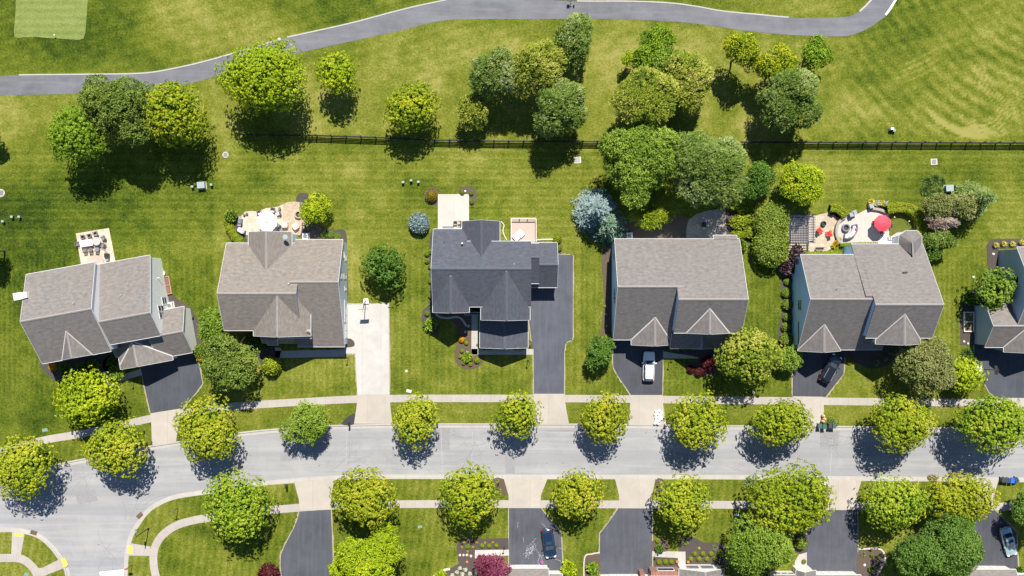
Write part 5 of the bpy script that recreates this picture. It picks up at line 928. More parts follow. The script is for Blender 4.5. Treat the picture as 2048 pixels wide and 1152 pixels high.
# ---------------------------------------------------------------- fence
FP = PP([(487, 271), (640, 273), (760, 277), (860, 281.5), (1000, 284), (1222, 285), (1500, 286), (1760, 287), (2060, 288)]); t = thing('rail_fence', 'long black four rail paddock fence behind the back yards', 'fence', (*FP[0], 0)); o0 = FP[0]
loc = [(p[0]-o0[0], p[1]-o0[1]) for p in FP]
for z in (.34, .70, 1.06, 1.42):
    m_ = MB()
    for a, b_ in zip(loc[:-1], loc[1:]): m_.beam((*a, z), (*b_, z), .07, .20)
    m_.build('rail', 'black_paint', t)
dist = np.r_[0, np.cumsum([math.dist(a, b_) for a, b_ in zip(loc[:-1], loc[1:])])]; post = MB().box((0, .07), (.2, .2), -.1, 1.62).mesh('post', ['black_paint'])
for s_ in np.arange(0, dist[-1], 2.36):
    i = min(np.searchsorted(dist, s_, 'right')-1, len(loc)-2); f = (s_-dist[i])/(dist[i+1]-dist[i]); link('post', post, t, (loc[i][0]+(loc[i+1][0]-loc[i][0])*f, loc[i][1]+(loc[i+1][1]-loc[i][1])*f, 0))

# ---------------------------------------------------------------- shrubs
row([(106, 734)], 8, 'orange', 'yellow-orange round shrub at the left end of the leftmost front bed', None); row([(131, 738), (166, 736), (186, 730)], 13, 'dark', '{} dark shrub from the left in the shade of the leftmost house', 'shaded shrubs of the leftmost house'); shrub(236, 745, 18, 'green', 'broad green yew bush at the left garage corner of the leftmost house', None, .7); shrub(224, 724, 11, 'dark', 'dark shrub deep in the corner beside the leftmost garage'); shrub(172, 748, 12, 'dark', 'dark green bush between house and bright yellow maple on the left')
shrub(399, 702, 14, 'green', 'green bush at the right corner of the leftmost garage'); shrub(402, 714, 9, 'gold', 'yellow bush just below the green bush by the leftmost garage')
ys = [486.6, 503.7, 518.5, 535.7, 551.6, 567.6, 584.8, 598.3]; row([(679+i*.4, y) for i, y in enumerate(ys)], 4.4, 'gold', '{} yellow bush from the top along the tan roofed house right wall', 'yellow bushes of the long right hand bed')
row([(684, 511), (684, 527), (685, 543), (686, 560), (687, 576)], 2.8, 'green', '{} tiny green plant from the top between the yellow bushes', 'tiny green plants of the long right hand bed'); row([(648, 469.5), (661.5, 469), (675, 472.7)], 7, 'box', '{} pale round bush from the left behind the tan roofed house corner', 'round bushes of the rear corner')
shrub(463, 431, 14, 'green', 'loose olive bush at the top left of the umbrella patio'); row([(457, 444), (460, 457.5), (466, 465.5), (471, 473.5), (478, 480)], 9.5, 'lime', '{} little evergreen from the top in the file left of the umbrella patio', 'file of little evergreens', .8)
row([(617, 453), (624, 452.5), (634, 451)], 5, 'lily', '{} small grey plant from the left in the shade of the fire pit tree', 'grey plants under the fire pit tree'); shrub(543, 732, 18, 'lime', 'clipped lime oval bush in front of the tan roofed house', None, 1.1, sy=1.05); shrub(505, 677, 16, 'dark', 'dark bush in the shaded front corner of the tan roofed house'); shrub(528, 690, 10, 'dark', 'dark low bush beside the shaded porch of the tan roofed house')
shrub(863, 391, 12.5, 'bronze', 'round bronze green bush at the patio corner of the slate roofed house', None, .9); row([(924.5, 384), (942.5, 385.5), (943.7, 403)], 5, 'box', '{} small box bush of three round the pale square patio, left to right', 'box bushes at the pale square patio'); shrub(838, 446, 20, 'spruce', 'pale blue globe spruce in the lawn left of the slate roofed house', None, .95, sy=1.05)
row([(862, 503), (854, 508), (854, 522), (861, 533), (861, 562), (861, 592)], 5, 'box', '{} green bush from the top down the slate roofed house left wall', 'bushes of the left side bed'); row([(860, 547), (862, 578), (858, 612)], 5, 'lily', '{} pale bush from the top down the slate roofed house left wall', 'pale bushes of the left side bed'); shrub(854, 627, 5, 'box', 'small round bush at the bulge of the left side bed'); shrub(861, 649, 14, 'fresh', 'large light green bush at the front left corner of the slate roofed house')
shrub(923.5, 679, 6, 'orange', 'round orange bush in the kidney shaped bed'); row([(932.6, 686), (924, 701.5), (920.5, 713), (927, 726), (941, 728.5)], 4.2, 'lime', '{} small lime ball from the top in the kidney shaped bed', 'lime balls of the kidney bed'); shrub(954, 720.5, 6, 'lime', 'largest lime ball, at the right end of the kidney shaped bed'); shrub(934.5, 714, 11, 'fresh', 'pale green leafy bush in the middle of the kidney shaped bed', None, .8)
row([(968+12.3*i, 695.5) for i in range(7)], 5, 'dark', '{} dark bush from the left below the slate garage front', 'bushes along the slate garage front'); shrub(1059.5, 690, 4, 'box', 'small bush in the tiny bed right of the slate roofed garage'); shrub(956, 690, 4.5, 'lily', 'pale leafy plant left of the slate roofed garage'); shrub(1115, 477.5, 8.5, 'lime', 'yellow-green round bush at the rear right of the slate roofed house'); shrub(1118, 496, 6, 'box', 'dark small bush against the rear right of the slate roofed house')
shrub(1213.5, 676, 8, 'lime', 'bright lime bush at the left garage corner of the grey roofed house'); row([(1211, 612), (1212, 629), (1213, 652)], 3, 'flower', '{} yellow flower clump from the top in the long brown bed', 'yellow flowers of the long brown bed'); shrub(1484, 491, 12, 'green', 'green bush at the rear right corner of the grey roofed house')
for i, (px, py, r, sy, rt) in enumerate(((1470, 402, 25, .68, .1), (1492, 417, 18, .75, .2), (1482, 443, 23, .7, .25), (1500, 464, 17, .75, .1), (1477, 470, 16, .7, 0))): shrub(px, py, r, 'lime', '%s layered evergreen from the top beside the shaded brick patio' % ORD[i], 'layered evergreens', .75, 'evergreen_shrub', 'evergreen', rt, sy)
row([(1381.6, 738), (1397, 745), (1407, 742)], 8, 'maroon', '{} small maroon ball bush from the left under the broad green tree', 'maroon bushes'); shrub(1418, 726, 15, 'maroon', 'largest maroon bush beside the broad green tree', 'maroon bushes'); row([(1340, 697), (1354, 697), (1368, 697), (1382, 697)], 6.5, 'dark', '{} dark bush from the left along the porch right of the white car', 'porch bushes of the grey roofed house')
row([(1574.5, 563, 7), (1573, 585.5, 9.5), (1574.5, 609, 10.5), (1574.5, 634.5, 8.5), (1572, 654, 9), (1573, 678, 13)], 9, 'box', '{} round green bush from the top left of the pale blue wall', 'round bushes left of the turret house'); shrub(1589, 508, 21, 'plum', 'dusky purple bush below the pergola'); shrub(1577, 532, 19, 'plum', 'dusky purple bush beside the tall clipped hedge foot')
row([(1755, 726, 8), (1771, 718, 7), (1784, 710, 6.5), (1776, 702, 5), (1790, 700, 5)], 7, 'lily', '{} pale spiky plant from the left in the shade before the turret house', 'pale spiky plants'); shrub(1699, 722, 7, 'bronze', 'bronze clump at the corner of the black car drive', None, .6)
for px, py, k, r, lab in ((1743, 405, 'flower', 8, 'leftmost yellow flower clump above the red umbrella patio'), (1755, 407, 'white', 7, 'white flower clump second from left above the red umbrella patio'), (1764, 406, 'flower', 7, 'middle yellow flower clump above the red umbrella patio'), (1772, 408, 'white', 7, 'right hand white flower clump above the red umbrella patio'), (1783, 409, 'lime', 9, 'lime bush joining the curved hedge above the red umbrella patio'), (1673, 485, 'gold', 6, 'yellow plant at the foot of the flagstone patio'), (1679, 478, 'flower', 5, 'pale flower clump between the two curved patios'), (1666, 492, 'gold', 5, 'low gold plant behind the pale blue wing')): shrub(px, py, r, k, lab)
for i, (px, py) in enumerate(((1664, 428), (1671, 430), (1677, 434))): o = shrub(px, py, 5, 'plum', '%s pink and purple flower pot plant under the short curved hedge' % ORD[i], 'purple plants under the short hedge')
for i, (px, py, r) in enumerate(((1857, 362, 12), (1873, 358, 13), (1852, 380, 12), (1867, 388, 14), (1886, 362, 10), (1880, 384, 11), (1862, 372, 12))): shrub(px, py, r, 'reed', '%s arching grass tuft of the clump left of the green transformer' % ORD[i], 'ornamental grass clump', .7, 'ornamental_grass', 'grass tuft')
row([(1992, 490), (2008, 487.5), (2025, 487.5), (2043, 484)], 6, 'flower', '{} yellow-green plant from the left behind the right edge house', 'plants behind the right edge house'); shrub(1937, 597, 13, 'dark', 'dark bush at the foot of the round tree by the right edge house'); shrub(1938, 709, 15, 'reed', 'grassy green bush left of the right edge drive', None, .8); shrub(1945, 716, 8, 'green', 'small green bush tucked by the right edge drive')
row([(923.4, 1094), (929, 1084.5), (941, 1082.5), (953.4, 1085), (970, 1085.6), (985.5, 1084.5), (945.6, 1094), (934.7, 1102.5)], 2.6, 'gold', '{} small gold flower clump in the bed above the purple tree', 'gold flowers above the purple tree'); shrub(935.5, 1093, 4.5, 'fresh', 'bright green plant among the small gold flowers'); row([(964, 1091), (978.7, 1091.6), (993, 1091)], 4.3, 'lime', '{} lime ball from the left above the white path', 'lime balls above the white path')
row([(905, 1150), (914, 1144), (925, 1148), (931, 1139), (940, 1147), (920, 1136)], 4.5, 'white', '{} white flower clump at the bottom edge left of the purple tree', 'white flowers left of the purple tree'); shrub(882, 1150, 12, 'bright', 'lime bush at the bottom edge left of the white flowers'); shrub(1138, 1137, 17, 'bright', 'big bright lime bush right of the navy car', None, 1.0); shrub(1183, 1133, 12, 'fresh', 'leafy green bush in the bed left of the empty drive'); shrub(1189, 1149, 12, 'green', 'green bush at the bottom edge left of the empty drive')
row([(1390, 1107), (1406, 1107), (1421.6, 1107)], 4.8, 'lime', '{} lime ball from the left in the upper row above the window bay', 'lime balls above the window bay'); row([(1382, 1117.7), (1397.6, 1117.7), (1414, 1117.7), (1430.4, 1116.6)], 4.8, 'lime', '{} lime ball from the left in the lower row above the window bay', 'lime balls above the window bay'); row([(1318.5, 1124), (1331.4, 1123.4), (1343, 1123.4)], 5, 'lime', '{} lime ball from the left before the brick wall', 'lime balls before the brick wall')
for px, py, r, k, lab in ((1443, 1107, 8, 'box', 'dark ball bush at the right of the lime ball rows'), (1430.4, 1096.6, 7, 'lily', 'loose pale bush above the dark ball bush'), (1319, 1096.6, 9, 'dark', 'dark bush at the corner of the empty drive'), (1315, 1081, 4.5, 'lime', 'lime plant at the tip of the bed by the empty drive'), (1372, 1086, 4.5, 'fresh', 'bright green plant at the top left of the wide bed'), (1398, 1096, 3, 'flower', 'yellow flowers in the middle of the wide bed'), (1450, 1142, 11, 'lime', 'lime bush at the bottom edge right of the window bay'), (1602, 1087, 12, 'box', 'dark clipped ball left of the lower right drive'), (1608, 1123, 4.5, 'box', 'tiny ball bush by the white front gable'), (1727.6, 1109.5, 6.5, 'lily', 'pale plant at the top left of the round ended bed'), (1743.7, 1110, 4, 'box', 'small plant at the top of the round ended bed'), (1758, 1116, 3.5, 'box', 'tiny plant at the right tip of the round ended bed'), (1757, 1129, 6, 'lily', 'pale plant at the lower right of the round ended bed'), (1742, 1138, 6, 'dark', 'dark bush at the bottom of the round ended bed'), (538, 1148, 21, 'maroon', 'maroon round bush at the bottom edge left of the nearest south drive'), (2040, 1142, 10, 'dark', 'dark bush below the silver car'), (1575, 1107, 14, 'green', 'green bush under the right side of the lower middle tree'), (1500, 966, 13, 'lily', 'pale bush at the left foot of the largest south verge maple')): shrub(px, py, r, k, lab)

# ---------------------------------------------------------------- stones, lids, utility boxes
def rock(px, py, r, label, mat='rock', group=None):
    rs = random.Random(int(px*7+py)); m_ = MB(); n = 7; rr = [r*MPP*rs.uniform(.75, 1.15) for _ in range(n)]
    vs = [(rr[i]*cos(2*pi*i/n), rr[i]*sin(2*pi*i/n), -.03) for i in range(n)]+[(rr[i]*.8*cos(2*pi*i/n+.1), rr[i]*.8*sin(2*pi*i/n+.1), r*MPP*rs.uniform(.4, .6)) for i in range(n)]+[(0, 0, r*MPP*.75)]
    m_.shared(vs, [(i, (i+1) % n, n+(i+1) % n, n+i) for i in range(n)]+[(n+i, n+(i+1) % n, 2*n) for i in range(n)], 0, False); return tag(m_.build('stone', mat, None, (*P(px, py), .03)), label, 'stone', group)
for i, p in enumerate(((920, 1110, 3.6), (927, 1110, 2.9), (934, 1110, 3.4), (942, 1112, 3.2))): rock(*p, '%s pale stepping stone from the left under the gold flowers' % ORD[i], 'rock', 'stepping stones')
rock(1986, 508, 3, 'white boulder behind the house at the right edge', 'white_rock'); rock(1928, 683, 2.6, 'left of two white boulders below the raised bed', 'white_rock'); rock(1936, 687, 2.4, 'right of two white boulders below the raised bed', 'white_rock'); rock(1729, 1130, 3, 'pale boulder in the round ended bed', 'white_rock'); rock(934, 1124, 3.5, 'terracotta coloured stone above the white flowers', 'terracotta'); rock(931, 664, 3, 'grey boulder in the shade by the orange bush'); rock(937, 652, 3.4, 'grey boulder beside the shaded concrete path'); rock(559, 79, 3.5, 'pale boulder at the gap in the cart path kerb', 'white_rock')
def lid(px, py, w, h, mat, label): return tag(MB().box((0, 0), (w, h), -.02, .05).build('utility_cover', mat, None, (*P(px, py), 0), random.uniform(-.2, .2), .015), label, 'utility lid')
lid(90, 860, .85, .5, 'utility_green', 'grey-green utility lid in the lawn near the left end of the north sidewalk'); lid(818, 782, .75, .4, 'white_plastic', 'white utility lid in the lawn above the sidewalk left of the slate roofed house'); lid(840, 1053.5, .7, .4, 'utility_green', 'pale green utility lid in the lawn below two south maples'); lid(1473, 1029.5, .75, .4, 'white_plastic', 'white utility lid in the lawn left of the largest south maple'); lid(53, 1149, .7, .5, 'utility_green', 'green utility lid at the bottom left corner'); lid(813, 742, .4, .4, 'concrete_pad', 'small round pale lid in the lawn left of the slate roofed house'); lid(930, 382, .35, .22, 'white_plastic', 'small white block between two box bushes'); lid(1947, 554, .3, .3, 'white_plastic', 'small white block in the lawn left of the right edge house')
def pedestal(px, py, mat, label, s_=.34, h=.75):
    t_ = thing('utility_pedestal', label, 'utility post', (*P(px, py), 0), 0, 'utility pedestals'); MB().box((0, 0), (s_, s_*.8), -.05, h*.85).build('post', mat, t_); MB().box((0, 0), (s_*1.15, s_*.95), h*.85, h).build('cap', 'pale_metal', t_); return t_
for px, py, m_, lab in ((387, 374, 'dark_green_plastic', 'green utility pedestal left of the pale transformer near the leftmost yard'), (425, 370, 'utility_green', 'utility pedestal right of the pale transformer near the leftmost yard'), (807, 365, 'utility_green', 'left of three utility pedestals in the lawn above the globe spruce'), (823, 361.5, 'dark_green_plastic', 'middle of three utility pedestals in the lawn above the globe spruce'), (837.5, 364.5, 'utility_green', 'right of three utility pedestals in the lawn above the globe spruce'), (27.5, 434, 'dark_green_plastic', 'left dark pedestal of the pair near the left edge'), (42, 434, 'utility_green', 'pale pedestal of the pair near the left edge'), (9.5, 443, 'pale_metal', 'pale pedestal closest to the left edge'), (1910.5, 374, 'dark_green_plastic', 'small green pedestal right of the transformer by the tall conifer'), (1505, 784, 'dark_green_plastic', 'green pedestal in tree shade above the sidewalk')): pedestal(px, py, m_, lab)
def transformer(px, py, rot, label):
    t_ = thing('transformer', label, 'transformer', (*P(px, py), 0), rot); MB().box((0, 0), (1.35, 1.2), -.05, .08).build('pad', 'concrete_pad', t_); MB().box((0, 0), (1.15, .95), .08, .8).build('cabinet', 'utility_green', t_, bevel=.02); MB().box((0, .03), (1.2, 1.02), .8, .88).build('lid', 'pale_metal', t_, bevel=.02); MB().box((-.3, -.49), (.5, .03), .2, .7).build('door', 'utility_green', t_); return t_
transformer(405, 371.5, .08, 'pale green transformer cabinet in the yards behind the two left houses'); transformer(1895, 377.5, .05, 'pale green transformer cabinet beside the arching grass tufts')
t = thing('irrigation_box', 'white and teal irrigation control box above the fence on the right', 'control box', (*P(1783, 262), 0)); MB().box((-.2, .25), (.5, .35), -.05, .9).build('cabinet', 'white_plastic', t, bevel=.02); MB().box((.25, 0), (.4, .4), -.05, .6).build('side_box', 'utility_green', t, bevel=.02)
def drain(px, py, w, round_, label):
    t_ = thing('yard_drain', label, 'drain', (*P(px, py), 0), .05)
    (MB().lathe((0, 0), [(w*.62, -.05), (w*.62, .03)], 18) if round_ else MB().box((0, 0), (w*1.25, w*1.15), -.05, .03)).build('pad', 'concrete_pad', t_); g = MB()
    for i in range(5): g.box((w*(i-2)/6, 0), (w*.09, w*.75), .03, .05)
    for i in range(5): g.box((0, w*(i-2)/6), (w*.75, w*.05), .031, .046)
    MB().box((0, 0), (w*.8, w*.8), .03, .034).build('pit', 'grate', t_); g.build('grate', 'grey_metal', t_); return t_
drain(1155, 320, .9, False, 'square drain grate in the lawn below the fence, centre'); drain(1868, 323.5, .85, False, 'square drain grate in the lawn below the fence, right'); drain(451, 309.5, .8, True, 'round drain grate below the left end of the fence'); drain(2, 386, 1.0, True, 'round drain cut by the left edge of the photo')
for px, py, a, lab in ((279, 1031, .75, 'rusty storm drain in the kerb curving to the side road'), (67, 1065.5, -.3, 'rusty storm drain in the kerb at lower left')):
    t_ = thing('storm_drain', lab, 'storm drain', (*P(px, py), 0), a); MB().box((0, 0), (1.0, .62), -.2, .03).build('frame', 'rust', t_); g = MB()
    for i in range(7): g.box(((i-3)*.12, 0), (.05, .5), .03, .045)
    g.build('grate', 'grate', t_)
t = thing('flag_marker', 'little white marker pin on the lower edge of the golf green', 'marker', (*P(112, 72), 0)); MB().tube((0, 0, 0), (0, 0, .55), .02, .02, 6).build('pin', 'black_metal', t); MB().lathe((0, 0), [(.02, .5), (.12, .55), (.12, .62), (.02, .66)], 10).build('knob', 'white_plastic', t)
t = thing('tee_post', 'dark post with two small boxes beside the cart path at the top edge', 'post', (*P(1142, 4), 0)); MB().tube((0, 0, 0), (0, 0, 1.5), .05, .05, 8).build('pole', 'black_metal', t); MB().box((-.35, 0), (.45, .35), .9, 1.35).build('box', 'black_metal', t); MB().box((.55, 0), (.2, .3), .9, 1.35).build('box', 'black_metal', t); MB().beam((-.4, 0, 1.1), (.5, 0, 1.1), .05, .05).build('arm', 'black_metal', t)
# ---------------------------------------------------------------- lamps, signs, mailboxes, bins
def lamp_post(px, py, label, h=1.75):
    t_ = thing('lamp_post', label, 'garden lamp', (*P(px, py), 0), 0, 'front yard lamp posts'); MB().tube((0, 0, -.05), (0, 0, h), .045, .035, 8).build('pole', 'black_metal', t_); MB().lathe((0, 0), [(.07, h), (.13, h+.22), (.17, h+.24), (.03, h+.36)], 8).build('lantern', 'black_metal', t_); return t_
for a in ((269, 761, 'black lamp post in the lawn left of the leftmost drive'), (696.5, 714, 'black lamp post left of the white concrete drive'), (1055.5, 720, 'black lamp post left of the long drive of the slate roofed house'), (1338, 723, 'black lamp post right of the white car'), (1008.5, 1091, 'black lamp post between the white path and the navy car drive'), (1311, 1103, 'black lamp post at the path corner by the empty drive')): lamp_post(*a)
x, y = P(297, 1057); t = thing('street_lamp', 'tall street lamp at the kerb bend right of the side road', 'street lamp', (x, y, 0)); MB().tube((0, 0, -.05), (0, 0, 5.0), .09, .06, 10).build('pole', 'black_metal', t); MB().path([(0, 0, 4.9), (0, .3, 5.1), (0, .7, 5.1)], .035).build('arm', 'black_metal', t); l = MB().box((0, .9), (.28, .55), 5.02, 5.14).build('lamp_head', 'grey_metal', t, bevel=.03); MB().box((0, .92), (.2, .4), 4.99, 5.02).build('lens', 'white_plastic', l); MB().lathe((0, 0), [(.16, -.05), (.16, .3), (.09, .4)], 10).build('base', 'black_metal', t)
t = thing('street_sign', 'slim street name sign post right of the side road lamp', 'sign', (*P(356.5, 1015.5), 0)); MB().tube((0, 0, -.05), (0, 0, 3.0), .04, .04, 8).build('pole', 'black_metal', t); MB().obox((0, 0, 2.85), (.34, .09, 0), (-.005, .015, 0), (0, 0, .1)).build('sign_plate', 'utility_green', t); MB().obox((0, 0, 2.6), (-.08, .3, 0), (.015, .005, 0), (0, 0, .1)).build('sign_plate', 'utility_green', t)
t = thing('stop_sign', 'stop sign post at the bottom end of the side road', 'sign', (*P(264.5, 1129), 0)); MB().tube((0, 0, -.05), (0, 0, 2.6), .04, .04, 8).build('pole', 'black_metal', t); m_ = MB(); oc = [(.38*cos(pi/8+i*pi/4), .38*sin(pi/8+i*pi/4)) for i in range(8)]
m_.face([(a, -.06, 2.3+b_) for a, b_ in oc]); m_.face([(a, -.03, 2.3+b_) for a, b_ in oc][::-1])
for i in range(8): a, b_ = oc[i], oc[(i+1) % 8]; m_.face([(a[0], -.06, 2.3+a[1]), (b_[0], -.06, 2.3+b_[1]), (b_[0], -.03, 2.3+b_[1]), (a[0], -.03, 2.3+a[1])])
m_.build('sign_plate', 'red_paint', t)
def mailbox(px, py, rot, label):
    t_ = thing('mailbox', label, 'mailbox', (*P(px, py), 0), rot, 'kerbside mailboxes'); MB().box((0, 0), (.12, .12), -.05, 1.05).build('post', 'black_paint', t_); m_ = MB(); pr = [(-.14, 1.05), (.14, 1.05)]+[(.14*cos(a), 1.22+.14*sin(a)) for a in np.linspace(0, pi, 7)]
    m_.face([(a, -.3, b_) for a, b_ in pr]); m_.face([(a, .3, b_) for a, b_ in pr][::-1])
    for a, b_ in zip(pr, pr[1:]+pr[:1]): m_.face([(a[0], -.3, a[1]), (a[0], .3, a[1]), (b_[0], .3, b_[1]), (b_[0], -.3, b_[1])])
    m_.build('box', 'black_paint', t_); MB().box((.16, .1), (.02, .2), 1.15, 1.32).build('flag', 'red_paint', t_); return t_
mailbox(575.5, 970, 0, 'black mailbox south of the street left of the first south apron'); mailbox(996.5, 965, 0, 'black mailbox in the small bed left of the navy car apron'); mailbox(1316, 966, 0, 'black mailbox in the small bed right of the apron above the brick porch'); mailbox(700.5, 846.5, 0, 'black mailbox beside the apron of the white concrete drive')
def wheelie(px, py, mat, label, rot=0, name='wheeled_bin', cat='bin'):
    t_ = thing(name, label, cat, (*P(px, py), -.02), rot, 'wheeled bins at the kerb'); b_ = MB(); b_.shared([(-.22, -.24, .06), (.22, -.24, .06), (.22, .26, .06), (-.22, .26, .06), (-.29, -.34, .98), (.29, -.34, .98), (.29, .34, .98), (-.29, .34, .98)], [(3, 2, 1, 0), (4, 5, 6, 7), (0, 1, 5, 4), (1, 2, 6, 5), (2, 3, 7, 6), (3, 0, 4, 7)], 0, False); b_.build('body', mat, t_, bevel=.03)
    MB().prism([(-.31, -.38), (.31, -.38), (.31, .3), (.2, .36), (-.2, .36), (-.31, .3)], .98, 1.05).build('lid', mat, t_, bevel=.02); MB().tube((-.26, .4, .96), (.26, .4, .96), .025, .025, 6).build('handle', mat, t_)
    for s_ in (-1, 1): MB().tube((s_*.2, .28, .1), (s_*.28, .28, .1), .1, .1, 10).build('wheel', 'rubber', t_)
    return t_
wheelie(2002, 957.5, 'char_bin', 'charcoal bin leftmost in the row of four at the kerb on the right'); wheelie(2010, 958.5, 'navy_bin', 'navy bin left of the bright blue bin'); wheelie(2018.7, 959, 'blue_bin', 'bright blue recycling bin in the row of four'); wheelie(2027, 957.5, 'navy_bin', 'navy bin at the right end of the row of four', .5); wheelie(1636.5, 850, 'dark_green_plastic', 'dark green bin left of the brush heap at the north kerb'); wheelie(1645.5, 851.5, 'dark_green_plastic', 'dark green bin right under the tan paper bags'); wheelie(1657.5, 850, 'char_bin', 'charcoal bin below the brush heap at the north kerb'); wheelie(1664, 850.5, 'dark_green_plastic', 'dark green bin at the right end below the brush heap'); wheelie(1646, 967, 'white_plastic', 'white bin at the apron corner under the largest south maple', .4)
mound(1666, 844, 11, 6, .6, 'leaf_reed', 'green brush heap on the verge beside the tan paper bags', 5, 'brush_heap', 'brush heap'); mound(1866, 956.5, 7, 3.5, .35, 'leaf_dry', 'brown brush heap in the south gutter left of a street tree', 6, 'brush_heap', 'brush heap')
def bag(px, py, mat, label, group, h=.75, s_=.36):
    rs = random.Random(int(px*3+py*11)); n = 9; m_ = MB(); pr = [(s_*.7, 0), (s_*.95, h*.2), (s_, h*.5), (s_*.75, h*.85), (s_*.3, h)]; vs = [(r*(1+rs.uniform(-.15, .15))*cos(2*pi*i/n), r*(1+rs.uniform(-.15, .15))*sin(2*pi*i/n)*.8, z+rs.uniform(-.03, .03)) for r, z in pr for i in range(n)]
    m_.shared(vs, [(k*n+i, k*n+(i+1) % n, (k+1)*n+(i+1) % n, (k+1)*n+i) for k in range(4) for i in range(n)], 0, True); m_.face(vs[-n:]); return tag(m_.build('bag', mat, None, (*P(px, py), .02), rs.uniform(0, 6)), label, 'bag', group)
for i, (px, py) in enumerate(((1645, 831), (1647, 837), (1644.5, 842))): bag(px, py, 'tan_bag', ('uppermost tan paper bag at the north kerb', 'middle tan paper bag at the north kerb', 'lowest tan paper bag at the north kerb')[i], 'tan paper bags', .8, .34)
for px, py in ((1312, 823), (1318, 821.5), (1322, 825), (1310.5, 829), (1316, 828), (1321, 831), (1311, 835), (1317, 834.5), (1322.5, 837), (1312, 841), (1317.5, 841), (1309.5, 846), (1315, 846.5)): bag(px, py, 'snow_bag', 'white filled bag of the heap on the tan apron below the white car', 'white bags on the apron', .45, .30)
# ---------------------------------------------------------------- patio furniture
def make_chair(name, label, mat, cush=None, w=.56):
    t_ = thing(name, label, 'chair'); MB().box((0, 0), (w, w), .38, .45).build('seat', cush or mat, t_, bevel=.02); MB().obox((0, w/2+.03, .70), (w/2, 0, 0), (0, .03, .012), (0, -.06, .28)).build('backrest', mat, t_, bevel=.02)
    for sx in (-1, 1):
        MB().beam((sx*w*.52, -w*.45, .64), (sx*w*.52, w*.5, .66), .07, .04).build('armrest', mat, t_)
        for sy in (-1, 1): MB().tube((sx*w*.48, sy*w*.45, 0), (sx*w*.48, sy*w*.45, .64 if sy < 0 else .5), .025, .025, 6).build('leg', mat, t_)
    return t_
def place(proto, state, px, py, rot, label, z=.05):
    o = proto if not state else dup(proto, (0, 0, 0), 0, label); state.append(1); o.location = (*P(px, py), z); o.rotation_euler = (0, 0, rot); o['label'] = label; return o
pc = make_chair('patio_chair', 'x', 'bronze_mesh'); st = []; pc['group'] = 'dining chairs of the leftmost patio'
for px, py, r, lab in ((168.5, 475, .17, 'upper left bronze chair at the white dining table'), (181.5, 472.5, .17, 'upper right bronze chair at the white dining table'), (173, 501, 3.3, 'lower left bronze chair at the white dining table'), (184, 500, 3.3, 'lower right bronze chair at the white dining table'), (158, 488, 1.75, 'bronze chair at the left end of the white dining table')): place(pc, st, px, py, r, lab)
dc = make_chair('patio_chair', 'x', 'grey_cover', None, .6); st = []; dc['group'] = 'dark chairs round the stone table'
for px, py, r, lab in ((194, 468, .3, 'dark chair above the round stone table'), (209, 477, -1.1, 'dark chair right of the round stone table'), (209, 491, -2.0, 'dark chair at the lower right of the round stone table'), (197, 499, 3.0, 'dark chair below the round stone table')): place(dc, st, px, py, r, lab)
def legs(t_, pts, z, r=.03, mat='black_metal'):
    for x, y in pts: MB().tube((x, y, 0), (x, y, z), r, r, 6).build('leg', mat, t_)
t = thing('dining_table', 'white rectangular dining table on the square tan patio', 'table', (*P(176.5, 486.5), .05), .15); MB().box((0, 0), (2.0, 1.05), .70, .75).build('tabletop', 'white_fabric', t, bevel=.015); legs(t, [(x, y) for x in (-.9, .9) for y in (-.42, .42)], .7); MB().tube((0, 0, .75), (0, 0, .8), .09, .09, 10).build('umbrella_ring', 'black_metal', t)
def round_table(px, py, r, h, label, mat, group=None):
    t_ = thing('round_table', label, 'table', (*P(px, py), .05)); MB().lathe((0, 0), [(r*.96, h-.05), (r, h-.03), (r, h)], 24).build('tabletop', mat, t_); MB().lathe((0, 0), [(.3, 0), (.3, .03), (.06, .08), (.06, h-.05)], 12).build('pedestal', 'black_metal', t_); return t_
round_table(198, 483, .66, .92, 'round grey stone table right of the white dining table', 'stone_top')
def grill(px, py, rot, label, mat='black_paint', z=.05):
    t_ = thing('grill', label, 'grill', (*P(px, py), z), rot); MB().box((0, 0), (.75, .55), .1, .8).build('cabinet', mat, t_, bevel=.02); m_ = MB(); pr = [(.30*cos(a), .8+.28*sin(a)) for a in np.linspace(0, pi, 9)]
    m_.face([(-.38, a, b_) for a, b_ in pr]); m_.face([(.38, a, b_) for a, b_ in pr][::-1])
    for a, b_ in zip(pr[:-1], pr[1:]): m_.face([(-.38, *a), (.38, *a), (.38, *b_), (-.38, *b_)], 0, None, True)
    m_.build('lid', mat, t_)
    for s_ in (-1, 1): MB().box((s_*.58, 0), (.38, .5), .78, .82).build('side_shelf', 'grey_metal', t_)
    MB().tube((-.28, -.33, .92), (.28, -.33, .92), .02, .02, 6).build('handle', 'chrome', t_); return t_
grill(217, 512, 1.65, 'black grill at the right side of the square tan patio'); tag(MB().lathe((0, 0), [(1.35, -.02), (1.35, .16)], 20, 0, 1, .8).build('patio_step', 'red_brick', None, (*P(192, 524), .05), .17), 'low brick half round step behind the leftmost house', 'step')
t = thing('raised_bed', 'long timber raised bed along the right wall of the leftmost house', 'raised bed', (*P(334, 571), 0), .17); m_ = MB()
for x, y, w, h in ((-.62, 0, .12, 2.9), (.62, 0, .12, 2.9), (0, 1.39, 1.12, .12), (0, -1.39, 1.12, .12), (0, 0, 1.12, .1)): m_.box((x, y), (w, h), -.05, .38)
m_.build('timber_frame', 'wood', t); MB().box((0, 0), (1.1, 2.66), -.04, .26).build('soil', 'rust', t)
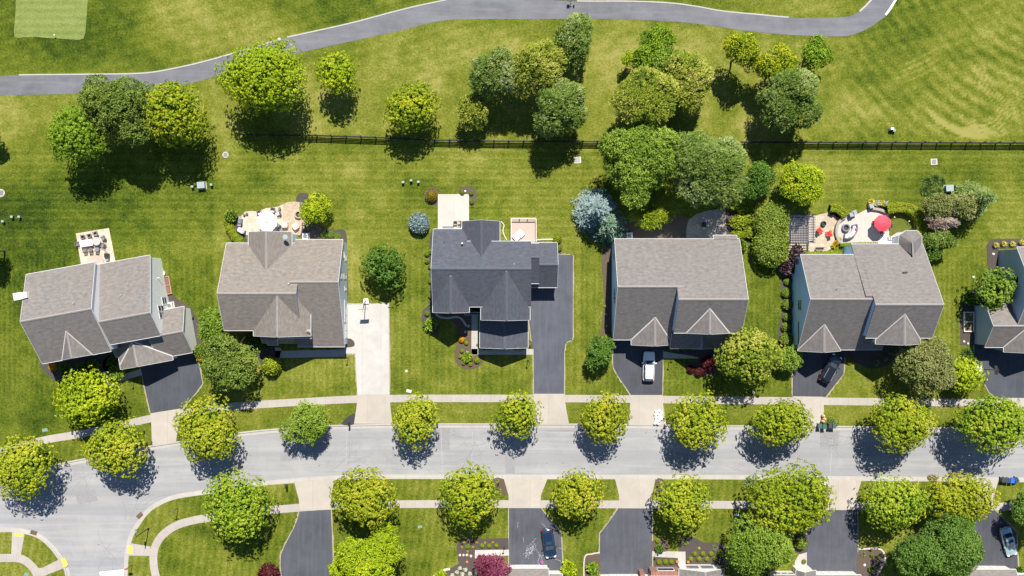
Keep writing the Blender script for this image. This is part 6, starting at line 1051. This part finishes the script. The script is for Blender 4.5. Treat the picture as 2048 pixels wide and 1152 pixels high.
t = thing('window_well', 'round pale window well right of the leftmost house', 'window well', (*P(325, 546), 0)); MB().lathe((0, 0), [(.55, -.05), (.55, .3), (.48, .3), (.48, .05)], 18).build('rim', 'grey_metal', t); MB().lathe((0, 0), [(.47, .04), (.47, .06)], 18).build('gravel_floor', 'white_rock', t)
def aircon(px, py, rot, label):
    t_ = thing('air_conditioner', label, 'air conditioner', (*P(px, py), 0), rot); MB().box((0, 0), (1.15, 1.15), -.05, .08).build('pad', 'concrete_pad', t_); MB().box((0, 0), (.9, .9), .08, .85).build('casing', 'white_trim', t_, bevel=.04); MB().lathe((0, 0), [(.36, .85), (.36, .875), (.30, .875)], 18).build('fan_guard', 'grey_metal', t_)
    m_ = MB()
    for i in range(4): a = i*pi/2+.3; m_.face([(0, 0, .88), (.3*cos(a), .3*sin(a), .88), (.3*cos(a+.7), .3*sin(a+.7), .895)])
    m_.build('fan_blade', 'black_metal', t_); return t_
aircon(342, 611, .17, 'white air conditioner by the right wall of the leftmost house'); aircon(612.5, 473, 0, 'white air conditioner behind the tan roofed house'); aircon(1258, 472, 0, 'air conditioner behind the left end of the grey roofed house')
# umbrella patio
def umbrella(px, py, z, r, mat, label, n=8, base=None, ground_z=.05):
    x, y = P(px, py, z); t_ = thing('patio_umbrella', label, 'umbrella', (x, y, ground_z)); m_ = MB(); c = (0, 0, z+.38)
    rim = [(r*cos(2*pi*(i+.5)/n), r*sin(2*pi*(i+.5)/n), z-.12) for i in range(n)]
    mid = [(r*.5*cos(2*pi*(i+.5)/n), r*.5*sin(2*pi*(i+.5)/n), z+.2) for i in range(n)]
    for i in range(n): j = (i+1) % n; m_.face([c, mid[i], mid[j]]); m_.face([mid[i], rim[i], rim[j], mid[j]]); m_.face([rim[i], (*rim[i][:2], rim[i][2]-.14), (*rim[j][:2], rim[j][2]-.14), rim[j]])
    m_.build('canopy', mat, t_)
    for i in range(n): MB().tube((0, 0, z+.34), tuple(np.array(rim[i])-np.array((0, 0, .03))), .014, .014, 5).build('rib', 'black_metal', t_)
    if base is None: MB().tube((0, 0, 0), (0, 0, z+.5), .03, .03, 8).build('pole', 'black_metal', t_); MB().lathe((0, 0), [(.3, 0), (.3, .07), (.06, .12)], 14).build('base', 'black_metal', t_)
    else:
        bx, by = P(*base); bx -= x; by -= y; MB().path([(bx, by, 0), (bx, by, z-.1), (bx*.8, by*.8, z+.55), (0, 0, z+.55), (0, 0, z+.38)], .045).build('pole', 'black_metal', t_); MB().box((bx, by), (.9, .9), 0, .1, .4).build('base', 'grey_cover', t_)
    return t_
umbrella(534, 443.5, 2.35, 1.66, 'white_fabric', 'large white cantilever umbrella on the pale patio', 8, (560, 458)); round_table(534, 442, .7, .72, 'round glass table under the white umbrella', 'dark_glass')
lc = make_chair('lounge_chair', 'x', 'grey_wicker', 'pale_cushion', .66); st = []; lc['group'] = 'wicker chairs of the white umbrella patio'
for px, py, r, lab in ((521, 426, .45, 'wicker chair with pale cushion at the upper left of the white umbrella'), (547, 421, -.15, 'wicker chair with pale cushion above the white umbrella'), (558, 427, -1.2, 'wicker chair with white cushion at the upper right of the white umbrella'), (557, 452, -2.2, 'wicker chair half under the right side of the white umbrella')): place(lc, st, px, py, r, lab)
def covered(px, py, w, dpt, h, rot, mat, label, name='covered_seat', cat='covered seat'): return tag(MB().prism([(-w/2, -dpt*.3), (-w*.35, -dpt/2), (w*.35, -dpt/2), (w/2, -dpt*.3), (w/2, dpt*.4), (w*.4, dpt/2), (-w*.4, dpt/2), (-w/2, dpt*.4)], 0, h).build(name, mat, None, (*P(px, py), .05), rot, .07), label, cat)
covered(571.5, 450, .92, .9, .75, .05, 'beige_fabric', 'beige covered armchair right of the white umbrella'); covered(593, 453, .95, .95, .75, .6, 'beige_fabric', 'beige rounded armchair below the fire pit'); covered(485, 461.5, 1.15, .75, .95, -.55, 'lilac_cover', 'lilac covered box at the lower left of the umbrella patio'); grill(482.5, 443, 1.45, 'grey-green covered grill at the left end of the umbrella patio', 'grey_cover')
def planter(px, py, label, r=.2, mat='bronze_mesh'):
    t_ = thing('planter', label, 'planter', (*P(px, py), .05)); MB().lathe((0, 0), [(r*.7, 0), (r, .36), (r, .4), (r*.82, .4)], 12).build('pot', mat, t_); MB().lathe((0, 0), [(r*.8, .33), (r*.8, .35)], 12).build('soil', 'soil', t_); return t_
planter(489.5, 429.5, 'left of two small brown pots on the umbrella patio'); planter(494.7, 427.5, 'right of two small brown pots on the umbrella patio'); planter(560.5, 417.5, 'brown pot at the upper edge between the two tan patios', .23); planter(1354, 1122, 'terracotta pot left of the white window bay', .26, 'terracotta'); planter(1375.5, 1122.5, 'terracotta pot at the left foot of the white window bay', .24, 'terracotta'); planter(1084, 1123.5, 'pink and white flower pot at the garage corner by the navy car', .26, 'pink_flower'); planter(603, 407, 'brown pot at the top of the fire pit patio', .24)
def fire_pit(px, py, r, label, mat, z=.05, h=.42):
    t_ = thing('fire_pit', label, 'fire pit', (*P(px, py), z)); MB().lathe((0, 0), [(r, 0), (r, h), (r*.68, h), (r*.66, .12)], 20).build('ring', mat, t_); MB().lathe((0, 0), [(r*.66, .1), (r*.66, .13)], 18).build('ash_bed', 'grate', t_); g = MB()
    for k in (.25, .45, .62): g.path([(r*k*cos(a), r*k*sin(a), h*.9) for a in np.linspace(0, 2*pi, 14)], .012, 4)
    g.build('grate', 'black_metal', t_); return t_
fire_pit(597.5, 429.5, .64, 'round stone fire pit beside the small lime tree', 'paver'); fire_pit(1645.7, 447.7, .42, 'black fire bowl on the flagstone patio', 'black_metal'); fire_pit(1690, 456, .64, 'round grey fire table inside the curved sofa', 'grey_cover', .12, .5)
# slate roofed house: deck and chairs
t = thing('deck', 'square reddish wooden deck behind the slate roofed house', 'deck', (*P(1047, 461), 0)); w, h = 3.96, 3.7; MB().box((0, 0), (w, h), -.05, .55).build('deck_floor', 'deck_wood', t); r_ = MB()
for x, y, sx, sy in ((-w/2, 0, .12, h), (w/2, 0, .12, h), (0, h/2, w, .12)): o = MB().box((x, y), (sx+.12 if sx > 1 else sx, sy), 1.42, 1.5).build('handrail', 'deck_rail', t)
for k in range(4): MB().box((-w/2+w*k/3, h/2-.02), (.12, .12), .55, 1.42).build('rail_post', 'deck_rail', t)
for sx in (-1, 1):
    for k in (0, 1): MB().box((sx*w/2, -h/2+.1+k*1.6), (.12, .12), .55, 1.42).build('rail_post', 'deck_rail', t)
b_ = MB()
for k in range(32): b_.tube((-w/2+w*(k+.5)/32, h/2-.02, .6), (-w/2+w*(k+.5)/32, h/2-.02, 1.42), .018, .018, 4)
for sx in (-1, 1):
    for k in range(26): b_.tube((sx*w/2, -h/2+h*(k+.5)/26, .6), (sx*w/2, -h/2+h*(k+.5)/26, 1.42), .018, .018, 4)
b_.build('baluster_row', 'deck_wood', t)
def lounger(px, py, rot, label):
    t_ = thing('lounger', label, 'lounger', (*P(px, py), .55), rot, 'covered loungers on the deck'); MB().box((0, 0), (.85, 1.1), .25, .42).build('cushion', 'white_fabric', t_, bevel=.04); MB().box((0, 0), (.9, 1.14), .15, .25).build('frame', 'grey_wicker', t_); legs(t_, [(x, y) for x in (-.38, .38) for y in (-.48, .48)], .16); return t_
lounger(1041.5, 467.5, .75, 'white cushioned lounger in the middle of the wooden deck'); lounger(1032, 475, .75, 'white cushioned lounger at the lower left of the wooden deck')
mc = make_chair('metal_chair', 'x', 'black_metal', 'patio_concrete', .5); st = []; mc['group'] = 'metal chairs on the square pale patio'
for px, py, r, lab in ((911, 447, 0, 'left of two thin metal chairs on the square pale patio'), (919, 446, -1.57, 'right of two thin metal chairs on the square pale patio')): place(mc, st, px, py, r, lab)
tag(MB().box((0, 0), (1.7, .5), 0, .5).build('storage_chest', 'grey_cover', None, (*P(896, 456), .06), 0, .03), 'low grey chest against the back wall on the square pale patio', 'chest'); grill(1406.5, 450, 1.4, 'small black grill in the shade on the grey brick patio')
# basketball hoops
def hoop(px, py, rot, label):
    t_ = thing('basketball_hoop', label, 'basketball hoop', (*P(px, py), .01), rot); MB().prism([(-.45, -.3), (.45, -.3), (.35, .5), (-.35, .5)], 0, .28).build('base', 'white_plastic', t_, bevel=.05); MB().path([(0, .2, .2), (0, -.1, 2.2), (0, -.95, 3.0)], .06).build('pole', 'black_metal', t_); MB().path([(0, -.02, 1.6), (0, -.85, 2.7)], .035).build('brace', 'black_metal', t_)
    b2 = MB().obox((0, -1.12, 3.15), (.68, 0, 0), (0, .02, 0), (0, 0, .45)).build('backboard', 'pale_metal', t_); m_ = MB()
    for x in (-.68, .68): m_.beam((x, -1.12, 2.7), (x, -1.12, 3.6), .05, .05)
    for z in (2.7, 3.6): m_.beam((-.68, -1.12, z), (.68, -1.12, z), .05, .05)
    m_.build('board_frame', 'black_metal', b2); MB().path([(.23*cos(a), -1.42+.23*sin(a), 2.95) for a in np.linspace(0, 2*pi, 15)], .014, 5).build('rim', 'red_paint', t_); return t_
hoop(732.5, 603.5, .05, 'basketball hoop at the top of the white concrete drive'); hoop(1958, 737, 1.6, 'basketball hoop on the drive at the right edge')
# turret house garden
t = thing('pergola', 'dark slatted pergola between the clipped hedge and flagstone patio', 'pergola', (*P(1604, 457, 2.6), 0)); w, h = 4.25, 4.6
for sx in (-1, 1):
    for sy in (-1, 1): MB().box((sx*(w/2-.3), sy*(h/2-.3)), (.16, .16), -.05, 2.45).build('post', 'dark_timber', t)
for k in range(12): MB().beam((-w/2, -h/2+.15+(h-.3)*k/11, 2.52), (w/2, -h/2+.15+(h-.3)*k/11, 2.52), .085, .10).build('rafter', 'dark_timber', t)
for k in range(17): MB().beam((-w/2+.1+(w-.2)*k/16, -h/2, 2.63), (-w/2+.1+(w-.2)*k/16, h/2, 2.63), .05, .05).build('batten', 'dark_timber', t)
for s_ in (-1, 1): MB().beam((s_*(w/2-.3), -h/2, 2.4), (s_*(w/2-.3), h/2, 2.4), .12, .16).build('beam', 'dark_timber', t)
def adirondack(px, py, rot, label):
    t_ = thing('adirondack_chair', label, 'chair', (*P(px, py), .05), rot, 'red garden chairs'); MB().obox((0, 0, .33), (.3, 0, 0), (0, .28, -.06), (0, .003, .02)).build('seat', 'red_paint', t_)
    for k in range(5): MB().obox(((k-2)*.125, .42, .68), (.055, 0, 0), (0, .02, 0), (0, .14, .40-.03*abs(k-2))).build('back_slat', 'red_paint', t_)
    for sx in (-1, 1): MB().box((sx*.38, .02), (.14, .75), .52, .56).build('armrest', 'red_paint', t_); MB().box((sx*.36, -.28), (.06, .1), 0, .52).build('leg', 'red_paint', t_); MB().box((sx*.34, .28), (.06, .1), 0, .52).build('leg', 'red_paint', t_)
    return t_
adirondack(1638, 461, -.9+pi, 'red garden chair nearest the pergola'); adirondack(1656, 466.5, pi+.35, 'red garden chair nearest the curved seat wall')
t = thing('garden_bench', 'small dark wooden bench at the bottom of the flagstone patio', 'bench', (*P(1637.5, 498.5), .05)); MB().box((0, 0), (1.3, .45), .4, .45).build('seat', 'wood', t); MB().obox((0, .22, .7), (.65, 0, 0), (0, .02, 0), (0, .02, .22)).build('backrest', 'dark_timber', t); legs(t, [(x, y) for x in (-.6, .6) for y in (-.18, .18)], .4, .03, 'dark_timber')
for pts, lab in (([(1688, 434.5), (1677, 443), (1672, 454), (1671, 467), (1675, 480), (1680, 486)], 'curved stone seat wall between the flagstone and red umbrella patios'), ([(1742, 417.5), (1756, 419.5), (1768, 424), (1777, 429)], 'short curved stone seat wall at the top of the red umbrella patio')): tag(MB().strip(cr(PP(pts), 5), .42, -.05, .62).build('seat_wall', 'wall_stone', None), lab, 'seat wall')
def pier(px, py, rot, label):
    t_ = thing('stone_pier', label, 'pier', (*P(px, py), 0), rot); MB().box((0, 0), (.55, .55), -.05, 1.0).build('shaft', 'wall_stone', t_); MB().box((0, 0), (.68, .68), 1.0, 1.08).build('capstone', 'grey_metal', t_); return t_
pier(1738.5, 413, .3, 'stone pier at the left end of the upper seat wall'); pier(1699, 430, .3, 'left stone pier at the gap above the curved seat wall'); pier(1705, 426, .4, 'right stone pier at the gap above the curved seat wall')
t = thing('curved_sofa', 'curved wicker sofa with white cushions round the fire table', 'sofa', (*P(1690, 456), .12)); a0, a1 = R(-100), R(18)
def arc_strip(r0, r1, z0, z1, n=10): return [(r1*cos(a), r1*sin(a)) for a in np.linspace(a0, a1, n)]+[(r0*cos(a), r0*sin(a)) for a in np.linspace(a1, a0, n)]
MB().prism(arc_strip(1.05, 1.72, 0, 0), .05, .34).build('frame', 'grey_wicker', t); MB().prism(arc_strip(1.07, 1.6, 0, 0), .34, .46).build('seat_cushion', 'white_fabric', t); MB().prism(arc_strip(1.6, 1.78, 0, 0), .05, .78).build('backrest', 'grey_wicker', t)
for a in (a0, a1): MB().obox((1.4*cos(a), 1.4*sin(a), .3), (.36*cos(a), .36*sin(a), 0), (-.09*sin(a), .09*cos(a), 0), (0, 0, .28)).build('arm', 'grey_wicker', t)
for a, m_ in ((-.1, 'pink_flower'), (-1.2, 'lilac_cover')): MB().box((1.5*cos(a), 1.5*sin(a)), (.18, .36), .46, .78, a).build('pillow', m_, t)
umbrella(1765, 446.5, 2.35, 1.36, 'red_fabric', 'octagonal red umbrella beside the putting lawn', 8, None, .12); round_table(1761, 449, .6, .72, 'round table under the red umbrella', 'dark_glass')
rc = make_chair('patio_chair', 'x', 'black_metal', 'red_fabric', .55); st = []; rc['group'] = 'chairs round the red umbrella table'
for px, py, r, lab in ((1747, 446, 1.6, 'red cushioned chair left of the red umbrella'), (1761, 464, 3.1, 'red cushioned chair below the red umbrella'), (1776, 452, -1.6, 'red cushioned chair right under the red umbrella')): place(rc, st, px, py, r, lab, .12)
t = thing('porch_steps', 'white curved steps and railed landing behind the turret house', 'steps', (*P(1776, 484), 0))
for i, r in enumerate((1.5, 1.1, .7)): MB().prism([(-.3+r*cos(a), -.35+r*sin(a)) for a in np.linspace(pi*.5, pi*1.0, 9)]+[(-.3, -.35)], -.05, .2+.17*i).build('tread', 'white_trim', t)
MB().box((.75, .15), (2.1, 1.3), -.05, .71).build('landing', 'white_trim', t); MB().beam((-.2, .8, 1.6), (1.8, .8, 1.6), .1, .08).build('handrail', 'white_trim', t)
for k in range(7): MB().box((-.15+.3*k, .8), (.1, .1), .71, 1.56).build('baluster', 'white_trim', t)
t = thing('garden_lantern', 'small white lantern on the lawn above the pergola', 'lantern', (*P(1619.5, 404), 0)); MB().box((0, 0), (.22, .22), 0, .9).build('post', 'white_trim', t); MB().lathe((0, 0), [(.18, .9), (.2, 1.1), (.03, 1.22)], 6).build('cap', 'white_plastic', t)
for i, (px, py) in enumerate(((1786, 435), (1815, 443))): t = thing('golf_pin', ('left tiny white golf pin on the olive putting lawn', 'right tiny white golf pin on the olive putting lawn')[i], 'golf pin', (*P(px, py), .04)); MB().tube((0, 0, 0), (0, 0, .6), .018, .018, 6).build('stick', 'black_metal', t); MB().lathe((0, 0), [(.02, .52), (.1, .56), (.1, .62), (.02, .66)], 8).build('knob', 'white_plastic', t)
t = thing('raised_bed', 'pale timber raised bed with two compartments by the right edge house', 'raised bed', (*P(1936, 643.5), 0)); m_ = MB()
for x, y, w, h in ((-.75, 0, .16, 3.2), (.75, 0, .16, 3.2), (0, 1.52, 1.34, .16), (0, -1.52, 1.34, .16), (0, 0, 1.34, .14)): m_.box((x, y), (w, h), -.05, .42)
m_.build('timber_frame', 'deck_rail', t); MB().box((0, 0), (1.32, 2.85), -.04, .28).build('soil', 'soil', t)
for x, y in ((-.3, .9), (.25, .5), (.1, -.5), (-.3, -1.0)):
    o = link('seedling', SM['fresh'], t, (x, y, .25)); o.scale = (.2, .2, .2)
# chalk on the drive under the navy car
rs = random.Random(3); ck = MB()
for (px, py, a, n) in ((1072, 1100, -50, 10), (1078, 1108, -70, 12), (1048, 1085, 100, 4), (1084, 1112, 20, 8), (1108, 1118, -20, 7), (1118, 1096, -15, 6), (1083, 1045, -65, 5), (1035, 1055, 80, 4), (1064, 1086, 70, 5), (1050, 1110, -40, 4)):
    x, y = P(px, py); a = R(a)
    for i in range(n):
        x2, y2 = x+.22*cos(a), y+.22*sin(a); w = rs.uniform(.01, .03); ck.face([(x+w*sin(a), y-w*cos(a), .0215), (x2+w*sin(a), y2-w*cos(a), .0215), (x2-w*sin(a), y2+w*cos(a), .0215), (x-w*sin(a), y+w*cos(a), .0215)]); x, y = x2, y2; a += rs.uniform(-.5, .5)
for k in range(150): q = rs.random(); x, y = P(1052+16*q+rs.gauss(0, 4), 1110-18*q+rs.gauss(0, 4)); r = rs.uniform(.02, .10); q = rs.uniform(0, 6); ck.face([(x+r*rs.uniform(.4, 1)*cos(q+i*1.047), y+r*rs.uniform(.4, 1)*sin(q+i*1.047), .0218+k*.00002) for i in range(6)])
tag(ck.build('chalk_drawing', 'chalk'), 'white chalk scribbles on the drive left of the navy car', 'chalk drawing', None, 'structure')

# ---------------------------------------------------------------- cars
def car(px, py, heading, L, W, Ht, paint, label, suv=True, sunroof=False, rails=False):
    """x forward; lofted body with separate glass, roof, wheels, lights"""
    t_ = thing('car', label, 'car', (*P(px, py), .012), heading); hl, hw = L/2, W/2; belt = .92 if suv else .86; nose = .86 if suv else .72
    st = [(-hl, .80, .52, .84), (-hl+.08, .90, .38, belt-.02), (-hl+.35, .97, .30, belt+.02), (-hl*.5, 1.0, .26, belt+.02), (0, 1.0, .26, belt), (hl*.38, .995, .26, belt-.01), (hl*.62, .98, .27, nose+.04), (hl-.45, .95, .30, nose-.04), (hl-.14, .86, .36, nose-.12), (hl-.02, .70, .44, nose-.24), (hl, .6, .5, nose-.32)]
    m_ = MB(); n = 10; vs = []
    for x, wf, z0, z1 in st:
        w = hw*wf; zs = [(w*.86, z0), (w*.98, z0+.10), (w, z0+(z1-z0)*.5), (w*.96, z1-.07), (w*.84, z1)]
        for y, z in zs: vs.append((x, y, z))
        for y, z in zs[::-1]: vs.append((x, -y, z))
    fs = [(k*n+i, k*n+(i+1) % n, (k+1)*n+(i+1) % n, (k+1)*n+i) for k in range(len(st)-1) for i in range(n)]
    m_.shared(vs, fs, 0, True); m_.face(vs[:n]); m_.face(vs[-n:][::-1]); m_.build('body', paint, t_)
    # greenhouse
    xb0, xb1 = (-hl+.22, hl*.42) if suv else (-hl*.62, hl*.44); xr0, xr1 = (-hl+.42, hl*.10) if suv else (-hl*.36, hl*.10); yb, yr = hw*.90, hw*.70; zb, zr = belt-.02, Ht-.07
    def lerp(a, b_, f): return tuple(np.array(a)*(1-f)+np.array(b_)*f)
    B = [(xb0, yb*.86), (xb0+.3, yb), (xb1-.5, yb), (xb1, yb*.72)]; T_ = [(xr0, yr*.86), (xr0+.22, yr), (xr1-.25, yr), (xr1, yr*.84)]
    bl = [(x, y, zb) for x, y in B]+[(x, -y, zb) for x, y in B[::-1]]; tl = [(x, y, zr) for x, y in T_]+[(x, -y, zr) for x, y in T_[::-1]]; k8 = len(bl)
    sh = MB(); sh.shared(bl+tl, [(i, (i+1) % k8, k8+(i+1) % k8, k8+i) for i in range(k8)], 0, False); sh.build('pillar', paint, t_)
    rf = MB(); crn = [(x*.97+(xr0+xr1)*.015, y*.86, Ht) for x, y, z in tl]; rf.shared(tl+crn, [(i, (i+1) % k8, k8+(i+1) % k8, k8+i) for i in range(k8)], 0, True); rf.face(crn); rf.build('roof', paint, t_)
    def glass(name, i, f0=.06, f1=.94, z0=.08, z1=.93, j=None):
        j = (i+1) % k8 if j is None else j; a, b_, c, d_ = bl[i], bl[j], tl[j], tl[i]; q = [lerp(lerp(a, b_, f), lerp(d_, c, f), g) for f, g in ((f0, z0), (f1, z0), (f1, z1), (f0, z1))]
        nn = np.cross(np.array(q[1])-np.array(q[0]), np.array(q[3])-np.array(q[0])); nn /= np.linalg.norm(nn); ce = np.mean(q, 0)-np.array(((xb0+xb1)/2, 0, zb)); nn = nn if np.dot(nn, ce) > 0 else -nn
        m2 = MB(); q1 = [tuple(np.array(p)+nn*.012) for p in q]; m2.face(q1); 
        for e in range(4): m2.face([q[e], q[(e+1) % 4], q1[(e+1) % 4], q1[e]])
        return m2.build(name, 'dark_glass', t_)
    glass('windshield', 3, .04, .96); glass('rear_window', 7, .05, .95, .15, .92)
    for i in (1, 5): glass('side_window', i, .02, .47); glass('side_window', i, .53, .98)
    for i in (0, 2, 4, 6): glass('quarter_window', i, .12, .88, .12, .9)
    if sunroof: MB().box((xr1-.52, 0), (.46, yr*1.25), Ht-.01, Ht+.008).build('sunroof', 'dark_glass', t_)
    if rails:
        for s_ in (-1, 1): MB().beam((xr0+.2, s_*yr*.88, Ht+.05), (xr1-.3, s_*yr*.88, Ht+.05), .05, .05).build('roof_rail', 'grey_metal', t_)
    wr = .36 if suv else .33
    for x in (-hl*.58, hl*.60):
        for s_ in (-1, 1):
            wmesh = MB().tube((x, s_*(hw-.22), wr), (x, s_*(hw+.005), wr), wr, wr, 20).build('wheel', 'rubber', t_); MB().tube((x, s_*(hw-.05), wr), (x, s_*(hw+.015), wr), wr*.62, wr*.58, 14).build('rim', 'grey_metal', wmesh)
    for s_ in (-1, 1):
        mm = MB().box((xb1-.42, s_*(hw+.1)), (.16, .22), belt+.02, belt+.2).build('side_mirror', paint, t_, bevel=.03)
        MB().obox((hl-.22, s_*hw*.66, nose-.14), (.16, -s_*.06, -.02), (.02, s_*.16, 0), (.0, 0, .05)).build('headlight', 'white_plastic', t_); MB().obox((-hl+.10, s_*hw*.72, belt-.08), (.05, -s_*.02, 0), (0, s_*.18, 0), (0, 0, .12)).build('tail_light', 'red_glass', t_)
    MB().box((hl-.02, 0), (.06, hw*.9), .42, .60).build('grille', 'black_metal', t_); MB().box((-hl-.01, 0), (.04, hw*1.3), .38, .52).build('bumper', 'black_metal', t_); MB().box((-hl-.015, 0), (.02, .32), .62, .74).build('number_plate', 'white_plastic', t_); return t_
car(1296.5, 732, R(90)-.03, 4.7, 1.92, 1.68, 'car_white', 'white car parked half in the garage shade of the grey roofed house', True, False, True)
car(1658, 736.5, R(90)-.50, 4.9, 1.95, 1.72, 'car_black', 'black car parked askew on the turret house drive', True, False, True)
car(1097.5, 1084.5, R(-90)+.16, 4.7, 1.92, 1.62, 'car_blue', 'navy car with sunroof on the chalk marked drive', True, True)
car(2013, 1081, R(-90)+.27, 4.75, 1.85, 1.46, 'car_silver', 'pale silver blue sedan with sunroof at the lower right', False, True)
